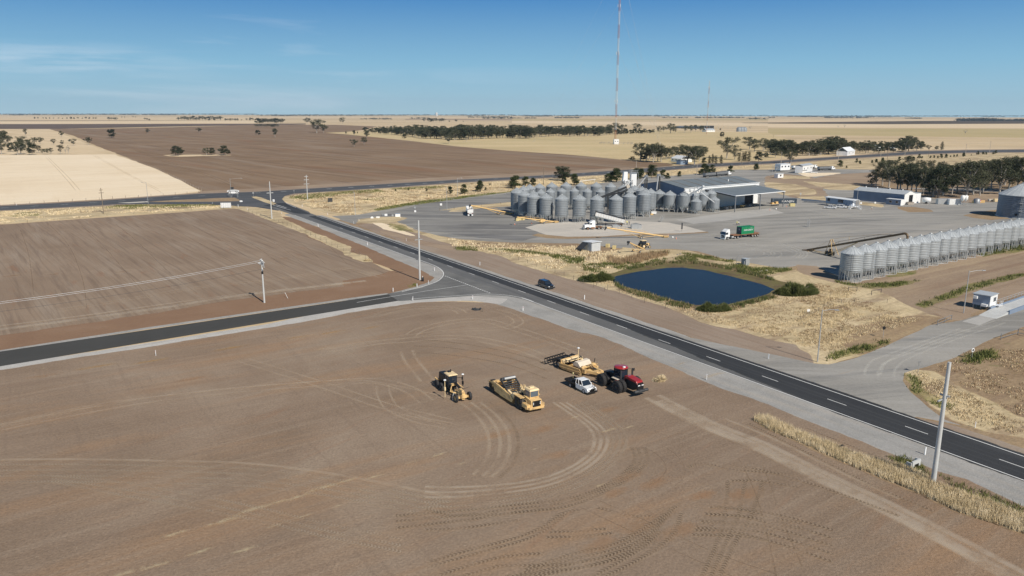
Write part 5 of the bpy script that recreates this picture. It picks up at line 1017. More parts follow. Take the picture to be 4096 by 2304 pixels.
o = thing('storage_bin','small yellow steel bin right of the dark blue container','bin',GR('B2',2420,585)); b = MB(); b.box((0,0,.75),(2.3,1.6,1.3)); b.box((0,0,1.45),(2.4,1.7,.1)); b.box((0,0,.06),(2.2,1.5,.1)); b.build('body','bin_yellow',o); b = MB(); [b.box((x,0,.75),(.08,1.7,1.3)) for x in (-1.1,0,1.1)]; b.build('rib','cat_pale',o)
# ---------------------------------------------------------------- towers, elevators, conveyors at the cluster
def lattice(mb,a,b,w_,n,r=.04):
 a,b = Vector(a),Vector(b); q = (b - a).to_track_quat('Z','Y')
 def c(i,k): return a.lerp(b,i / n) + q @ Vector(((-w_,w_,w_,-w_)[k],(-w_,-w_,w_,w_)[k],0))
 for k in range(4):
  mb.cyl(c(0,k),c(n,k),r,n=4)
  for i in range(n): mb.cyl(c(i,k),c(i + 1,(k + 1) % 4),r * .7,n=3); mb.cyl(c(i,k),c(i,(k + 1) % 4),r * .7,n=3)
t = thing('seed_cleaner_tower','white boxy cleaning tower with ducts standing above the silos','tower',(55,358,0),.2)
b = MB(); b.box((1.2,0,8),(2.6,2.4,16)); b.build('tower','white_clean',t)
b = MB(); b.box((-2.8,.2,14.5),(2.2,2,4.2),top=(.8,.8,.2)); b.box((-1.2,0,11.8),(1.4,1.6,1.8),ry=.5); b.cyl((-2.8,0,10.8),(-2.8,0,12.6),.5,.9,12); b.build('duct','white_clean',t)
b = MB(); lattice(b,(-1.6,0,0),(-1.6,0,13),1.9,8,.09); b.build('support_frame','steel_dark',t)
b = MB(); b.box((1.2,0,16.1),(3.4,3.2,.12)); [b.cyl((1.2 + x,y,16.1),(1.2 + x,y,17.2),.04,n=4) for x in (-1.6,0,1.6) for y in (-1.5,1.5)]; [b.cyl((-.4,y,z),(2.8,y,z),.04,n=4) for y in (-1.5,1.5) for z in (16.6,17.2)]; [b.cyl((x,-1.5,z),(x,1.5,z),.04,n=4) for x in (-.4,2.8) for z in (16.6,17.2)]; b.build('platform','galv',t)
b = MB(); b.cyl((-3,-1,9.6),(5.5,-3,5.2),.35,n=8); b.cyl((-1.2,-1.2,12.5),(-4.2,-2.5,9.5),.3,n=8); b.build('spout','galv',t)
for (x,y),h,tx,lb in [((62.2,358),14.3,(-6,-8),'dark bucket elevator left of the shed gable'),((67.8,356.4),15,(-2.5,-9),'dark bucket elevator touching the shed gable')]:
 t = thing('bucket_elevator',lb,'elevator',(x,y,0)); b = MB(); b.box((-.45,0,h / 2),(.5,.7,h)); b.box((.45,0,h / 2),(.5,.7,h)); b.box((0,0,.6),(1.8,1.2,1.2)); b.build('casing','steel_dark',t)
 b = MB(); b.box((0,0,h + .3),(2.,1.1,1.1),top=(.6,1,0)); b.cyl((0,-.9,h + .2),(0,.9,h + .2),.5,n=12); b.build('head','steel_grey',t)
 b = MB(); b.box((1.2,0,h - 1.1),(1.6,2.2,.08)); [b.cyl((x_,y_,h - 1.1),(x_,y_,h),.035,n=4) for x_ in (.5,2.) for y_ in (-1.1,0,1.1)]; [b.cyl((2.,-1.1,z),(2.,1.1,z),.035,n=4) for z in (h - .5,h)]; [b.cyl((.5,y_,z),(2.,y_,z),.035,n=4) for y_ in (-1.1,1.1) for z in (h - .5,h)]; b.build('platform','galv',t)
 b = MB(); b.cyl((-.5,-.6,h - .4),(tx[0],tx[1],9.2),.28,n=8); b.build('spout','galv',t)
def conveyor(name,label,A_,B_,w_,h_,m,legs=(),hood=None,rail=False,mleg='steel_dark',group=None):
 A_,B_ = Vector(A_),Vector(B_); t = thing(name,label,'conveyor',(A_.x,A_.y,0),0,group); B2 = B_ - Vector((A_.x,A_.y,0)); A2 = Vector((0,0,A_.z))
 d = B2 - A2; q = d.to_track_quat('X','Z').to_matrix().to_4x4(); b = MB(Matrix.Translation(A2) @ q); Lc = d.length; b.box((Lc / 2,0,0),(Lc,w_,h_)); b.build('belt_housing',m,t)
 if hood: b = MB(Matrix.Translation(A2) @ q); b.box((Lc + .2,0,.1),(1.4,w_ * 1.4,h_ * 1.8),top=(.7,1,0)); b.build('hood',hood,t)
 if rail:
  b = MB(Matrix.Translation(A2) @ q); n = int(Lc / 2)
  for i in range(n + 1):
   b.cyl((i * Lc / n,w_ * .8,0),(i * Lc / n,w_ * .8,1.2),.035,n=3)
  b.cyl((0,w_ * .8,1.2),(Lc,w_ * .8,1.2),.035,n=3); b.cyl((0,w_ * .8,.6),(Lc,w_ * .8,.6),.035,n=3); b.box((Lc / 2,w_ * .65,-.1),(Lc,w_ * .4,.06)); b.build('handrail','galv',t)
 for f in legs:
  p = A2.lerp(B2,f); b = MB(); side = Vector((-d.y,d.x,0)).normalized() * (w_ * .9)
  for s_ in (-1,1): b.cyl((p.x + side.x * s_ * 1.5,p.y + side.y * s_ * 1.5,0),(p.x + side.x * s_ * .6,p.y + side.y * s_ * .6,p.z - h_ / 2),.09,n=5)
  b.cyl(p + side * 1.2 + Vector((0,0,-p.z * .6)),p - side * 1.2 + Vector((0,0,-p.z * .6)),.05,n=4); b.cyl(p + side * 1.4 + Vector((0,0,-p.z * .95)),p - side + Vector((0,0,-p.z * .35)),.05,n=4); b.build('support_leg',mleg,t)
 return t
conveyor('belt_conveyor','dark inclined belt conveyor rising over the silos to the white tower',(*GR('B1',2180,400,7.5),7.5),(*GR('B2',350,335,12.5),12.5),1.0,.8,'steel_dark',(.3,.65,.95),'cream',True)
conveyor('belt_conveyor','dark lower conveyor crossing behind the front row silos',(*GR('B2',0,470,6.5),6.5),(*GR('B2',320,395,9.5),9.5),.8,.7,'steel_dark',(.3,.8),None,True)
conveyor('belt_conveyor','dark steep conveyor next to the white tower',(*GR('B2',230,440,6.),6.),(*GR('B2',345,370,10),10.),.8,.7,'steel_dark',(.5,),None,True)
t = thing('filling_pipes','bent filling pipes and white spouts on top of the hopper silos','pipes',(*GR('B2',1240,385,9.5),0))
b = MB()
for x0,x1,yb,yt in [(1062,1128,398,368),(1187,1225,385,360),(1130,1062,405,385)]:
 p = [Vector((*GR('B2',x0,yb,9.3),9.3)),Vector((*GR('B2',x0,yb,9.3),10.8)),Vector((*GR('B2',x1,yb,9.3),10.8)),Vector((*GR('B2',x1 + 20,yb + 20,9.0),9.0))]
 b.path([q - t.location for q in p],.16,8)
b.build('pipe','galv',t)
b = MB(); p0 = Vector((*GR('B2',1205,400,9.3),9.3)) - t.location; p1 = Vector((*GR('B2',1300,335,12),12)) - t.location; p2 = Vector((*GR('B2',1440,540,5.4),5.6)) - t.location; p3 = Vector((*GR('B2',1265,400,9.6),9.6)) - t.location
b.cyl(p0,p1,.3,n=8); b.cyl(p1,p3,.22,n=8); b.cyl(p3,p2,.18,n=8); b.cyl(p1,p1 + Vector((0,0,.5)),.5,n=8); b.build('spout','white_paint',t)
# ---------------------------------------------------------------- offices, sheds, cabins
t = thing('site_office','long raised white roofed office with blue grey walls, white stairs at its end','office',GR('D8',745,740),math.atan2(-13.4,6.4))
# local x runs along the building towards its stairs, y to the far side
b = MB(); b.box((7.4,1.5,2.55),(14.8,3.,2.7)); b.build('wall','blue_grey',t)
b = MB(); b.prism([(-.25,3.85),(1.5,4.35),(3.25,3.85),(3.25,3.98),(1.5,4.5),(-.25,3.98)],-.2,17,'X'); b.build('roof','roof_white',t)
for x,w_ in ((1.7,1.3),(8.7,2.8)): f = MB().box((x,-.03,2.9),(w_ + .2,.06,1.35)).build('window','brown_steel',t); MB().box((x,-.07,2.9),(w_,.03,1.15)).build('pane','glass',f)
MB().box((11.2,-.03,2.3),(1.,.06,2.1)).build('door','blue_grey',t)
b = MB(); [b.box((x,y,.6),(.15,.15,1.2)) for x in (.3,3.8,7.4,11,14.4) for y in (.3,2.7)]; [b.cyl((x,.2,.1),(x + 1.2,.2,1.2),.05,n=4) for x in (.4,7.5)]; b.box((7.4,1.5,1.15),(14.8,2.9,.15)); b.build('stilt','steel_grey',t)
b = MB(); b.box((15.9,1.5,1.15),(2,3,.12)); [b.box((x,y,2.6),(.12,.12,2.7)) for x in (16.8,) for y in (.1,2.9)]; b.box((14.9,1.5,2.5),(.05,1.,2.2)); b.build('porch','white_clean',t)
def stairs(par,M_,h=1.15,w_=1.1,n=6):
 b = MB(M_); 
 for i in range(n): b.box((i * .28 + .2,0,h - (i + .5) * h / n),(.28,w_,.04))
 for s_ in (-1,1):
  b.box((n * .14,s_ * w_ / 2,h / 2),(math.hypot(n * .28,h),.05,.2),ry=math.atan2(h,n * .28)); b.box((n * .14,s_ * w_ / 2,h / 2 + 1),(math.hypot(n * .28,h),.05,.06),ry=math.atan2(h,n * .28)); b.box((n * .14,s_ * w_ / 2,h / 2 + .55),(math.hypot(n * .28,h),.05,.05),ry=math.atan2(h,n * .28))
  for k in range(3): b.box((k * n * .13 + .1,s_ * w_ / 2,h - k * h / 2.2 + .45),(.05,.05,1.1))
 return b.build('stairs','white_clean',par)
stairs(t,Matrix.Translation((15.5,0,0)) @ Matrix.Rotation(-pi / 2,4,'Z'),n=7); stairs(t,Matrix.Translation((16.9,2,0)),n=7); stairs(t,Matrix.Translation((11.2,-.05,0)) @ Matrix.Rotation(-pi / 2,4,'Z'),n=5)
t = thing('workshop_shed','long shed with side wall coloured blue grey as shade, pale roof and open dark doorway on the right','shed',(190.4,372,0),UANG)
a26,w16 = 26.2,15.8 # local x across the front, y back
b = MB(); b.prism([(0,0),(9.5,0),(9.5,5.2),(4.8,6.4),(0,4.9)],0,.15,'Y'); b.v = [v for v in b.v]
t2 = MB(); t2.box((.1,a26 / 2,2.45),(.2,a26,4.9)); t2.build('side_wall','shed_wall_shaded',t)  # blue tint puts the shade of this side into the wall colour
b = MB(); b.prism([(0,0),(4.4,0),(4.4,4.4),(8.2,4.4),(8.2,0),(10.4,0),(10.4,5.),(5.4,6.4),(0,4.9)],0,.15,'Y'); b.box((13.1,.1,2.45),(5.4,.18,4.9)); b.box((15.8,a26 / 2,2.4),(.2,a26,4.8)); b.box((7.9,a26,2.4),(15.8,.2,4.8)); b.build('wall','white_paint',t)
b = MB(); b.prism([(-.15,4.88),(5.4,6.42),(10.5,5.02),(15.95,4.82),(15.95,4.95),(10.5,5.15),(5.4,6.56),(-.15,5.02)],-.2,a26 + .2,'Y'); ro = b.build('roof','silo_roof_light',t)
for y in (4,10.5,17,23): MB().cyl((5.4,y,6.4),(5.4,y,6.95),.3,n=10).build('vent','white_paint',ro)
MB().box((6.3,.5,2.2),(3.8,.05,4.4)).build('doorway','black',t)  # black sheet stands in for the dark inside of the shed
MB().box((13.4,-.02,2.),(3.6,.05,4.)).build('roller_door','white_clean',t)
t = thing('site_hut','small blue grey hut with two dark windows against the long shed','hut',(186.7,367.7,0),UANG)
b = MB(); b.box((1.5,3.6,1.4),(3.,7.2,2.8)); b.build('wall','blue_grey',t); MB().box((1.5,3.6,2.86),(3.3,7.5,.12)).build('roof','roof_white',t)
MB().box((1.5,-.03,1.45),(2.9,.05,2.7)).build('end_wall','white_paint',t)
for y in (1.9,5.): f = MB().box((-.02,y,1.6),(.05,1.3,1.1)).build('window','cream',t); MB().box((-.05,y,1.6),(.03,1.1,.9)).build('pane','glass',f)
o = thing('timber_bin','brown open topped skip beside the shed doorway','skip',GR('B3',1265,400)); b = MB(); b.box((0,0,.7),(2.6,1.6,1.2),top=(1.15,1.1,0)); b.build('body','timber_pale',o); MB().box((0,0,1.33),(3.05,1.82,.08)).build('rim','timber',o)
# small white kiosk by the entrance road and its weighbridge
t = thing('weigh_cabin','white flat roofed weigh cabin on stumps beside the weighbridge','cabin',(107.0,166.3,0),math.atan2(2.8,3.4))
b = MB(); b.box((2.1,1.75,2.15),(4.2,3.5,2.4)); b.build('wall','blue_grey',t); MB().box((2.1,0,2.15),(4.22,.08,2.42)).build('end_wall','white_clean',t)
MB().box((2.1,1.75,3.42),(4.6,3.9,.14)).build('roof','silo_roof_light',t)
f = MB().box((2.6,-.06,2.3),(1.5,.05,1.)).build('window','galv',t); MB().box((2.6,-.1,2.3),(1.3,.03,.85)).build('pane','glass',f)
MB().box((-.35,2.9,2.7),(.7,.8,.6)).build('air_conditioner','white_paint',t); MB().box((-.4,.9,1.2),(.8,1.2,.5)).build('meter_box','white_paint',t)
b = MB(); [b.box((x,y,.45),(.2,.2,.95)) for x in (.2,2.1,4) for y in (.2,1.75,3.3)]; b.build('stump','steel_grey',t)
b = MB(); b.box((3.2,-.7,.95),(2.,1.2,.08)); [b.cyl((2.3 + k * .9,-1.25,.2),(2.3 + k * .9,-1.25,1.9),.035,n=4) for k in range(3)]; b.cyl((2.3,-1.25,1.9),(4.1,-1.25,1.9),.035,n=4); b.cyl((2.3,-1.25,1.4),(4.1,-1.25,1.4),.035,n=4); b.build('landing','white_clean',t)
A_ = Vector(GR('C4',2290,725)); B_ = A_ + Vector(UV(26,0)); t = thing('weighbridge','long raised steel and concrete weighbridge with side rails at the right edge','weighbridge',(A_.x,A_.y,0),UANG + .02)
b = MB(); b.box((12,0,.45),(24,3.4,.3)); b.build('deck','concrete_pole',t); b = MB(); [b.box((12,y,.5),(24,.3,.9)) for y in (-1.9,1.9)]; b.build('kerb','blue_grey',t)
b = MB(); [[b.cyl((k * 2,y,.9),(k * 2,y,1.9),.05,n=4) for k in range(12)] for y in (2.3,)]; b.cyl((0,2.3,1.9),(24,2.3,1.9),.05,n=4); b.cyl((0,2.3,1.4),(24,2.3,1.4),.05,n=4); b.build('handrail','galv',t)
b = MB(); b.prism([(0,.0),(-7,.0),(0,.6)],-1.8,1.8,'Y'); b.build('ramp','concrete_pole',t)
def shed(name,label,r,base,depth,width,h1,h2,mw,mr,rz,doors=None):
 t = thing(name,label,'shed',GR(r,*base),rz); b = MB(); b.box((width / 2,depth / 2,h1 / 2),(width,depth,h1),top=(1,1,0)); b.build('wall',mw,t)
 b = MB(); b.prism([(-.3,h1 + .02),(depth + .3,h1 + .02),(depth + .3,h1 + .1),(-.3,h2)],-.3,width + .3,'X'); b.build('roof',mr,t); return t
a_ = Vector(GR('B1',2053,1185)); c_ = Vector(GR('B1',2172,1170)); rz = math.atan2(c_.y - a_.y,c_.x - a_.x)
t = thing('pump_shed','small pale corrugated shed with white roof and side awning in the dry grass','shed',(a_.x,a_.y,0),rz)
b = MB(); b.box((1.8,2.3,1.35),(3.6,4.6,2.7)); [b.box((k * .3 + .1,-.02,1.35),(.1,.05,2.7)) for k in range(12)]; [b.box((-.02,k * .3 + .15,1.35),(.05,.1,2.7)) for k in range(15)]; b.build('wall','zinc',t)
b = MB(); b.prism([(-.35,2.95),(4.95,2.68),(4.95,2.8),(-.35,3.07)],-.35,3.95,'X'); b.build('roof','roof_white',t)
b = MB(); b.prism([(-.2,2.5),(-.2,2.42),(-2.6,.7),(-2.6,.8)],1.6,4.6,'Y'); b.build('awning','steel_dark',t)
t = thing('pump_box','small grey steel pump house above the dam with a bent pipe','pump house',(67.7,217.7,0),math.atan2(1.,1.4))
b = MB(); b.box((.85,.8,.95),(1.7,1.6,1.9)); b.build('wall','silo_wall_light',t); MB().box((.85,.8,1.95),(1.9,1.8,.08)).build('roof','silo_roof_light',t)
b = MB(); b.path([(-.8,2.6,0),(-.8,2.6,2.3),(-.5,2.4,2.6),(1.2,2.,2.6),(1.5,1.9,2.2)],.05); b.build('pipe','steel_grey',t); MB().box((-.03,.5,.7),(.06,.12,1.3)).build('downpipe','white_paint',t)
# upper yard: weighbridge offices beside the highway
def block(name,label,cat,r,p0,p1,depth,h,z0,mw,mr,windows=2,stilts=True,gable=0):
 a_,b_ = Vector(GR(r,*p0)),Vector(GR(r,*p1)); d = (b_ - a_); rz = math.atan2(d.y,d.x); w_ = d.length
 t = thing(name,label,cat,(a_.x,a_.y,0),rz); b = MB(); b.box((w_ / 2,depth / 2,z0 + h / 2),(w_,depth,h)); b.build('wall',mw,t)
 z1 = z0 + h; b = MB()
 if gable: b.prism([(-.3,z1),(depth / 2,z1 + gable),(depth + .3,z1),(depth + .3,z1 + .12),(depth / 2,z1 + gable + .12),(-.3,z1 + .12)],-.3,w_ + .3,'X')
 else: b.box((w_ / 2,depth / 2,z1 + .08),(w_ + .5,depth + .5,.16))
 b.build('roof',mr,t)
 for i in range(windows):
  x = w_ * (i + .5) / windows; f = MB().box((x,-.03,z0 + h * .6),(min(1.6,w_ / windows * .5),.06,1.1)).build('window','steel_grey',t); MB().box((x,-.07,z0 + h * .6),(min(1.4,w_ / windows * .45),.03,.9)).build('pane','glass',f)
 if stilts and z0: b = MB(); [b.box((w_ * k / 3 + (.2 if k == 0 else -.2 if k == 3 else 0),y,z0 / 2),(.2,.2,z0)) for k in range(4) for y in (.3,depth - .3)]; b.build('stilt','steel_grey',t)
 return t
t = block('sampling_office','tall white boxy sample office with stairs and small windows beside the highway','office','A4',(122,722),(220,716),5,4.6,1.0,'white_clean','roof_white',3,False)
b = MB(); b.box((-2.5,2,3.4),(3.4,3,.12)); [b.cyl((x,y,0),(x,y,4.6),.06,n=4) for x in (-4,-2.5,-.9) for y in (.6,3.4)]; [b.cyl((-4,y,z),(-.9,y,z),.05,n=4) for y in (.6,3.4) for z in (4.,4.6)]; b.path([(-2,.6,3.4),(-5.5,.6,0)],.09); b.path([(-2,.6,4.4),(-5.5,.6,1)],.05); b.build('sampling_platform','steel_grey',t)
t = block('weighbridge_office','two storey white office with a gabled roof left of the grain trucks','office','A4',(345,740),(445,722),5.5,5.2,.3,'white_clean','silo_roof_light',3,False,.9)
b = MB(); b.box((5,-.5,2.6),(10,1.,.12)); [b.cyl((k * 2,-.95,2.6),(k * 2,-.95,3.6),.04,n=4) for k in range(6)]; b.cyl((0,-.95,3.6),(10,-.95,3.6),.04,n=4); b.path([(10.2,1,2.6),(14,1,0)],.1); b.path([(10.2,1,3.5),(14,1,.9)],.05); b.build('balcony','white_paint',t)
block('site_toilet_block','small white flat roofed hut on the grass below the white offices','hut','A4',(98,788),(153,784),3,2.6,.2,'white_clean','roof_white',1)
t = block('farmhouse','white roofed homestead among the gum trees across the highway','house','A3',(1600,618),(1700,628),12,3,0,'white_paint','roof_white',3,False,2.6)
block('homestead_shed','low blue grey outbuilding in front of the homestead','shed','A3',(1695,652),(1765,650),6,3.4,0,'blue_grey','silo_roof',1,False,.6)
t = block('farmhouse','white walled house with steep white roof under the right belt of gums','house','A4',(795,562),(872,552),11,4.5,0,'white_clean','roof_white',2,False,4.)
block('farmhouse','pale roofed house mostly hidden by gums right of the white house','house','A4',(1100,505),(1150,500),10,3.5,0,'white_paint','silo_roof_light',2,False,2.2)
block('farmhouse','grey roofed house mostly hidden by gums near the end of the right belt','house','A4',(1235,515),(1300,508),10,3.2,0,'cream','silo_roof',2,False,2.2)
t = block('hay_shed','dark open hay shed with flat grey roof far behind the paddock','shed','A3',(1890,291),(2032,292),30,9,0,'steel_dark','steel_grey',0,False)
b = MB(); w_ = 90; [b.box((k * 13,-.3,4.5),(.6,.6,9)) for k in range(8)]; b.build('post','galv',t)
block('farmhouse','tiny pale farmhouse in front of the far hay shed','house','A3',(1952,322),(2042,321),14,4,0,'white_paint','silo_roof_light',5,False,4)
block('machinery_shed','long low grey shed roof among the trees left of the far hay shed','shed','A3',(1650,285),(1860,290),30,6,0,'blue_grey','silo_roof',0,False,1)
for i,x in enumerate((2282,2310,2338)):
 t = thing('field_bin','small round far field bin on the wheat paddock, ' + ('left','middle','right')[i] + ' one of three','bin',GR('A3',x,318),0,'three far field bins'); MB().lathe([(6,.0),(6,8),(3,11),(0,11.5)],16).build('body','silo_wall',t)
block('mast_hut','small white hut at the foot of the tall radio mast','hut','A3',(1028,446),(1076,446),8,7,0,'white_clean','roof_white',2,False)
# sundry yard items on the right
for (x,y),m,s_,nm,lb,ct_ in [((1585,395),'galv',(7,2.6,2.6),'storage_unit','grey steel unit left of the white ended one by the grove','storage unit'),((1715,402),'white_paint',(5.5,2.5,2.7),'storage_unit','white ended steel unit by the grove','storage unit'),((1995,385),'auger_yellow',(3.2,1.4,1.2),'steel_hopper','low yellow hopper left of the round tank by the grove','hopper'),((2078,380),'auger_yellow',(1.8,1.4,1.2),'steel_hopper','small yellow hopper right of the red tank by the grove','hopper'),((2180,362),'cream',(3.,1.6,1.1),'steel_hopper','cream low hopper between the yellow one and the pale bin','hopper'),((2240,368),'cat_pale',(2.2,1.6,1.5),'steel_hopper','pale tapered bin nearest the huge storage silo','hopper')]:
 t = thing(nm,lb,ct_,GR('B3',x,y),UANG - .7); b = MB(); b.box((s_[0] / 2,s_[1] / 2,s_[2] / 2 + .1),s_,top=(1 if 'unit' in nm else 1.15,1,0)); b.build('body',m,t); b = MB(); n = int(s_[0] / .6); [b.box((k * .6 + .3,-.02,s_[2] / 2 + .1),(.15,.06,s_[2] * .9)) for k in range(n)]; b.build('rib',m,t)
t = thing('water_tank','round dark grey tank between the yellow hoppers','tank',GR('B3',2030,385)); b = MB().lathe([(1.5,0),(1.5,2.2),(.4,2.6),(0,2.6)],20).build('body','steel_grey',t)
t = thing('fuel_tank','small red and white upright tank beside the round dark tank','tank',GR('B3',2060,384)); b = MB().lathe([(.6,.2),(.7,1.6),(.3,2.),(0,2.)],16).build('body','red',t); MB().lathe([(.71,.9),(.71,1.3)],16).build('band','white_paint',t)
for i,x in enumerate((1862,1897)):
 t = thing('fertiliser_tank',('left' if i == 0 else 'right') + ' white hopper tank on a tall stand by the grove','tank',GR('B3',x,408),0); MB().lathe([(.1,2.),(.95,3.1),(.95,4.6),(.3,5.),(0,5.)],20).build('tank','white_paint',t); b = MB(); [b.cyl((sx * .8,sy * .8,0),(sx * .8,sy * .8,3.3),.06,n=4) for sx in (-1,1) for sy in (-1,1)]; [b.cyl((-.8,sy * .8,.2),(.8,sy * .8,2.8),.04,n=4) for sy in (-1,1)]; b.build('stand','galv',t)
t = thing('spray_tank','white rounded tank trailer at the right end of the long shed','tank',GR('B3',1450,388),-.4); b = MB(); b.lathe([(0,-2),(1.1,-1.8),(1.3,0),(1.1,1.8),(0,2)],20,(0,0,1.9),'X'); b.build('tank','white_paint',t)
for y in (-.9,.9): MB().cyl((0,y - .15,.5),(0,y + .15,.5),.5,n=16).build('wheel','rubber',t)
t = thing('rail_sleepers','long dark stack of beams beside the raised office','stack',GR('D8',0,620),math.atan2(GR('D8',700,660)[1] - GR('D8',0,620)[1],GR('D8',700,660)[0] - GR('D8',0,620)[0])); b = MB(); [b.box((4.5 + k * .0,k * .55,.35 + (k % 2) * .35),(15,.45,.6)) for k in range(3)]; b.build('beams','steel_grey',t)
t = thing('retaining_wall','low dark retaining wall behind the raised office','wall',GR('D8',-320,520),math.atan2(GR('D8',700,540)[1] - GR('D8',0,480)[1],GR('D8',700,540)[0] - GR('D8',0,480)[0])); b = MB(); b.box((12,0,.5),(26,.4,1.)); b.build('wall','blue_grey',t)
# ---------------------------------------------------------------- radio masts
def mast(name,label,x,y,h,w_,r,n,guys,anchor,hut=None):
 t = thing(name,label,'mast',(x,y,0)); sec = n
 for i in range(sec):
  z0,z1 = h * i / sec,h * (i + 1) / sec; b = MB(); k = 6
  pts = [(w_ * .58 * cos(a),w_ * .58 * sin(a)) for a in (.5,2.6,4.7)]
  for j in range(3):
   b.cyl((*pts[j],z0),(*pts[j],z1),r,n=4)
   for q in range(k):
    za,zb = z0 + (z1 - z0) * q / k,z0 + (z1 - z0) * (q + 1) / k; p,p2 = pts[j],pts[(j + 1) % 3]
    b.cyl((*p,za),(*p2,zb),r * .7,n=3); b.cyl((*p,za),(*p2,za),r * .7,n=3)
  b.build('lattice_section','tower_red' if i % 2 == 0 else 'tower_white',t)
 for z in guys:
  for a in (2.95,5.1,.85):
   b = MB(); p0 = Vector((cos(a) * w_ * .6,sin(a) * w_ * .6,z)); p1 = Vector((cos(a) * anchor,sin(a) * anchor,0)); b.cyl(p0,p1,r * .35,n=3)
   for f in (.2,.42,.64,.86): q = p0.lerp(p1,f); b.cyl(q,q + (p1 - p0).normalized() * 2.2,r * 1.1,n=4)
   b.build('guy_wire','wire',t)
  b = MB(); [b.box((cos(a) * w_ * .9,sin(a) * w_ * .9,z - 1.5),(.5,.5,4),rz=a) for a in (2.95,5.1,.85)]; b.build('guy_bracket','tower_white',t)
mx_,my_ = GR('A3',1038,430)
mast('radio_mast','very tall guyed red and white lattice mast rising out of the top of the photo',mx_,my_,262,2.5,.13,14,(62,130,196,250),125)
mx_,my_ = GR('C8',1620,1385)
mast('radio_mast','shorter faint lattice mast far away right of the tall one',mx_,my_,112,1.7,.11,8,(60,100),60)
t = thing('compound_fence','low grey mesh fence around the foot of the tall mast','fence',(*GR('A3',1048,440),0)); b = MB()
for i in range(20): a = 2 * pi * i / 20; a2 = 2 * pi * (i + 1) / 20; b.cyl((24 * cos(a),24 * sin(a),0),(24 * cos(a),24 * sin(a),2.2),.12,n=4); [b.cyl((24 * cos(a),24 * sin(a),z),(24 * cos(a2),24 * sin(a2),z),.05,n=3) for z in (.8,1.5,2.2)]
b.build('mesh_panel','steel_grey',t)
# ---------------------------------------------------------------- poles, lamps, posts
def cpole(r,x,y,top,label,arms=((.72,2.2,0),),rad=(.24,.15),ins=True,group=None,mat='concrete_pole',hs=1,lean=0):
 X,Y,h = hgt(r,x,y,top); h *= hs; t = thing('power_pole',label,'pole',(X,Y,0),0,group); MB().cyl((0,0,-.1),(lean,0,h),rad[0],rad[1],14).build('pole',mat,t)
 for fz,L_,off in arms:
  b = MB(); d = Vector((U0.x,U0.y,0)) if off == 0 else Vector((V0.x,V0.y,0)); z = h * fz; o_ = Vector((lean * fz,0,z)) + Vector((V0.x,V0.y,0)) * .2 * (1 if off == 0 else 0); b.cyl(o_ - d * L_ * .6,o_ + d * L_ * .6,.11,n=6); b.build('crossarm','galv' if mat == 'concrete_pole' else 'timber',t)
  for k in (-1,-.5,.5,1):
   if ins: p = o_ + d * (L_ / 2 - .1) * k; MB().lathe([(.03,0),(.09,.08),(.05,.16),(.09,.24),(.03,.3)],8,tuple(p)).build('insulator','white_paint',t)
 return t,X,Y,h
cpole('C5',1790,1155,105,'largest concrete power pole, standing in the tall grass at lower right',((.70,1.9,0),(.735,.9,1)),(.30,.20),False)
tp1,*_ = cpole('C2',815,582,68,'concrete power pole with its long shadow beside the road junction',((.68,1.9,0),(.71,.8,1)),(.27,.18),False)
cpole('A2',160,1195,820,'concrete power pole near the highway junction with one crossarm',((.69,2.4,0),),(.26,.17))
cpole('A2',519,1000,755,'weathered power pole with several crossarms beside the highway junction',((.93,1.6,0),(.80,2.2,0),(.63,2.6,0)),(.24,.15))
tp,X,Y,h = cpole('C1',1945,757,432,'concrete power pole in the left field carrying wires to the left',((.95,1.9,1),(.90,1.3,0),(.76,.9,1)),(.22,.15),True)
b = MB(); b.box((.35,-.1,h * .88),(.35,.3,.8)); b.box((-.35,.1,h * .9),(.3,.3,.6)); b.cyl((.3,0,h * .9),(.5,0,h * .8),.1,n=6); b.build('fuse_box','galv',tp); MB().cyl((0,0,h * .66),(0,0,h * .72),.23,n=12).build('band','black',tp)
def wire(A_,B_,sag,label,m='wire',r=.022,n=24,group=None):
 A_,B_ = Vector(A_),Vector(B_); t = thing('power_line',label,'wire',(A_.x,A_.y,0),0,group); o_ = Vector((A_.x,A_.y,0)); b = MB(); p = [A_.lerp(B_,i / n) - o_ - Vector((0,0,4 * sag * (i / n) * (1 - i / n))) for i in range(n + 1)]; b.path(p,r,4); b.build('wire',m,t)
E0 = Vector((X,Y,0)) - Vector((U0.x,U0.y,0)) * 110
for k,(dv,z,m,sg) in enumerate(((.8,.95,'wire',2.6),(-.8,.95,'wire',2.6),(.3,.76,'wire_dark',2.4))):
 o_ = Vector((V0.x,V0.y,0)) * dv; wire(Vector((X,Y,h * z)) + o_,E0 + o_ + Vector((0,0,h * z)),sg,['upper pale wire strung across the left field, far side','upper pale wire strung across the left field, near side','lower dark cable strung across the left field'][k],m,.03 if k < 2 else .025)
cpole('A1',1043,1145,885,'brown timber power pole in the verge at far left',((.92,1.2,0),(.81,1.6,0)),(.17,.12),False,None,'timber')
for i,(r,x,y,t_) in enumerate([('A3',317,855,672),('A3',1250,690,612),('A3',1857,770,640),('A3',2308,650,530),('A4',130,650,520),('A4',703,640,508),('A4',1198,610,465),('A4',1133,570,500),('A4',1375,565,470),('A4',1615,572,480),('A4',1985,560,440),('A4',2228,530,410),('A4',52,385,350)]):
 cpole(r,x,y,t_,'brown power pole with a crossarm in the highway line, ' + ORD[i],((.9,2.4,0),),(.2,.14),False,'highway power poles','timber_pale' if i % 3 else 'timber')
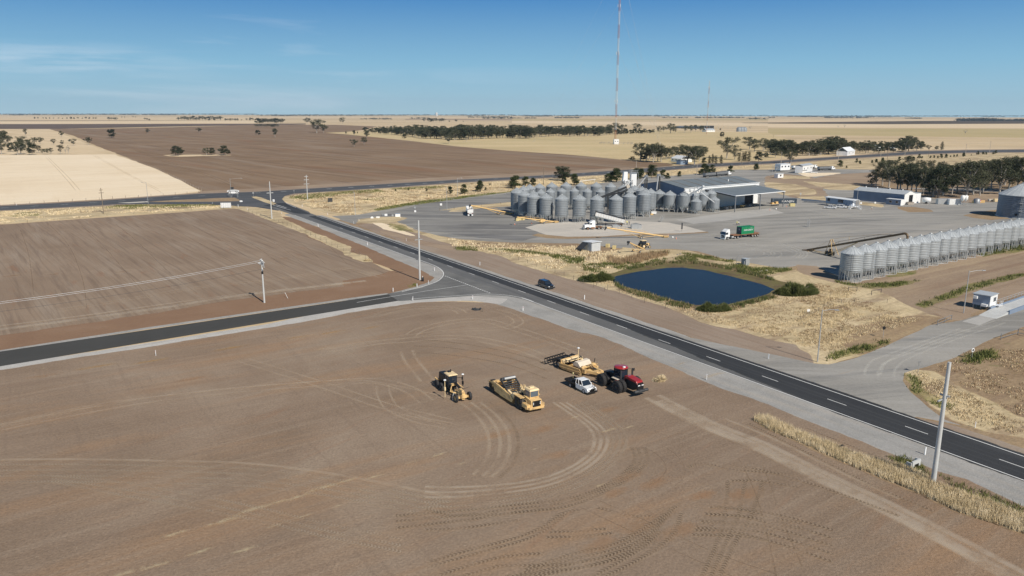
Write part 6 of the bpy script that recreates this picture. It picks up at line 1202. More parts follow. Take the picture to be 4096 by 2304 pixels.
def lamp(r,x,y,top,label,L_=1.8,side=0.,head=True,group=None):
 X,Y,h = hgt(r,x,y,top); t = thing('street_lamp',label,'street lamp',(X,Y,0),side,group); MB().cyl((0,0,0),(0,0,h),.11,.07,10).build('pole','galv',t)
 b = MB(); b.path([(0,0,h - .3),(L_ * .5,0,h),(L_,0,h + .08)],.045,6); b.build('arm','galv',t); b = MB(); b.box((L_ + .2,0,h + .02),(.75,.3,.16),top=(.8,.7,0)); hd = b.build('lamp_head','steel_grey',t); MB().box((L_ + .25,0,h - .07),(.4,.22,.03)).build('lens','glass_pale',hd)
lamp('C4',200,1290,682,'grey street lamp on the corner of the entrance road',2.2,-.2)
lamp('C4',1880,728,238,'grey street lamp with a long thin arm beside the weigh cabin',3.2,.1)
lamp('A1',1492,1045,828,'grey street lamp beside the slip lane at far left',2.,3.0)
lamp('A1',2328,980,790,'grey street lamp with curved arm at the highway junction',5.5,.3)
lamp('A2',1000,1162,930,'slim lamp post at the yard entrance in the dry grass',1.2,2.)
lamp('A2',1922,1108,885,'slim lamp post at the edge of the yard, left of two',1.2,2.)
lamp('A2',2028,980,785,'slim lamp post at the edge of the yard, right of two',2.,.2)
lamp('A3',1268,865,730,'slim lamp post behind the white cleaning tower',1.2,2.)
lamp('A3',410,810,742,'short lamp post behind the back row of silos',1.,2.)
lamp('B3',655,365,215,'thin light pole rising between the raised office and the long shed',.6,1.)
lamp('A4',235,640,585,'short lamp post right of the sampling office',1.,1.)
lamp('A4',40,770,640,'slim lamp post left of the sampling office',1.,1.)
for i,(r,x,y,t_) in enumerate([('C2',365,283,254),('C2',940,503,472),('C2',888,615,582),('C2',791,640,622),('C2',585,681,647),('C2',755,762,728),('C2',1268,746,712),('C2',1700,845,808),('C2',698,246,222),('C2',1330,456,424),('C2',2228,748,709),('C2',247,98,76),('C2',292,74,56),('C2',645,47,30),('C3',1230,1336,1278),('C3',1808,1139,1088),('C5',1722,906,838),('C5',2153,671,620),('C1',1146,1146,1106),('A2',465,1074,1050),('A2',722,1159,1135),('A2',258,1149,1128),('A2',626,1279,1248),('A1',2397,1079,1050),('A1',2137,1046,1033),('A1',2490,1106,1090),('A1',165,1060,1045)]):
 X,Y,h = hgt(r,x,y,t_); WH = ['beside the gravel shoulder left of the tall junction pole','on the inside corner of the side road','below the inside corner post of the side road','small one among weeds left of the junction','thin one at the end of the new side road asphalt','thin one on the junction edge line','standing in the gravel below the junction','right of the junction on the near shoulder','across the road from the tall junction pole','on the far verge above the junction','on the far verge right of the black car','at the yard entrance, nearer one','at the yard entrance, farther one','at the tip of the grass spit in the yard','on the near shoulder right of the red tractor','on the far verge left of the entrance road','beside the large pole at lower right','in the dry grass right of the entrance road','alone in the foreground field below the side road','on the far verge near the highway junction','on the far verge before the yard entrance','near the junction pole at the highway','on the left shoulder between the two far junction poles','beside the white board at the highway','small one along the slip lane','small one right of the white board','small one at the far left of the highway']
 t = thing('guide_post','white guide post ' + WH[i],'guide post',(X,Y,0),i); h = max(.9,h) * 1.02; b = MB().box((0,0,h / 2),(.16 if X < 60 else .14,.07,h)); b.build('post','white_clean',t); MB().box((0,-.045,h * .82),(.07,.03,.14)).build('reflector','red',t)
def sign(r,x,y,top,label,shape,w_,mat_,rz=0,back='steel_grey',hh=None,name='road_sign'):
 X,Y,h = hgt(r,x,y,top); t = thing(name,label,'sign',(X,Y,0),rz); hh = hh or w_; b = MB(); b.cyl((0,.04,0),(0,.04,h),.04,n=6)
 if w_ > 2: b.v = []; b.f = []; b.sm = []; [b.cyl((s_ * w_ * .35,.06,0),(s_ * w_ * .35,.06,h),.07,n=6) for s_ in (-1,1)]
 b.build('post','galv',t); b = MB(); zc = h - hh / 2
 if shape == 'rect': b.box((0,0,zc),(w_,.05,hh))
 elif shape == 'round': b.cyl((0,-.03,zc),(0,.03,zc),w_ / 2,n=20)
 elif shape == 'tri': b.prism([(-w_ / 2,h),(w_ / 2,h),(0,h - hh)],-.02,.02,'Y')
 elif shape == 'oval': b.prism([(cos(a) * w_ / 2 * (1 if abs(cos(a)) < .8 else .97),zc + sin(a) * hh / 2) for a in [2 * pi * k / 20 for k in range(20)]],-.03,.03,'Y')
 b.build('panel',mat_,t); return t,h
sign('C4',955,1012,876,'round dark backed sign on a thin post in the brown grass','round',.75,'black',.3)
sign('C4',1358,1415,1280,'grey triangular give way sign seen from behind at the entrance','tri',.9,'steel_grey',.5,hh=.8)
t_,h_ = sign('C4',1975,1255,1128,'round white rimmed sign with dark centre on the paddock edge','round',.75,'white_clean',.4); MB().cyl((0,-.05,h_ - .375),(0,-.035,h_ - .375),.22,n=12).build('symbol','black',t_)
sign('C4',95,735,682,'small white notice box in the dry grass left of the lamp','rect',.7,'white_paint',.2,hh=.5)
t_,h_ = sign('A1',2350,975,903,'wide rounded white direction sign at the highway junction','oval',6.5,'white_clean',.1,hh=1.5); MB().box((0,-.06,h_ - .75),(4.6,.03,.5)).build('map_symbol','black',t_)
t_,h_ = sign('A1',2352,982,919,'black and white chevron board beneath the rounded direction sign','rect',5.,'white_clean',.1,hh=1.1)
b = MB(); [b.prism([(x,h_ - 1.1),(x + .3,h_ - 1.1),(x + .3 + .45 * s_,h_ - .55),(x + .3,h_),(x,h_),(x + .45 * s_,h_ - .55)],-.06,-.035,'Y') for x,s_ in ((-2.2,-1),(-1.4,-1),(1.,1),(1.8,1))]; b.build('chevron','black',t_)
sign('A1',2340,975,876,'dark square sign above the rounded direction sign','rect',1.8,'steel_dark',.1,hh=1.8)
t_,h_ = sign('A1',2275,1092,1034,'white ribbed board on two posts beside the field corner','rect',4.6,'white_clean',.15,hh=2.2); b = MB(); [b.box((x,-.05,h_ - 1.1),(.06,.04,2.2)) for x in (-1.9,-.95,0,.95,1.9)]; [b.box((0,-.05,h_ - z),(4.6,.04,.06)) for z in (.5,1.1,1.7)]; b.build('frame','galv',t_)
sign('A1',2427,1030,1010,'oval white and black marker on the traffic island','oval',1.6,'white_clean',.1,hh=.8)
sign('A1',2550,972,928,'small grey sign left of the highway junction road','rect',.7,'galv',.2)
sign('A2',384,945,905,'small sign back beside the highway near the multi armed pole','rect',.6,'steel_grey',.2)
t_,h_ = sign('A2',180,1050,1000,'white sign with a black arrow on the junction island','rect',.9,'white_clean',.2,hh=1.1); MB().box((0,-.05,h_ - .55),(.12,.03,.6),ry=.5).build('arrow','black',t_)
sign('A2',748,1030,985,'dark square information board in the dry grass','rect',2.2,'steel_dark',.3,hh=3.)
for x,y,t_,sh_,w_,m,lb in [(1168,1192,1172,'round',1.2,'white_clean','round white sign, leftmost at the yard entrance'),(1220,1188,1172,'rect',.8,'white_clean','small white sign second from left at the yard entrance'),(1236,1188,1172,'rect',.7,'white_paint','small white sign third from left at the yard entrance'),(1278,1172,1140,'rect',.9,'steel_grey','taller grey sign at the yard entrance'),(1308,1168,1145,'rect',1.2,'white_clean','white square sign right of the tall grey one'),(1375,1170,1152,'rect',.8,'galv','small pale sign left of the blue topped board'),(1602,1130,1110,'rect',.8,'white_clean','white sign in the entrance throat on a thin post'),(1600,1100,1074,'tri',1.,'galv','triangular sign behind the white one in the yard throat'),(1862,1068,1040,'rect',1.,'white_paint','tilted white sign farther inside the yard')]: sign('A2',x,y,t_,lb,sh_,w_,m,.25)
t_,h_ = sign('A2',1427,1176,1141,'large white board with a blue top at the yard entrance','rect',2.1,'white_clean',.25,hh=1.7); MB().box((0,-.04,h_ - .12),(2.1,.04,.28)).build('header','blue_grey',t_)
sign('A4',325,985,935,'small sign on a thick post beside the canopy road','rect',.9,'galv',.2)
sign('B3',697,430,370,'white sign at the foot of the office stairs','rect',.8,'white_clean',.2); sign('B3',864,385,366,'small white sign in front of the long shed','rect',.9,'white_clean',.2)
t = thing('storage_bin','short black bin at the foot of the tall junction pole','bin',GR('C2',839,592)); MB().lathe([(.3,0),(.34,1.),(.2,1.12),(0,1.15)],14).build('body','black',t); MB().cyl((0,0,1.13),(0,0,1.5),.1,.02,8).build('cone_tip','white_paint',t)
# fences
def fence(name,label,pts,sp,hgt_,m='timber',wires=3,r=.05,rail=False):
 o_ = Vector(pts[0]); t = thing(name,label,'fence',(o_.x,o_.y,0)); L_ = []
 for a,b_ in zip(pts,pts[1:]):
  a,b_ = Vector(a),Vector(b_); n = max(1,int((b_ - a).length / sp)); L_ += [a.lerp(b_,i / n) for i in range(n)]
 L_.append(Vector(pts[-1])); b = MB(); rd = random.Random(3)
 for p in L_: q = p - o_; b.cyl((q.x,q.y,0),(q.x + rd.uniform(-.05,.05),q.y,hgt_ * rd.uniform(.9,1.1)),r,n=5)
 b.build('posts',m,t); b = MB()
 for k in range(wires):
  z = hgt_ * (.35 + .6 * k / max(1,wires - 1)) if wires > 1 else hgt_ * .92
  for p,q in zip(L_,L_[1:]): p_,q_ = p - o_,q - o_; b.cyl((p_.x,p_.y,z),(q_.x,q_.y,z),r * .9 if rail else .008,n=4)
 if wires: b.build('rail' if rail else 'wires','galv' if not rail else m,t)
fence('wire_fence','thin wire fence along the straw strip by the red dirt',P('C1',[(1830,90),(2050,165),(2250,245),(2400,315),(2574,400)]) + P('C2',[(250,340),(400,425)]),5,1.2)
fence('wire_fence','wire fence between dirt verge and dry grass above the main road',P('C2',[(1450,345),(1900,490),(2400,680)]) + P('C3',[(200,450),(650,610),(1050,730),(1320,800)]),5,1.2)
fence('wire_fence','fence line between pale stubble and ploughed field',P('A1',[(1170,550),(1560,690),(1820,812),(2030,918)]),9,1.3,'timber_pale',2,.09)
fence('wire_fence','fence along the highway edge of the pale stubble',P('A1',[(0,1066),(1000,1002),(2000,938)]),6,1.2,'timber',2,.08)
fence('wire_fence','fence between ploughed field and the mast paddock',P('A2',[(1200,372),(1450,402),(2000,465),(2576,508)]) + P('A3',[(500,543),(1100,598)]),11,1.4,'timber_pale',2,.1)
fence('wire_fence','fence posts along the edge of the left dirt field and verge',P('A1',[(0,1258),(800,1192),(1600,1128),(2250,1098)]),9,1.1,'timber',1,.06)
fence('timber_rail','steel rail between two dark posts in the dry grass left',P('C4',[(555,478),(652,478)]),3.5,1.2,'steel_dark',1,.07,True)
fence('timber_rail','galvanised rail on a dark post right of the other rail',P('C4',[(820,522),(930,500)]),4.,1.2,'steel_dark',1,.07,True)
fence('timber_rail','rail fence corner beside the dirt track to the weighbridge',P('C4',[(1580,870),(1740,806)]),3,1.2,'steel_grey',2,.07,True)
fence('timber_rail','rail fence beside the exit road at the right edge',P('C4',[(2308,1035),(2503,975),(2600,1000)]),4,1.3,'steel_grey',2,.07,True)
fence('wire_fence','old wire fence through the dry grass near the lamp',P('C4',[(0,820),(310,655),(475,615),(625,605),(1000,615)]),5,1.1)
fence('wire_fence','low post fence on the narrow grass strip in the yard',P('A2',[(1850,1115),(2270,1075),(2460,1050),(2576,1040)]),7,1.2,'timber',1,.08)
# ---------------------------------------------------------------- grass and reeds
def scatter(name,label,polys,dens,h0,h1,w_,lean,mat_,blades=4,kind='stuff',maxn=60000,clump=0.,thr=-9,sc=.2):
 rng = np.random.default_rng(len(name) + len(polys)); T_ = []
 for q in polys:
  xs = [p[0] for p in q]; ys = [p[1] for p in q]; ar = abs(sum(a[0] * b[1] - b[0] * a[1] for a,b in zip(q,q[1:] + q[:1]))) / 2; n = min(maxn,int(ar * dens)); k = 0; g = 0
  while k < n and g < n * 12:
   g += 1; p = (rng.uniform(min(xs),max(xs)),rng.uniform(min(ys),max(ys)))
   if not inside(p,q): continue
   if thr > -9 and mnoise.noise(Vector((p[0] * sc,p[1] * sc,3.3))) + .5 * mnoise.noise(Vector((p[0] * sc * 3,p[1] * sc * 3,7.3))) < thr: k += 1; continue
   T_.append(p); k += 1
 if not T_: return
 c = np.array(T_); n = len(c); c = np.repeat(c,blades,0); m_ = len(c)
 z = np.full(m_,K[0] * .6 + .02); sp = w_ * 2.2; b0 = np.stack([c[:,0] + rng.normal(size=m_) * sp,c[:,1] + rng.normal(size=m_) * sp,z],1)
 a = rng.uniform(0,2 * pi,m_); dx = np.stack([np.cos(a),np.sin(a),np.zeros(m_)],1) * w_ / 2
 hh = rng.uniform(h0,h1,m_); tip = b0 + np.stack([rng.normal(size=m_) * lean * hh,rng.normal(size=m_) * lean * hh,hh],1)
 o = np_obj(name,np.stack([b0 - dx,b0 + dx,tip],1),mat_); tag(o,label,'grass',kind=kind)
ROADSTRIP = P('C5',[(250,610),(290,580),(370,590),(600,700),(900,815),(1100,905),(1300,960),(1500,1010),(1700,1090),(1800,1160),(1950,1215),(2300,1330),(2575,1450),(2800,1560),(2700,1640),(2300,1490),(2000,1400),(1700,1250),(1300,1090),(900,920),(600,780),(400,700)])
K[0] += .0004; ngon_mesh('grass_patch',ROADSTRIP,ZT + .03,'m_straw_brown',jit=.4,step=1,feather=.4)
scatter('tall_dry_grass','long strip of tall golden grass at lower right',[ROADSTRIP],38,.45,.95,.06,.2,'tall_grass',5)
CRN = P('C5',[(1400,930),(1560,920),(1700,1000),(1780,1080),(1700,1100),(1560,1040)])
scatter('green_weeds','green weeds around the culvert',[CRN,P('C5',[(1850,1080),(2050,1170),(2300,1260),(2575,1370),(2575,1420),(2300,1310),(2000,1210)])],9,.2,.6,.1,.3,'green_grass',4)
MEAD = P('C3',[(0,330),(60,380),(320,470),(700,600),(1000,700),(1200,780),(1500,840),(1900,950),(2200,1040),(2400,1080),(2571,1040),(2571,480),(2300,430),(2200,440),(2150,560),(1900,570),(1700,620),(1450,680),(1300,690),(1100,680),(850,600),(600,530),(380,440),(300,400),(150,300)])
MEAD2 = P('C4',[(180,390),(300,380),(700,470),(900,640),(1250,740),(1400,800),(1100,900),(800,960),(600,1060),(300,1080),(0,1090),(0,520)])
RPAD = P('C5',[(1640,190),(1760,200),(1900,290),(2060,360),(2250,460),(2420,560),(2575,620),(2575,740),(2300,690),(2000,600),(1850,480),(1700,350)])
RP2 = P('C5',[(2160,0),(1900,90),(1800,200),(1950,280),(2300,450),(2575,600),(2800,700),(2900,0)])
scatter('dry_grass','rough dry grass around the dam and the entrance',[MEAD,MEAD2,RPAD],5.,.1,.38,.11,.35,'dry_grass',4,thr=-.02,sc=.16)
scatter('brown_grass','brown seeding weeds in the dry grass',[MEAD,MEAD2,RPAD,RP2],2.,.12,.35,.12,.35,'brown_grass',4,thr=-.1,sc=.2)
scatter('dry_grass','short sparse grass of the right paddock',[RP2],1.6,.1,.3,.12,.35,'dry_grass',4,thr=.0,sc=.2)
ISL = P('B1',[(0,1000),(400,1060),(1000,1090),(1850,1110),(2000,1200),(2536,1150),(2536,1420),(1500,1449),(1000,1260),(400,1170),(0,1090)])
VER = P('A2',[(360,965),(600,940),(1300,900),(2000,850),(2576,815),(2576,900),(2200,950),(1700,1010),(1180,1108),(1000,1160),(700,1120),(400,1020)])
VER2 = P('A3',[(0,815),(1200,745),(1900,690),(2576,652),(2220,695),(1900,735),(1300,780),(800,845),(0,895)])
VER3 = P('A1',[(0,1125),(1000,1080),(2400,1065),(2000,1105),(1000,1170),(0,1245)])
scatter('dry_grass','dry grass between the yard and the main road',[ISL],1.6,.25,.6,.22,.35,'dry_grass',4,thr=-.1)
scatter('dry_grass','dry grass of the highway verges',[VER,VER2,VER3],.8,.2,.55,.3,.35,'dry_grass',4,thr=-.05,sc=.1)
scatter('brown_grass','brown weeds between the yard and the main road',[ISL,VER],.7,.2,.5,.25,.35,'brown_grass',4,thr=.1)
scatter('brown_reeds','row of tall brown weeds on the dam bank',[P('B2',[(90,1230),(250,1260),(500,1200),(650,1180),(850,1170),(850,1210),(640,1250),(500,1300),(250,1330),(120,1300)])],3.5,.7,1.5,.16,.2,'brown_grass',4)
G_ = [P('B2',[(0,1290),(150,1310),(400,1290),(560,1290),(700,1260),(840,1250),(830,1290),(640,1320),(400,1380),(150,1390),(0,1400)]),P('B2',[(960,1240),(1080,1200),(1220,1240),(1220,1290),(1080,1290),(950,1270)]),P('B2',[(1590,1330),(1780,1310),(1950,1380),(2100,1360),(2420,1370),(2380,1400),(2100,1449),(1800,1440)]),P('C3',[(0,170),(100,200),(60,240),(0,240)]),
 P('B1',[(60,1125),(380,1120),(400,1175),(100,1165)]),P('B1',[(400,1145),(1000,1165),(1500,1225),(1900,1265),(1950,1370),(1700,1350),(1400,1240),(700,1175)]),P('B2',[(640,1160),(860,1150),(840,1200),(700,1190)]),P('B2',[(1040,1175),(1400,1220),(1680,1270),(1640,1290),(1300,1250)]),P('C5',[(1610,220),(1650,240),(1700,340),(1850,420),(2000,520),(1850,500),(1640,380),(1600,290)]),
 P('C4',[(560,1150),(800,1080),(1000,1040),(1010,1090),(800,1160),(400,1260),(230,1290),(330,1210)]),P('C4',[(1350,640),(1600,540),(2000,400),(2400,305),(2576,280),(2576,300),(2300,365),(1900,490),(1600,590),(1430,660)]),P('B3',[(390,1275),(600,1315),(800,1305),(1100,1300),(1400,1270),(1100,1340),(800,1360),(500,1320)]),P('B3',[(2050,965),(2300,905),(2576,860),(2576,920),(2300,960),(2100,990)]),P('C2',[(720,628),(790,622),(800,640),(740,645)]),P('C5',[(2020,70),(2300,0),(2400,60),(2150,120)]),P('C4',[(1820,1300),(2100,1180),(2280,1200),(2000,1330)]),P('C3',[(60,260),(160,250),(420,250),(470,290),(380,330),(100,330)])]
scatter('green_weeds','green weeds and reeds on the dam bank and ditches',G_,2.6,.25,.8,.2,.35,'green_grass',5,thr=-.2,sc=.25)
scatter('green_weeds','green weeds of the highway verges',[P('A2',[(340,975),(500,955),(800,925),(1250,905),(1280,930),(900,945),(500,1005),(400,995)]),P('A2',[(1340,895),(1700,875),(1900,868),(1850,885),(1500,900)]),P('A2',[(1190,1105),(1300,1078),(1700,1015),(2200,960),(2576,918),(2576,922),(2200,972),(1800,1027),(1500,1068),(1230,1113)]),P('A1',[(1100,1068),(1500,1056),(2200,1056),(1300,1090)])],.9,.3,.8,.3,.3,'green_grass',5,thr=-.15,sc=.1)
def bush(r,x,y,wpx,h,label,n,ang_=0,ar=.6,m='reed',name='reed_bush'):
 X,Y = GR(r,x,y); w_ = wpx * REG[r][2] / FPX * math.hypot(X,Y,HC); rng = np.random.default_rng(int(x)); t = thing(name,label,'bush',(X,Y,0),ang_)
 a = rng.uniform(0,2 * pi,n); q = np.sqrt(rng.random(n)); cx_,cy_ = np.cos(a) * q * w_ / 2,np.sin(a) * q * w_ / 2 * ar; zt = h * np.sqrt(np.clip(1.05 - q ** 2,0,1)) * rng.uniform(.55,1.1,n); lob = np.array([mnoise.noise(Vector((px_ * .55,py_ * .55,x))) for px_,py_ in zip(cx_,cy_)]); zt *= np.clip(.85 + lob * 1.3,.25,1.4)
 b0 = np.stack([cx_,cy_,zt * rng.uniform(0,.7,n)],1); a2 = rng.uniform(0,2 * pi,n); d = np.stack([np.cos(a2),np.sin(a2),np.zeros(n)],1) * .10; tip = np.stack([cx_ * 1.1 + rng.normal(size=n) * .22,cy_ * 1.1 + rng.normal(size=n) * .22,zt],1)
 np_obj('foliage',np.stack([b0 - d,b0 + d,tip],1),m,t); b = MB(); [b.cyl((0,0,0),(cos(k) * w_ * .3,sin(k) * w_ * .3 * ar,h * .7),.04,n=4) for k in range(6)]; b.build('stem','bark',t)
RIM = [P('C3',[(335,400),(450,468),(600,508),(800,566),(1000,618),(1130,645),(1130,680),(1000,668),(800,612),(600,550),(430,498)]),P('C3',[(480,285),(700,250),(900,222),(1150,232),(1400,272),(1650,330),(1850,390),(1850,405),(1650,352),(1400,296),(1150,252),(900,243),(700,270),(500,306)]),P('C3',[(1420,650),(1640,600),(1860,540),(1900,560),(1650,630),(1450,690)])]
scatter('pond_reeds','green reeds fringing the dam',RIM,7.,.3,.95,.14,.25,'reed',5,thr=-.15,sc=.3)
scatter('pond_reeds','brown dead reeds fringing the dam',RIM,3.,.3,.9,.14,.25,'brown_grass',4,thr=-.1,sc=.35)
bush('C3',200,400,330,1.9,'large green reed bush at the left end of the dam',10000,.3)
bush('C3',2075,525,390,2.5,'wide dark green bush at the right end of the dam',9000,.3)
bush('C3',1295,680,300,1.9,'low green reed bush on the near bank of the dam',7000,.1)
bush('C2',365,415,60,.9,'pale tuft of dry grass at the end of the straw strip',500,0,.6,'dry_grass','grass_tuft')
bush('C3',785,1340,115,1.,'lone tussock of dry grass near the red tractor',900,0,.8,'tall_grass','grass_tuft')
t = thing('culvert','small concrete culvert headwall in the grass by the lower road','culvert',GR('C5',1640,1010),RANG); b = MB(); b.prism([(-.9,0),(-.45,0),(-.45,.5),(.45,.5),(.45,0),(.9,0),(.9,.95),(-.9,.95)],-.1,.1,'X'); b.box((-.5,1.,.4),(1.,.15,.8),top=(.6,1,.2)); b.box((-.5,-1.,.4),(1.,.15,.8),top=(.6,1,.2)); b.build('headwall','concrete_pole',t); MB().box((.12,0,.25),(.05,.9,.5)).build('pipe_dark_inside','black',t)  # black sheet stands in for the dark inside of the pipe
t = thing('gravel_pile','small dark pile of gravel and a post near the junction','pile',GR('C2',1300,835)); b = MB(); rd = random.Random(2)
b.lathe([(1.1,0),(.9,.12),(.45,.25),(0,.3)],14); [b.box((rd.uniform(-1,1),rd.uniform(-.8,.8),.2),(.25,.2,.2),rz=rd.random() * 3,ry=.4) for i in range(26)]; b.build('stones','steel_dark',t)
t = thing('short_post','short dark wooden post right of the gravel pile','post',GR('C2',1355,855)); b = MB().cyl((0,0,0),(0,0,.9),.07,n=6); b.box((0,0,.88),(.5,.06,.06)); b.build('post','timber',t)
rd = random.Random(4)
for i,(x,y) in enumerate([(1780,370),(1800,365),(1815,372),(1700,340),(1725,325),(1745,318),(1790,312),(960,165),(985,158)]):
 t = thing('rock','pale rock on the dam bank','rock',GR('C3',x,y),i,'rocks on the dam bank'); bm_ = bmesh.new(); bmesh.ops.create_icosphere(bm_,subdivisions=2,radius=.35)
 for v in bm_.verts: v.co *= 1 + .3 * mnoise.noise(v.co * 3 + Vector((i,0,0))); v.co.z = v.co.z * .6 + .15
 me = bpy.data.meshes.new('stone'); bm_.to_mesh(me); bm_.free(); me.materials.append(MATS['rock']); o = bpy.data.objects.new('stone',me); C.objects.link(o); o.parent = t
# ---------------------------------------------------------------- vehicles and machines
def wheel(t,x,y,r,w_,rim='steel_grey',lugs=0,rr=.55,name='wheel'):
 b = MB(); s = w_ / 2; b.lathe([(r * rr,-s * .8),(r * .86,-s),(r,-s * .7),(r,s * .7),(r * .86,s),(r * rr,s * .8)],26,(x,y,r),'Y')
 if lugs:
  for i in range(lugs):
   a = 2 * pi * i / lugs
   for sg in (-1,1):
    aa = a + (pi / lugs if sg > 0 else 0); m = Matrix.Translation((x,y,r)) @ Matrix.Rotation(aa,4,'Y') @ Matrix.Translation((0,sg * w_ * .24,r * 1.0)) @ Matrix.Rotation(sg * .7,4,'Z')
    q = MB(m); q.box((0,0,0),(r * .09,w_ * .52,r * .09)); b.add(q.v,q.f)
 o = b.build(name,'rubber',t); b = MB(); b.lathe([(0,-s * .55),(r * .25,-s * .6),(r * .3,-s * .3),(r * rr * .92,-s * .25),(r * rr,-s * .8),(r * rr * 1.02,s * .8),(r * rr * .92,s * .25),(r * .3,s * .3),(r * .25,s * .6),(0,s * .55)],20,(x,y,r),'Y'); b.build('rim',rim,o); return o
def handrail(b,pts,h=.9,r=.03):
 for p in pts: b.cyl(p,(p[0],p[1],p[2] + h),r,n=4)
 b.path([(p[0],p[1],p[2] + h) for p in pts],r,4)
# motor grader
a = R(-61); t = thing('motor_grader','yellow and black motor grader with silver blade, leftmost machine in the dirt field','grader',(-11.6 + .875 * 1.1,115.4 + .48 * 1.1),a)
for x in (-.8,.9):
 for y in (-1.1,1.1): wheel(t,x,y,.68,.42,'steel_dark',0)
for y in (-1.15,1.15): wheel(t,6.5,y,.66,.42,'cat_yellow',0)
b = MB(); b.box((.1,0,1.55),(2.9,1.25,1.7),top=(.95,.85,.05)); b.box((.05,0,2.45),(2.5,1.,.16)); b.build('engine_hood','black',t,.04)  # hood coloured black to carry the shade that falls on it
b = MB(); [b.box((.05,y,.75),(2.5,.2,.5)) for y in (-.75,.75)]; b.box((1.8,0,1.),(3.,.9,.35)); b.build('tandem_case','steel_dark',t)
b = MB(); b.box((2.15,0,2.2),(1.5,1.25,1.75),top=(1.08,1.1,.05)); cab = b.build('cab','glass',t,.03); b = MB(); [b.box((x,y,2.2),(.1,.1,1.8)) for x in (1.4,2.15,2.9) for y in (-.66,.66)]; b.box((2.15,0,1.3),(1.55,1.32,.3)); b.build('cab_frame','black',cab)
b = MB(); b.box((2.2,0,3.14),(2.0,1.6,.14),top=(.8,.85,0)); b.box((2.9,0,3.1),(.4,1.3,.12)); b.build('roof','cat_pale',t,.03)
b = MB(); b.box((1.5,0,3.26),(.6,.5,.12)); b.cyl((1.3,.4,3.2),(1.3,.4,3.5),.08,n=8); b.build('beacon','black',t)
b = MB(); b.cyl((2.9,0,1.5),(3.9,0,2.15),.2,n=8); b.cyl((3.9,0,2.15),(5.6,0,1.75),.2,n=8); b.build('gooseneck','black',t)
b = MB(); b.box((6.15,0,1.4),(1.3,.42,.75),top=(.85,.9,-.1)); b.box((6.72,0,.95),(.3,.5,1.2)); b.box((6.5,0,.68),(.3,2.,.28)); b.box((6.95,0,.9),(.25,.9,.5)); b.build('front_frame','cat_yellow',t,.03)
b = MB(Matrix.Translation((4.05,-.35,.45)) @ Matrix.Rotation(R(-30 + 90),4,'Z')); b.prism([(-.12,-.4),(.12,-.38),(-.02,-.1),(-.06,.1),(.08,.32),(-.02,.34),(-.14,.1),(-.1,-.1)],-1.85,1.85,'Y'); b.build('blade','blade',t)
b = MB(); b.lathe([(.55,.72),(.8,.72),(.8,.86),(.55,.86)],20,(4.,0,0)); b.box((4.9,0,.8),(1.8,.25,.2)); b.cyl((3.7,.5,1.9),(3.9,.9,.8),.08,n=6); b.cyl((3.7,-.5,1.9),(3.9,-.9,.8),.08,n=6); b.box((3.7,0,1.85),(.4,1.2,.3)); b.cyl((4.3,.3,2),(4.6,1.0,1.4),.07,n=6); b.build('circle_drive','cat_yellow',t)
for (x,y),m in (((4.6,-2.1),'cat_pale'),((3.5,1.45),'black')):
 b = MB(); b.cyl((x,y,.4),(x,y,3.1),.055,n=6); b.box((x,y,1.75),(.28,.22,.55)); b.build('mast',m,t); MB().lathe([(.2,0),(.24,.06),(.15,.16),(0,.18)],12,(x,y,3.1)).build('antenna','white_clean',t)
b = MB(); b.path([(3,-.6,2.5),(3.4,-1.1,2.6)],.03); b.box((3.4,-1.15,2.55),(.08,.25,.4)); b.path([(3,.6,2.6),(3.6,1.25,2.7)],.03); b.box((3.65,1.3,2.6),(.08,.25,.45)); b.path([(6.2,.2,1.8),(6.2,1.2,2.)],.03); b.build('mirror','black',t)
b = MB(); b.box((-1.6,0,1.0),(.6,1.7,.3)); [b.box((-1.95,y,.95),(.2,.12,.9)) for y in (-.8,0,.8)]; b.box((-1.5,-.95,1.35),(.8,.2,.12)); b.build('ripper','cat_yellow',t)
# motor scraper
a = R(-60); t = thing('motor_scraper','yellow wheel scraper with glass cab and black grille, centre machine in the dirt field','scraper',(-3.1 + .866 * 1.5,114.3 + .5 * 1.5),a)
for x in (0,8.2):
 for y in (-1.25,1.25): wheel(t,x,y,.98,.72,'cat_shade',18,.5)
b = MB(); [b.prism([(-.9,1.55),(.8,2.05),(2.6,1.9),(5.9,1.5),(6.9,1.05),(6.6,.5),(3.,.45),(1.15,.8),(.9,1.3),(-.5,1.75)],y,y + .22 * (1 if y < 0 else -1),'Y') for y in (-1.72,1.72)]; b.box((.4,0,1.5),(.3,3.2,.9)); b.box((3.4,0,.55),(5.,3.2,.15)); b.build('bowl','cat_yellow',t)
b = MB()
for i in range(9): f = i / 8; b.box((2.6 + f * 2.9,0,2.55 - f * 1.6),(.18,2.5,.1),ry=.6)
[b.box((4.05,y,1.8),(3.6,.14,.3),ry=.5) for y in (-1.25,1.25)]; b.cyl((2.4,-1.2,2.7),(2.4,1.2,2.7),.3,n=12); b.build('elevator','steel_dark',t)
b = MB(); b.box((2.,-.4,2.45),(.7,1.4,.25),rz=.2); b.cyl((2.9,-.9,2.95),(2.9,1.,2.95),.2,n=10); b.build('elevator_motor','blade',t)
b = MB(); b.box((6.8,0,1.75),(.6,3.3,.5)); b.box((7.2,0,2.3),(1.6,.5,.45),ry=.35); [b.box((5.9,y,1.55),(1.9,.3,.4),ry=.25) for y in (-1.4,1.4)]; b.build('draft_frame','cat_pale',t,.02)
b = MB(); rd = random.Random(6)
for i in range(12): y = rd.uniform(-.6,.6); x = 6.9 + rd.uniform(-.5,.4); b.path([(x,y,2.),(x + .1,y + .1,2.9 + rd.uniform(-.2,.2)),(x + .5,y,2.9),(x + .8,y + .1,2.1)],.035,5)
b.build('hose','cat_pale',t)
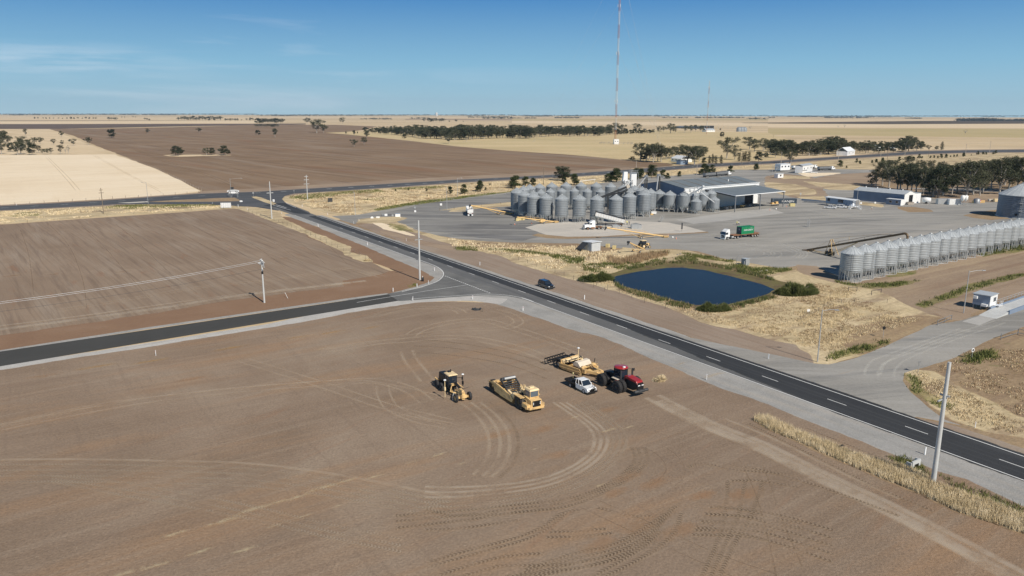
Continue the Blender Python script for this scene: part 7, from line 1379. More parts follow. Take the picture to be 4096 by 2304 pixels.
b = MB(); b.cyl((7.3,-.9,1.2),(7.3,-.9,3.),.1,n=8); b.box((7.7,0,1.4),(1.8,1.5,.9)); b.build('exhaust','steel_dark',t)
b = MB(); b.prism([(7.9,1.55),(8.6,2.15),(10.75,1.95),(10.85,.75),(9.2,.75),(9.2,1.5)],-.85,.95,'Y'); b.box((9.9,-1.15,1.),(1.5,.7,.6)); b.box((8.2,-1.35,2.),(1.9,.75,.12)); b.box((8.2,1.35,2.),(1.9,.75,.12)); b.prism([(10.3,-1.6),(11.0,-1.2),(11.1,1.2),(10.3,1.65)],.65,1.,'Z'); b.box((10.,1.25,1.),(1.4,.55,.6)); b.build('engine_hood','cat_yellow',t,.03)
b = MB(); b.box((10.87,.05,1.42),(.06,1.35,.95)); [b.box((10.91,.05,1.02 + k * .16),(.03,1.3,.04)) for k in range(6)]; b.build('grille','black',t)
for y in (-.55,.62):
 for z in (1.62,1.4): MB().cyl((10.92,y,z),(10.96,y,z),.075,n=12).build('headlight','white_clean',t)
b = MB(); b.box((9.2,.2,2.6),(1.5,1.5,1.),top=(.95,.92,0)); cab = b.build('cab','glass_pale',t,.03); b = MB(); [b.box((x,y,2.6),(.1,.1,1.)) for x in (8.5,9.9) for y in (-.5,.9)]; b.box((9.2,.2,2.12),(1.56,1.56,.12)); b.build('cab_frame','cat_yellow',cab); b = MB(); b.box((9.2,.2,3.2),(1.7,1.7,.28),top=(.85,.85,0)); b.box((9.0,.2,3.4),(.6,.7,.16)); b.build('roof','cat_pale',cab,.04)
b = MB(); [b.box((8.9 + .1,-1.55,.4 + k * .25),(.5,.3,.05)) for k in range(3)]; b.build('step','steel_dark',t); b = MB(); handrail(b,[(9.3,-1.4,1.3),(10.4,-1.4,1.3)],.7); b.build('handrail','cat_pale',t)
b = MB(); b.box((-1.2,0,1.0),(.8,.6,.5)); b.box((1.2,1.4,1.7),(.8,.3,.4)); b.build('push_block','cat_yellow',t)
# red articulated tractor
a = R(-57.5); t = thing('articulated_tractor','large red articulated tractor with dual wheels, rightmost machine in the dirt field','tractor',(16.2,118.3),a)
for x in (0,3.9):
 for y in (-2.,-1.15,1.15,2.): wheel(t,x,y,1.0,.66,'steel_dark',20,.55)
b = MB(); b.prism([(3.9,1.5),(3.9,2.62),(4.6,2.72),(6.7,2.5),(7.0,2.1),(7.0,2.0),(6.6,2.2),(4.2,2.3)],-.62,.62,'Y'); b.build('hood','tractor_red',t,.05)
b = MB(); b.box((5.5,0,1.75),(3.,1.16,1.)); b.box((6.95,0,1.6),(.3,1.25,.9)); b.box((3.9,0,1.15),(4.2,.9,.7)); b.box((.2,0,1.2),(2.6,.9,.7)); b.box((2.,0,1.),(1.2,.5,.5)); b.box((.8,0,1.9),(1.2,1.4,.8)); b.build('chassis','black',t,.04)
b = MB(); [b.box((7.12,y,1.88),(.05,.42,.14)) for y in (-.36,.36)]; b.build('headlight','white_clean',t)
b = MB(); b.box((7.15,0,1.0),(.5,1.2,.5)); b.cyl((7.2,-1.35,1.),(7.2,1.35,1.),.24,n=12); b.build('front_weight','steel_dark',t,.03)
b = MB(); b.box((2.55,-.2,2.75),(1.6,1.5,1.65),top=(.95,.9,0)); cab = b.build('cab','glass',t,.04); b = MB(); [b.box((x,y,2.75),(.1,.1,1.7)) for x in (1.78,3.3) for y in (-.92,.52)]; b.build('cab_frame','black',cab)
b = MB(); b.lathe([(0,3.78),(.95,3.76),(1.12,3.68),(1.12,3.58),(1.,3.52),(0,3.52)],20,(2.6,-.2,0)); b.v = [(2.6 + (v[0] - 2.6) * 1.05,v[1],v[2]) for v in b.v]; b.build('roof','tractor_red',cab); MB().lathe([(.26,3.78),(.26,3.86),(.1,3.92),(0,3.92)],12,(3.3,-.2,0)).build('antenna','white_clean',cab)
b = MB(); b.cyl((4.1,.85,1.9),(4.1,.85,3.5),.15,n=10); b.cyl((4.1,.85,3.5),(4.25,.9,3.65),.12,n=8); b.build('exhaust','steel_dark',t); b = MB(); b.cyl((3.6,-1.05,1.8),(3.6,-1.05,3.4),.15,n=10); b.build('air_intake','steel_dark',t)
b = MB(); b.box((2.7,-1.3,1.95),(1.5,.7,.08)); [b.box((3.,-1.55,.7 + k * .3),(.6,.25,.05)) for k in range(4)]; b.build('step','cream',t); MB().box((3.3,-1.5,1.8),(.5,.5,.12)).build('fender_lamp','tractor_red',t)
b = MB(); b.path([(3.2,.6,3.4),(3.6,1.5,3.4)],.03); b.box((3.65,1.55,3.2),(.06,.3,.45)); b.path([(3.2,-.95,3.2),(3.4,-1.6,3.2)],.03); b.build('mirror','black',t)
b = MB(); b.box((-.6,0,1.6),(.8,1.5,.9)); b.box((-.5,-.6,1.75),(.3,.12,.6)); b.build('rear_linkage','steel_dark',t)
# towed scraper
a = R(-48); t = thing('towed_scraper','yellow towed scraper with black rear ripper and thin mast, hitched behind the red tractor','scraper',(9.4,127),a)
for y in (-1.45,-.5,.5,1.45): wheel(t,0,y,.78,.6,'cream',0,.5)
b = MB(); [b.prism([(.5,.55),(.4,1.25),(4.9,1.25),(5.5,.95),(5.6,.3),(5.2,.25),(1.2,.3)],y,y + .12 * (1 if y < 0 else -1),'Y') for y in (-2.15,2.15)]; [b.box((3.,y,z),(4.8,.12,.1)) for y in (-2.22,2.22) for z in (1.25,.75)]; b.build('side_plate','cat_yellow',t)
b = MB(); b.box((2.9,0,.42),(4.6,4.,.1)); b.box((.9,0,1.45),(.25,4.2,.8),top=(.6,1,-.1)); b.build('bowl','cat_yellow',t)
b = MB(); b.box((1.25,0,1.55),(.6,3.9,.5),top=(.5,1,-.1)); b.prism([(1.6,1.75),(2.1,1.9),(2.3,1.7),(1.8,1.5)],-1.9,1.9,'Y'); b.build('rear_beam','cat_pale',t)
b = MB(); b.prism([(3.,1.5),(3.5,2.05),(4.2,2.0),(4.9,1.2),(4.8,1.1),(3.2,1.3)],-1.45,1.45,'Y'); b.build('apron','cream',t,.03)
b = MB(); b.box((5.25,0,1.35),(.45,3.4,.3),ry=.3); b.box((6.6,-.9,.85),(2.6,.5,.5),rz=.28); b.box((6.6,.9,.85),(2.6,.5,.5),rz=-.28); b.box((7.5,0,.8),(1.4,1.6,.42)); b.box((8.6,0,.9),(1.3,.4,.3)); [b.box((5.7,y,.9),(.7,.4,.7)) for y in (-1.5,1.5)]; b.build('gooseneck','cat_yellow',t,.03)
b = MB(); b.cyl((3.6,.2,1.6),(3.6,.2,2.3),.25,.2,8); b.cyl((3.1,-.2,1.8),(3.1,-.2,4.),.07,.05,n=6); b.path([(2.9,.1,1.8),(3.1,-.2,3.6),(3.3,-.5,1.8)],.04,5); b.build('mast','cat_pale',t); MB().lathe([(.2,4.),(.24,4.06),(.15,4.18),(0,4.2)],12,(3.1,-.2,0)).build('antenna','white_clean',t)
b = MB(); [b.cyl((1.6,y,1.9),(3.1,y * .75,1.7),.09,n=6) for y in (-1.8,1.8)]; b.cyl((2.3,-1.6,1.95),(2.3,1.6,1.95),.06,n=5); [b.path([(5.2,y,1.5),(5.7,y * .6,1.7),(6.3,y * .3,1.3),(7.2,0,1.2)],.05,5) for y in (-.6,.2,.7)]; b.cyl((4.6,-1.8,.9),(5.3,-1.5,1.7),.07,n=6); b.cyl((4.9,1.8,1.3),(5.3,1.6,2.4),.08,n=6); b.build('ram','steel_dark',t)
b = MB(); [b.prism([(-1.3,.6),(-1.1,1.35),(-.4,1.85),(.4,1.85),(.8,1.55),(.4,1.6),(-.3,1.6),(-.9,1.2),(-1.1,.6)],y,y + .14,'Y') for y in (-1.9,-.7,.6,1.8)]; b.cyl((.7,-1.9,1.6),(.7,1.9,1.6),.18,n=10); b.box((-.4,0,1.5),(.3,3.6,.2)); b.build('push_frame','steel_dark',t)
b = MB(); b.box((-2.1,0,1.),(.2,4.6,.25)); b.box((-1.5,0,1.),(1.2,.25,.2)); [b.box((-1.6,y,1.),(1.1,.12,.14)) for y in (-1.6,1.6)]
for k in range(8): y = -2.2 + k * .63; b.path([(-2.1,y,1.1),(-2.5,y,1.4),(-2.95,y,1.25),(-3.1,y,.8),(-2.8,y,.25)],.055,5)
b.box((-2.75,0,1.2),(.12,4.7,.12)); b.build('ripper','black',t)
# ---- cars
def sedan_like(t,Ls,Ws,prof,gh,col,wr,wx,glassm='glass',bull=None,rail=False):
 """prof: body side outline (x,z); gh: greenhouse outline (x,z)"""
 b = MB(); n = len(prof); hw = Ws / 2
 vs = [(x,-hw * (1 if z > .45 else .96),z) for x,z in prof] + [(x,hw * (1 if z > .45 else .96),z) for x,z in prof]
 b.add(vs,[tuple(range(n)),tuple(range(2 * n - 1,n - 1,-1))] + [(i,n + i,n + (i + 1) % n,(i + 1) % n) for i in range(n)]); body = b.build('body',col,t,.045)
 def taper(outl,k0,k1,nm,m,par,bev=.03):
  z0 = min(z for x,z in outl); z1 = max(z for x,z in outl); b = MB(); n = len(outl); w_ = lambda z: hw * (k0 + (k1 - k0) * (z - z0) / (z1 - z0))
  b.add([(x,-w_(z),z) for x,z in outl] + [(x,w_(z),z) for x,z in outl],[tuple(range(n)),tuple(range(2 * n - 1,n - 1,-1))] + [(i,n + i,n + (i + 1) % n,(i + 1) % n) for i in range(n)]); return b.build(nm,m,par,bev)
 taper(gh,.94,.80,'windows',glassm,t)
 x0,x1 = min(x for x,z in gh if z > max(z for x,z in gh) - .1),max(x for x,z in gh if z > max(z for x,z in gh) - .1); zt = max(z for x,z in gh); zb = min(z for x,z in gh); xb0,xb1 = min(x for x,z in gh),max(x for x,z in gh)
 b = MB(); b.box(((x0 + x1) / 2,0,zt + .02),(x1 - x0 + .12,Ws * .80,.06),top=(.95,.92,0)); b.build('roof',col,t,.02)
 b = MB()
 for s_ in (-1,1):
  for xa,xt in ((xb1,x1),(xb0,x0),((xb0 + xb1) / 2 - .1,(x0 + x1) / 2 - .1)): b.cyl((xa,s_ * hw * .955,zb),(xt,s_ * hw * .81,zt),.045,n=5)
 b.build('pillar',col,t)
 for x in wx:
  for s_ in (-1,1): wheel(t,x,s_ * (hw - .1),wr,.24,'galv',0,.62)
 fx = max(x for x,z in prof)
 for s_ in (-1,1): MB().box((fx - .06,s_ * hw * .72,.82),(.14,.34,.18)).build('headlight','white_clean',t,.02); b = MB(); b.box((xb1 - .35,s_ * (hw + .1),zb + .1),(.12,.22,.16)); b.build('mirror',col,t,.02); MB().box((min(x for x,z in prof) + .02,s_ * hw * .8,.9),(.06,.2,.3)).build('tail_light','red',t)
 b = MB(); b.box((fx + .01,0,.72),(.06,Ws * .5,.24)); b.box((fx + .02,0,.42),(.06,Ws * .7,.12)); b.build('grille','black',t)
 MB().box((fx + .08,0,.5),(.02,.4,.12)).build('number_plate','white_paint',t)
 if bull:
  b = MB(); b.path([(fx + .18,-hw * .95,.5),(fx + .28,-hw * .5,.6),(fx + .28,-hw * .5,1.05),(fx + .28,hw * .5,1.05),(fx + .28,hw * .5,.6),(fx + .18,hw * .95,.5)],.05,6); b.box((fx + .18,0,.5),(.16,Ws * .95,.26)); [b.cyl((fx + .26,s_ * hw * .25,.5),(fx + .26,s_ * hw * .25,1.05),.04,n=5) for s_ in (-1,1)]; b.build('bull_bar',bull,t)
 if rail: b = MB(); [b.path([(x0 + .1,s_ * hw * .7,zt + .05),(x0 + .2,s_ * hw * .7,zt + .13),(x1 - .2,s_ * hw * .7,zt + .13),(x1 - .1,s_ * hw * .7,zt + .05)],.03,5) for s_ in (-1,1)]; b.build('roof_rail','black',t)
WAG = [(-2.4,.42),(-2.42,1.1),(1.0,1.12),(2.2,1.02),(2.4,.8),(2.4,.42),(1.95,.35),(-1.9,.35)]
t = thing('parked_car','black four wheel drive wagon with roof rails parked beside the main road','car',(8.6,188.3),R(-58.4)); sedan_like(t,4.9,1.96,WAG,[(-2.35,1.1),(-2.1,1.8),(.35,1.86),(1.15,1.12)],'black_gloss',.4,(-1.4,1.45),'glass','steel_dark',True)
t = thing('parked_ute','white utility with black tray and bull bar parked between the scrapers and the red tractor','ute',(11.2 - .3,116.0 - .3),R(-57)); t.scale = (1.08,1.02,1.02)
sedan_like(t,5.2,1.8,[(.0,.45),(.0,1.15),(1.5,1.18),(2.7,1.05),(2.85,.8),(2.85,.45),(2.4,.38),(.5,.38)],[(-.0,1.15),(.02,1.83),(1.15,1.85),(1.72,1.17)],'white_clean',.38,(-1.3,1.9),'glass','black')
b = MB(); b.box((-1.35,0,.88),(2.5,1.9,.12)); [b.box((-1.35,y,1.02),(2.5,.06,.28)) for y in (-.93,.93)]; b.box((-2.58,0,1.02),(.06,1.9,.28)); b.box((-1.2,0,.6),(3.,.8,.3)); b.build('tray','black',t); b = MB(); b.box((-.7,0,1.22),(1.0,1.5,.5),top=(.7,.9,.1)); b.build('canopy','black',t,.03); MB().box((-.6,.1,1.5),(.6,1.,.06)).build('lid','galv',t); b = MB(); b.cyl((-2.3,.5,1.),(-2.3,.5,1.75),.03,n=5); b.lathe([(.12,1.7),(.14,1.8),(.08,1.92),(0,1.94)],10,(-2.3,.5,0)); b.build('beacon','bin_yellow',t); b = MB(); b.cyl((3.,.4,.7),(2.95,.4,1.9),.05,n=5); b.cyl((3.,.3,1.),(3.,-.1,1.6),.04,n=4); b.cyl((3.,-.7,.9),(3.,-.75,2.3),.015,n=3); b.build('aerial','black',t)
X,Y = GR('D8',990,920); t = thing('parked_ute','white double cab ute, front one of two vehicles by the raised office','ute',(X + .2,Y + .9),R(-33))
sedan_like(t,5.3,1.85,[(-2.6,.5),(-2.6,1.05),(1.2,1.1),(2.5,1.0),(2.65,.8),(2.65,.45),(2.2,.38),(-2.,.4)],[(-.9,1.08),(-.75,1.75),(.7,1.78),(1.4,1.12)],'white_clean',.39,(-1.6,1.7)); b = MB(); b.box((-1.75,0,1.07),(1.5,1.5,.04)); b.build('tray','black',t); b = MB(); b.path([(-.95,-.7,1.05),(-.95,-.7,1.7),(-.95,.7,1.7),(-.95,.7,1.05)],.05,5); b.build('sports_bar','black',t)
X,Y = GR('D8',1530,890); t = thing('parked_car','white wagon, rear one of two vehicles by the raised office','car',(X + .2,Y + .9),R(-33)); sedan_like(t,4.8,1.85,WAG,[(-2.3,1.1),(-1.9,1.66),(.4,1.72),(1.25,1.12)],'white_clean',.36,(-1.4,1.45))
X,Y = GR('A4',462,738); t = thing('parked_car','white sedan beside the two storey office steps','car',(X,Y),R(-15)); sedan_like(t,4.7,1.8,[(-2.3,.4),(-2.3,.9),(1.,.95),(2.2,.85),(2.3,.7),(2.3,.4)],[(-1.7,.9),(-1.,1.4),(.4,1.42),(1.2,.94)],'white_clean',.33,(-1.4,1.4))
# ---- trucks
def trailer_axles(t,xs,y=1.05,r=.5,rim='galv',guard=None):
 for x in xs:
  for s_ in (-1,1): wheel(t,x,s_ * (y - .05),r,.5,rim,0,.55)
  if guard:
   for s_ in (-1,1): b = MB(); b.prism([(x + (r + .1) * cos(q),r + (r + .1) * sin(q)) for q in [pi * k / 8 for k in range(9)]] + [(x + (r + .05) * cos(q),r + (r + .05) * sin(q)) for q in [pi * k / 8 for k in range(8,-1,-1)]],s_ * .78,s_ * 1.28,'Y'); b.build('mudguard',guard,t)
def cabover(t,white='white_clean'):
 b = MB(); b.prism([(1.3,.5),(1.36,1.7),(1.15,2.85),(-.75,2.9),(-.75,.95),(-.1,.95),(.0,1.1),(.9,1.1),(1.,.5)],-1.2,1.2,'Y'); b.build('cab',white,t,.05)
 b = MB(); b.prism([(1.,2.85),(.5,3.25),(-.2,3.65),(-.75,3.6),(-.75,2.85)],-1.05,1.05,'Y'); b.build('wind_deflector',white,t,.06)
 b = MB(); b.prism([(1.36,1.85),(1.4,1.85),(1.2,2.75),(1.14,2.75)],-1.08,1.08,'Y'); b.build('windscreen','glass',t)
 for s_ in (-1,1): MB().box((.55,s_ * 1.21,2.2),(.85,.03,.75)).build('side_window','glass',t); b = MB(); b.box((1.25,s_ * 1.38,2.2),(.12,.22,.6)); b.build('mirror','black',t)
 b = MB(); b.box((1.36,0,1.3),(.08,1.5,.55)); b.box((1.34,0,.75),(.08,1.7,.3)); b.build('grille','steel_dark',t); b = MB(); b.box((1.3,0,.42),(.3,2.3,.35)); b.build('bumper',white,t,.03)
 for s_ in (-1,1): MB().box((1.47,s_ * .9,.55),(.04,.35,.16)).build('headlight','white_paint',t)
def chassis(t,x0,x1,m='steel_dark',z=.9): b = MB(); [b.box(((x0 + x1) / 2,y,z),(x1 - x0,.1,.28)) for y in (-.42,.42)]; [b.box((x,0,z),(.12,.8,.2)) for x in np.linspace(x0 + .3,x1 - .3,5)]; b.build('chassis',m,t)
A1_,A2_ = Vector(GR('D7',620,1195)),Vector(GR('D7',2060,1045)); d_ = (A1_ - A2_).normalized(); a = math.atan2(d_.y,d_.x); left = Vector((-d_.y,d_.x)); O_ = A1_ - left * 1.1
t = thing('container_truck','white cab over truck carrying a green container on a rusty flat trailer in the yard','truck',(O_.x,O_.y),a)
cabover(t); chassis(t,-5.6,1.); trailer_axles(t,(-3.4,-4.75)); [wheel(t,0,s_ * 1.08,.5,.3,'galv') for s_ in (-1,1)]
b = MB(); [b.cyl((-1.7,s_ * 1.,.75),(-2.6,s_ * 1.,.75),.33,n=14) for s_ in (-1,1)]; b.build('fuel_tank','blade',t)
b = MB(); [b.box((-8.8,y,1.15),(12.8,.12,.4)) for y in (-.5,.5)]; [b.box((x,0,1.3),(.14,2.45,.14)) for x in np.linspace(-15.,-2.6,12)]; [b.box((-8.8,y,1.3),(12.8,.08,.18)) for y in (-1.2,1.2)]; b.build('trailer_frame','rust',t); b = MB(); b.box((-3.7,0,1.4),(2.6,2.4,.06)); b.build('trailer_deck','rust',t); MB().box((-14.,0,1.4),(2.6,2.4,.06)).build('rear_deck','rust',t); trailer_axles(t,(-12.,-13.25,-14.5),guard='rust'); b = MB(); [b.cyl((-6.8,s_ * .8,.1),(-6.8,s_ * .8,1.2),.08,n=6) for s_ in (-1,1)]; b.build('landing_leg','rust',t)
cpos = O_ - d_ * 9.3
ct = container((cpos.x,cpos.y),a + pi,6.06,'green_box','green shipping container with a white lettered band on the flat trailer',False,1.44)
M_ = Matrix.Translation((0,-1.24,1.3)) @ Matrix.Rotation(pi / 2,4,'X')
text_mesh('lettering','EVERGREEN',.8,'white_clean',ct,M_ @ Matrix.Translation((.2,.05,0)),.012,1.02); b = MB(M_); b.box((1.6,.9,0),(1.3,.07,.02)); b.box((1.7,.75,0),(.5,.06,.02)); b.box((2.65,.35,0),(.3,.09,.02),rz=.8); b.box((2.65,.15,0),(.3,.09,.02),rz=-.8); b.build('small_marking','galv',ct)
b = MB(); b.box((-3.03,0,1.3),(.03,2.1,2.3)) if 0 else b.box((-3.02,0,1.3),(.03,2.1,2.3)); b.build('end_panel','dark_blue_box',ct); MB().cyl((-3.04,-.1,1.6),(-3.06,-.1,1.6),.32,n=18).build('emblem','steel_grey',ct)
# bonneted prime mover and tipping trailer
A1_,A2_ = Vector(GR('D6',370,572)),Vector(GR('D6',780,557)); d_ = (A1_ - A2_).normalized(); a = math.atan2(d_.y,d_.x); left = Vector((-d_.y,d_.x)); O_ = A1_ - left * 1.05
t = thing('prime_mover','white bonneted prime mover with rusty rear mudguards on the concrete apron','truck',(O_.x,O_.y),a)
b = MB(); b.prism([(1.25,.75),(1.3,1.75),(.9,1.95),(-.55,2.05),(-.55,.95),(-.35,.95),(-.3,1.05),(.6,1.05),(.75,.75)],-.95,.95,'Y'); b.build('bonnet','white_clean',t,.06); b = MB(); b.box((.2,-.55,1.99),(1.2,.5,.05)); b.build('bonnet_vent','black',t)
b = MB(); b.box((-1.3,0,1.85),(1.6,2.2,1.9),top=(.85,.92,-.08)); b.box((-2.45,0,2.1),(1.,2.2,2.4),top=(.85,.9,-.05)); b.prism([(-.9,2.78),(-1.9,3.45),(-2.9,3.5),(-2.9,3.2),(-1.6,2.78)],-.95,.95,'Y'); b.build('cab','white_clean',t,.05)
b = MB(); b.prism([(-.5,2.1),(-.46,2.1),(-.62,2.72),(-.68,2.72)],-.95,.95,'Y'); b.build('windscreen','glass',t); [MB().box((-1.2,s_ * 1.09,2.3),(.8,.04,.55)).build('side_window','glass',t) for s_ in (-1,1)]
b = MB(); b.box((1.35,0,1.3),(.1,1.2,.9)); b.build('grille','steel_dark',t); b = MB(); b.box((1.55,0,.7),(.25,2.3,.4)); b.path([(1.6,-.9,.8),(1.7,-.7,1.7),(1.7,.7,1.7),(1.6,.9,.8)],.05); b.build('bull_bar','galv',t)
chassis(t,-6.1,1.2,'rust'); trailer_axles(t,(-4.4,-5.75),guard='rust'); [wheel(t,0,s_ * 1.03,.5,.3,'rust') for s_ in (-1,1)]; b = MB(); [b.box((-2.,s_ * .95,.75),(1.3,.45,.6)) for s_ in (-1,1)]; b.build('fuel_tank','rust',t); MB().box((-4.9,0,1.15),(1.,.9,.12)).build('turntable','steel_dark',t)
A_,B_ = Vector(GR('D6',1400,470)),Vector(GR('D6',690,447)); d_ = (B_ - A_).normalized(); a = math.atan2(d_.y,d_.x)
t = thing('tipping_trailer','long cream white tipper trailer tilted up to empty grain beside the silos','trailer',(A_.x,A_.y),a)
el = R(13); M2 = Matrix.Translation((0,0,1.15)) @ Matrix.Rotation(-el,4,'Y')
b = MB(M2); b.prism([(-1.2,.35),(-1.2,1.75),(1.2,1.75),(1.2,.35),(.8,0),(-.8,0)],0,11.6,'X'); b.build('tipper_body','white_paint',t); b = MB(M2); b.box((5.8,0,1.8),(11.6,2.3,.06)); [b.box((5.8,y,1.8),(11.6,.12,.14)) for y in (-1.2,1.2)]; b.build('tarpaulin','steel_dark',t); b = MB(M2); b.box((11.75,0,.95),(.35,2.4,2.)); b.build('headboard','steel_dark',t); b = MB(M2); b.box((-.06,0,1.),(.1,2.3,1.6)); b.build('tailgate','cream',t); b = MB(M2); [b.box((x,y,1.),(.1,.06,1.5)) for x in np.linspace(.3,11.3,12) for y in (-1.22,1.22)]; b.build('rib','cream',t)
chassis(t,-.2,10.5,'steel_dark',1.); trailer_axles(t,(1.2,2.5,3.8),guard='rust'); b = MB(); b.cyl((10.3,0,.9),(11.2,0,3.7),.16,.1,8); b.cyl((10.3,-.5,0),(10.3,-.5,1),.09,n=5); b.cyl((10.3,.5,0),(10.3,.5,1),.09,n=5); b.build('hoist','black',t)
A_ = Vector(GR('B1',297,672)); t = thing('tipper_truck','grey white tipper trailer seen from behind being loaded by a yellow auger','trailer',(A_.x,A_.y),math.atan2(1,-.12))
b = MB(); b.prism([(-1.2,1.5),(-1.25,3.),(-1.1,3.),(-1.08,1.6),(1.08,1.6),(1.1,3.),(1.25,3.),(1.2,1.5),(.8,1.15),(-.8,1.15)],0,9,'X'); b.box((.05,0,2.2),(.1,2.3,1.6)); b.box((9,0,2.4),(.1,2.4,1.9)); b.build('tipper_body','white_paint',t); b = MB(); b.lathe([(0,3.0),(.5,2.7),(1.05,2.3)],14,(4,0,0)); b.v = [(4 + (v[0] - 4) * 3.5,v[1],v[2]) for v in b.v]; b.build('grain_load','timber',t); chassis(t,.2,10); trailer_axles(t,(1.,2.3,3.6)); b = MB(); [b.box((.15,y,.55),(.05,.7,.6)) for y in (-.8,.8)]; b.build('mud_flap','white_clean',t); b = MB(); [b.box((-.02,y,1.3),(.05,.3,.12)) for y in (-.8,.8)]; b.build('tail_light','red',t); b = MB(); b.box((12.2,0,1.9),(2.2,2.3,2.2)); b.box((13.8,0,1.3),(1.4,1.8,1.2)); b.build('cab','white_clean',t,.05); [wheel(t,x,s_,.5,.35,'galv') for x in (10.6,14.) for s_ in (-1,1)]
def grain_truck(label,r,p_rear,p_front,body='steel_grey',cabc='white_clean',two=False,hopper_h=2.9):
 A_,B_ = Vector(GR(r,*p_rear)),Vector(GR(r,*p_front)); d_ = (B_ - A_); Ln = d_.length; a = math.atan2(d_.y,d_.x); left = Vector((-d_.y,d_.x)).normalized(); O_ = A_ + left * 1.2; t = thing('grain_truck',label,'truck',(O_.x,O_.y),a)
 segs = [(0,Ln - 5.5)] if not two else [(0,(Ln - 5.5) * .46),((Ln - 5.5) * .5,Ln - 5.5)]
 for x0,x1 in segs:
  b = MB(); b.prism([(-1.2,1.6),(-1.25,hopper_h + .1),(1.25,hopper_h + .1),(1.2,1.6),(.7,1.1),(-.7,1.1)],x0,x1,'X'); b.build('tipper_body',body,t); b = MB(); [b.box((x,y,2.2),(.1,.06,1.5)) for x in np.linspace(x0 + .2,x1 - .2,10) for y in (-1.24,1.24)]; b.box(((x0 + x1) / 2,0,hopper_h + .16),(x1 - x0,2.3,.08)); b.build('rib','steel_dark',t); trailer_axles(t,(x0 + 1.2,x0 + 2.5,x0 + 3.8))
 chassis(t,0,Ln - 1); xc = Ln - 3.6
 b = MB(); b.box((xc,0,1.95),(2.4,2.2,2.3),top=(.85,.9,-.1)); b.box((xc + 1.9,0,1.35),(1.6,1.8,1.2),top=(.9,.9,0)); b.build('cab',cabc,t,.06); b = MB(); b.box((xc + 1.15,0,2.5),(.06,1.8,.7)); [b.box((xc + .4,y,2.4),(.8,.05,.6)) for y in (-1.08,1.08)]; b.build('window','glass',t); b = MB(); b.box((xc + 2.8,0,.8),(.2,2.2,.6)); b.build('bull_bar','galv',t); trailer_axles(t,(xc - 1.8,xc - .6)); [wheel(t,xc + 1.9,s_,.5,.3,'galv') for s_ in (-1,1)]; return t
grain_truck('grey double trailer grain truck with white cab passing behind the large shed','A3',(1945,782),(2218,758),two=True)
grain_truck('grey tipper truck with white cab parked right of the two storey office','A4',(515,712),(688,706),'steel_grey')
grain_truck('white truck mostly hidden behind the two storey office','A4',(252,700),(515,690),'white_paint')
# yellow farm tractor, augers
d_ = Vector(GR('D6',2140,1095)) - Vector(GR('D6',1965,1112)); a = math.atan2(d_.y,d_.x); O_ = Vector(GR('D6',1965,1112)); left = Vector((-d_.y,d_.x)).normalized(); O_ += left * .95
t = thing('farm_tractor','yellow farm tractor with cab parked behind the small red and yellow auger','tractor',(O_.x,O_.y),a)
for y in (-.95,.95): wheel(t,0,y,.85,.5,'cat_pale',16,.5); wheel(t,d_.length,y * .9,.45,.3,'cat_pale',0,.5)
Lw = d_.length; b = MB(); b.box((Lw * .62,0,1.25),(Lw * .95,.8,.8),top=(1,.85,0)); b.box((.3,0,1.),(1.4,.8,.8)); b.build('bonnet','cat_yellow',t,.05); b = MB(); b.box((.35,0,2.),(1.5,1.4,1.1),top=(.92,.92,0)); b.build('cab','glass',t); b = MB(); b.box((.35,0,2.62),(1.75,1.6,.18)); b.build('roof','cat_pale',t,.04); b = MB(); [b.box((x,y,2.),(.09,.09,1.15)) for x in (-.4,1.1) for y in (-.7,.7)]; b.build('cab_frame','black',t); b = MB(); b.box((Lw + .5,0,1.2),(.06,.6,.6)); [b.box((Lw * .7,y,1.25),(.8,.03,.4)) for y in (-.42,.42)]; b.build('grille','black',t); b = MB(); [b.box((0,y,1.75),(1.2,.55,.08)) for y in (-.95,.95)]; b.build('fender','black',t)
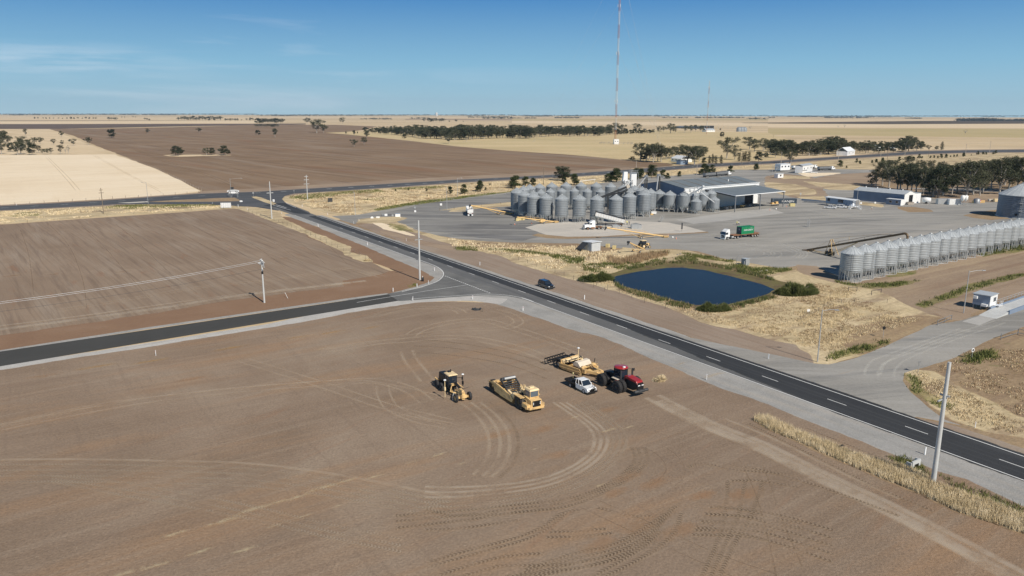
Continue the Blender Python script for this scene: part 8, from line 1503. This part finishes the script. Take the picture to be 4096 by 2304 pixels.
def auger(label,foot,headp,hz_,wheels,m='auger_yellow',r=.28,truss=True,name='grain_auger',hopper=True,spout=True,group=None,redline=True,fz=.4):
 """foot: (x,y) ground end; headp: (x,y) under the high end; wheels: fraction along"""
 A_,B_ = Vector(foot),Vector(headp); t = thing(name,label,'auger',(A_.x,A_.y),math.atan2((B_ - A_).y,(B_ - A_).x),group); Ln = (B_ - A_).length; p0,p1 = Vector((0,0,fz)),Vector((Ln,0,hz_)); b = MB(); b.cyl(p0,p1,r,n=10); b.build('tube',m,t)
 if redline: b = MB(); b.cyl(p0.lerp(p1,.05) + Vector((0,-r,-.05)),p0.lerp(p1,.45) + Vector((0,-r,-.05)),r * .35,n=4); b.build('stripe','red',t)
 if truss: b = MB(); q = [p0.lerp(p1,.2),p0.lerp(p1,.35) + Vector((0,0,r * 3)),p0.lerp(p1,.75) + Vector((0,0,r * 3)),p0.lerp(p1,.95)]; b.path(q,.05,4); [b.cyl(p0.lerp(p1,f),p0.lerp(p1,f) + Vector((0,0,r * 3)),.04,n=4) for f in (.35,.5,.62,.75)]; b.build('truss',m,t)
 wx_ = Ln * wheels; wz = p0.lerp(p1,wheels).z; b = MB()
 for s_ in (-1,1): b.cyl((wx_,s_ * 1.3,.45),tuple(p0.lerp(p1,min(1,wheels + .28)) + Vector((0,s_ * .2,-r))),.08,n=5); b.cyl((wx_,s_ * 1.3,.45),tuple(p0.lerp(p1,max(.05,wheels - .25)) + Vector((0,s_ * .2,-r))),.08,n=5); b.cyl((wx_,s_ * 1.3,.45),(wx_,s_ * .3,wz - r),.06,n=5)
 b.cyl((wx_,-1.3,.45),(wx_,1.3,.45),.07,n=5); b.build('undercarriage',m if m != 'brown_steel' else 'cat_yellow',t)
 for s_ in (-1,1): wheel(t,wx_,s_ * 1.35,.42,.24,'galv')
 if hopper: b = MB(); b.box((-.2,0,.45),(1.6,1.5,.5),top=(1.25,1.25,0)); b.build('hopper',m,t)
 if spout: b = MB(); b.cyl(p1,p1 + Vector((.35,0,-.9)),r * 1.2,r * .9,10); b.box(tuple(p1),(.7,.7,.6)); b.build('spout','steel_dark',t)
 return t
auger('long yellow auger reaching over the grey white tipper trailer at the left of the silos',GR('B1',880,640),GR('B1',290,512,4.8),4.8,.3)
t = auger('long yellow auger lying in front of the left front row silos',GR('B1',1524,765),GR('B1',955,682,3.3),3.3,.33,r=.25)
b = MB(); b.box((6.,0,1.3),(2.,1.2,1.)); b.build('engine','auger_yellow',t)
auger('long yellow auger between the white prime mover and the farm tractor',GR('D6',2575,790),GR('D6',880,505,4.1),4.1,.42,r=.26)
t = auger('small red and yellow auger standing on the grass beside the farm tractor',GR('D6',1990,1160),GR('D6',1530,920,3.9),3.9,.5,r=.2,truss=False,hopper=False); 
t = auger('long brown loading auger with a curved top reaching the long silo row',GR('B3',85,930),GR('B3',1205,722,10.8),10.6,.27,m='brown_steel',r=.32,hopper=False,spout=False,redline=False,fz=.3)
Ln = (Vector(GR('B3',85,930)) - Vector(GR('B3',1205,722,10.8))).length
b = MB(); b.path([(Ln,0,10.6),(Ln + .7,0,10.5),(Ln + 1.1,-.1,9.9),(Ln + 1.2,-.2,9.3)],.32,10); b.build('spout','brown_steel',t); b = MB(); b.box((Ln * .27,-.3,.9),(2.4,1.6,1.)); b.cyl((Ln * .24,1.,1.),(Ln * .24,1.,1.9),.3,n=8); b.build('engine','black',t); b = MB(); [b.cyl((Ln * .24,y,.4),(Ln * .27,y * .3,5.2),.1,n=5) for y in (-1.3,1.3)]; [b.cyl((Ln * .33,y,.4),(Ln * .27,y * .3,5.2),.1,n=5) for y in (-1.3,1.3)]; b.path([(Ln * .1,0,1.6),(Ln * .27,0,5.2),(Ln * .46,0,7.),(Ln * .9,0,10.2)],.03,4); b.cyl((Ln * .46,0,5),(Ln * .46,0,7.),.07,n=4); b.build('mast_frame','cat_yellow',t); b = MB(); b.box((0,0,.15),(2.6,2.2,.3)); b.box((1.4,0,.5),(2.2,.9,.8),ry=-.25); b.build('intake','brown_steel',t)
# dump hopper fences, bales, cones, small things
for i,(x0,x1,y0,hh) in enumerate([(1080,1290,545,1.3),(1620,1905,540,1.5)]):
 A_,B_ = Vector(GR('D6',x0,y0)),Vector(GR('D6',x1,y0)); t = thing('grain_hopper',('left' if i == 0 else 'right') + ' corrugated grey grain dump hopper behind the yellow auger','hopper',(A_.x,A_.y),math.atan2((B_ - A_).y,(B_ - A_).x)); Ln = (B_ - A_).length; b = MB(); b.box((Ln / 2,0,hh / 2),(Ln,.1,hh)); b.box((Ln / 2,2.4,hh / 2),(Ln,.1,hh)); b.box((0,1.2,hh / 2),(.1,2.4,hh)); b.box((Ln,1.2,hh / 2),(.1,2.4,hh)); [b.box((k * .5 + .2,-.06,hh / 2),(.12,.06,hh)) for k in range(int(Ln / .5))]; b.build('wall','galv',t); b = MB(); b.prism([(0,hh),(Ln * .5,hh + .5),(Ln,hh)],2.35,2.45,'Y'); b.build('back_board','steel_grey',t)
A_,B_ = Vector(GR('D6',1290,545)),Vector(GR('D6',1620,542)); fence('timber_rail','grey pipe rail between the two grain dump hoppers',[tuple(A_),tuple(B_)],1.5,1.1,'steel_grey',3,.05,True)
for i,(r,x,y,s_,m,lb) in enumerate([('B1',970,738,1.15,'hay','pale square bale, left front of three by the silos'),('B1',1005,728,1.1,'hay','pale square bale, middle of three by the silos'),('B1',1055,725,1.15,'hay','pale square bale, right of three by the silos'),('D6',935,1065,1.1,'timber_pale','square bale nearer the small pale shed'),('D6',1122,1112,1.1,'timber_pale','square bale nearer the small auger')]):
 t = thing('straw_bale',lb,'bale',GR(r,x,y),.5 + i * .2); b = MB(); b.box((0,0,s_ / 2),(s_ * 1.15,s_,s_)); b.build('bale','hay',t,.05); b = MB(); [b.box((x_,0,s_ / 2),(.04,s_ * 1.01,s_ * 1.01)) for x_ in (-.35,0,.35)]; b.build('twine','timber',t)
for i,(r,x,y,lb) in enumerate([('B1',938,795,'small orange cone left of the yellow auger shadow'),('B1',1182,778,'small orange cone at the tip of the concrete apron'),('B2',858,960,'orange cone right of the long yellow auger'),('B2',960,997,'orange cone nearest the farm tractor'),('B2',2140,635,'orange cone at the foot of the canopy'),('B2',2350,593,'orange cone by the dark blue container')]):
 t = thing('traffic_cone',lb,'cone',GR(r,x,y)); MB().cyl((0,0,.03),(0,0,.75),.18,.04,12).build('cone','orange',t); MB().box((0,0,.025),(.42,.42,.05)).build('base','black',t); MB().cyl((0,0,.35),(0,0,.5),.125,.095,12,caps=False).build('band','white_clean',t)
for i,(r,x,y,lb) in enumerate([('B2',915,980,'white round marker between two orange cones'),('B2',2218,620,'white round marker under the canopy corner')]): t = thing('ground_marker',lb,'marker',GR(r,x,y)); MB().lathe([(.3,0),(.32,.3),(.2,.5),(0,.55)],12).build('body','white_paint',t)
def steps(label,r,x,y,h,rz):
 t = thing('mobile_steps',label,'steps',GR(r,x,y),rz); b = MB(); n = 7
 for s_ in (-.4,.4): b.cyl((0,s_,0),(h * .8,s_,h),.04,n=4); b.cyl((h * .8,s_,0),(h * .8,s_,h),.04,n=4); b.cyl((0,s_,1.),(h * .8,s_,h + 1),.03,n=4); b.cyl((h * .8,s_,h),(h * 1.1,s_,h),.04,n=4); b.cyl((h * 1.1,s_,0),(h * 1.1,s_,h + 1),.04,n=4); b.cyl((0,s_,0),(h * 1.1,s_,0),.04,n=4)
 b.build('frame','galv',t); b = MB(); [b.box((h * .8 * k / n,0,h * k / n),(.25,.8,.03)) for k in range(1,n + 1)]; b.build('tread','steel_grey',t)
steps('wheeled steel steps standing alone in the middle of the yard','B3',92,660,2.1,1.2); steps('low grey wheeled steps near the thick legged silo','B2',755,782,1.9,.7)
t = thing('yard_sign','narrow dark sign board on a post on the concrete apron','sign',GR('B2',1030,902)); MB().cyl((0,0,0),(0,0,2.),.05,n=5).build('post','steel_dark',t); MB().box((0,0,2.1),(.5,.08,2.4)).build('panel','steel_dark',t)
t = thing('white_skip','white bin beside the thick legged silo','bin',GR('B2',675,690)); b = MB(); b.box((0,0,.9),(2.,1.4,1.),top=(1.15,1.1,0)); b.build('body','white_paint',t); b = MB(); b.box((-.9,-.8,.3),(1.2,.6,.6)); b.build('base','auger_yellow',t)
t = thing('boom','pale raised pole lying across the verge behind the silos','boom',GR('A3',650,832),UANG); b = MB(); b.cyl((0,0,.6),(16,0,1.4),.18,n=6); b.cyl((3,0,0),(3,0,.8),.1,n=5); b.cyl((15,0,0),(15,0,1.4),.1,n=5); b.build('pole','white_paint',t)
t = thing('fallen_post','thin white rod leaning in the left field beyond the wired pole','post',GR('C1',2118,725)); MB().cyl((0,0,0),(-1.,1.2,1.2),.04,n=5).build('rod','white_paint',t)
t = thing('farm_silo','pale concrete grain silo tiny on the horizon above the long belt','silo',GR('A2',1818,163)); MB().lathe([(14,0),(14,42),(9,48),(0,48)],16).build('wall','concrete_pole',t)
# ---- people
def person(label,r,x,y,rz,top,legs,h=1.76,stride=.22,hat=None,bend=0):
 t = thing('person',label,'person',(*GR(r,x,y),0),rz); k = h / 1.76
 J = {'pel': (0,0,.95),'ch': (.02 + bend * .25,0,1.25),'nk': (.03 + bend * .4,0,1.47),'hd': (.05 + bend * .45,0,1.62),'ht': (.05 + bend * .5,0,1.74),
  'hl': (0,.1,.9),'kl': (stride * .6,.1,.5),'al': (stride * .7,.1,.09),'tl': (stride * .7 + .2,.1,.04),'hr': (0,-.1,.9),'kr': (-stride * .1,-.1,.5),'ar': (-stride,-.1,.11),'tr': (-stride + .19,-.1,.04),
  'sl': (.02 + bend * .35,.2,1.42),'el': (-.05,.27,1.15),'wl': (.05,.28,.9),'fl': (.08,.27,.80),'sr': (.02 + bend * .35,-.2,1.42),'er': (.05,-.27,1.15),'wr': (.2,-.26,.95),'fr': (.25,-.25,.86)}
 Rr = {'pel': .15,'ch': .17,'nk': .065,'hd': .10,'ht': .075,'hl': .095,'kl': .065,'al': .045,'tl': .04,'hr': .095,'kr': .065,'ar': .045,'tr': .04,'sl': .065,'el': .045,'wl': .032,'fl': .035,'sr': .065,'er': .045,'wr': .032,'fr': .035}
 ks = list(J); E_ = [('pel','ch'),('ch','nk'),('nk','hd'),('hd','ht'),('pel','hl'),('hl','kl'),('kl','al'),('al','tl'),('pel','hr'),('hr','kr'),('kr','ar'),('ar','tr'),('ch','sl'),('sl','el'),('el','wl'),('wl','fl'),('ch','sr'),('sr','er'),('er','wr'),('wr','fr')]
 me = bpy.data.meshes.new('sk'); me.from_pydata([tuple(c * k for c in J[q]) for q in ks],[(ks.index(a_),ks.index(b_)) for a_,b_ in E_],[]); o = bpy.data.objects.new('sk',me); C.objects.link(o)
 md = o.modifiers.new('s','SKIN'); sd = o.modifiers.new('u','SUBSURF'); sd.levels = 1; sd.render_levels = 1; md.use_smooth_shade = True
 for i,q in enumerate(ks): v = me.skin_vertices[0].data[i]; v.radius = (Rr[q] * k,Rr[q] * k * (1.15 if q in ('ch','pel') else 1)); v.use_root = q == 'pel'
 dg = bpy.context.evaluated_depsgraph_get(); dg.update(); bm_ = bpy.data.meshes.new_from_object(o.evaluated_get(dg)); bpy.data.objects.remove(o)
 bm_.materials.clear(); [bm_.materials.append(MATS[m]) for m in ('skin',legs,top)]
 for p in bm_.polygons:
  c = p.center; p.material_index = 0 if c.z > 1.5 * k or (abs(c.y) > .22 and c.z < 1.0 * k) else (2 if c.z > .98 * k else 1)
 ob = bpy.data.objects.new('body',bm_); C.objects.link(ob); ob.parent = t
 b = MB(); hx = J['hd'][0] * k; b.lathe([(.19 if hat else .11,1.66 * k),(.115,1.68 * k),(.115,1.78 * k),(.06,1.83 * k),(0,1.84 * k)],12,(hx,0,0)); b.build('hat' if hat else 'hair',hat or 'black',t)
 return t
person('person in hi vis vest and white hard hat walking in the yard, left of two','D7',1055,497,2.6,'hivis','dark_cloth',hat='hivis_white')
person('person in pale hi vis shirt and dark cap striding in the yard, right of two','D7',1145,502,2.4,'hivis_white','dark_cloth',stride=.34,bend=.3)
person('person in dark clothes standing behind the tipping trailer','D6',1550,440,2.8,'dark_cloth','dark_cloth',stride=.08)
person('person in white and yellow shirt working behind the tipping trailer','D6',1490,428,2.2,'hivis','dark_cloth',stride=.1,hat='hivis_white',bend=.4)
person('person in pale shirt near the office stairs on the yard path','B3',822,462,.5,'hivis_white','skin',stride=.3)
person('person in dark clothes beside the rear of the white prime mover','D6',878,487,1.2,'dark_cloth','dark_cloth',stride=.08)
# ---------------------------------------------------------------- air
m,t,b = base_mat('m_haze'); t.nodes.remove(b)
vol = N(t,'ShaderNodeVolumePrincipled'); vol.inputs['Color'].default_value = (.62,.78,.95,1); vol.inputs['Density'].default_value = .00003; vol.inputs['Anisotropy'].default_value = .0
lnk(t,vol.outputs[0],t.nodes['Material Output'].inputs['Volume'])
hb = MB().box((0,0,134),(29000,29000,272)).build('haze','m_haze'); hb['kind'] = 'stuff'; hb['label'] = 'thin pale blue air over the plain'
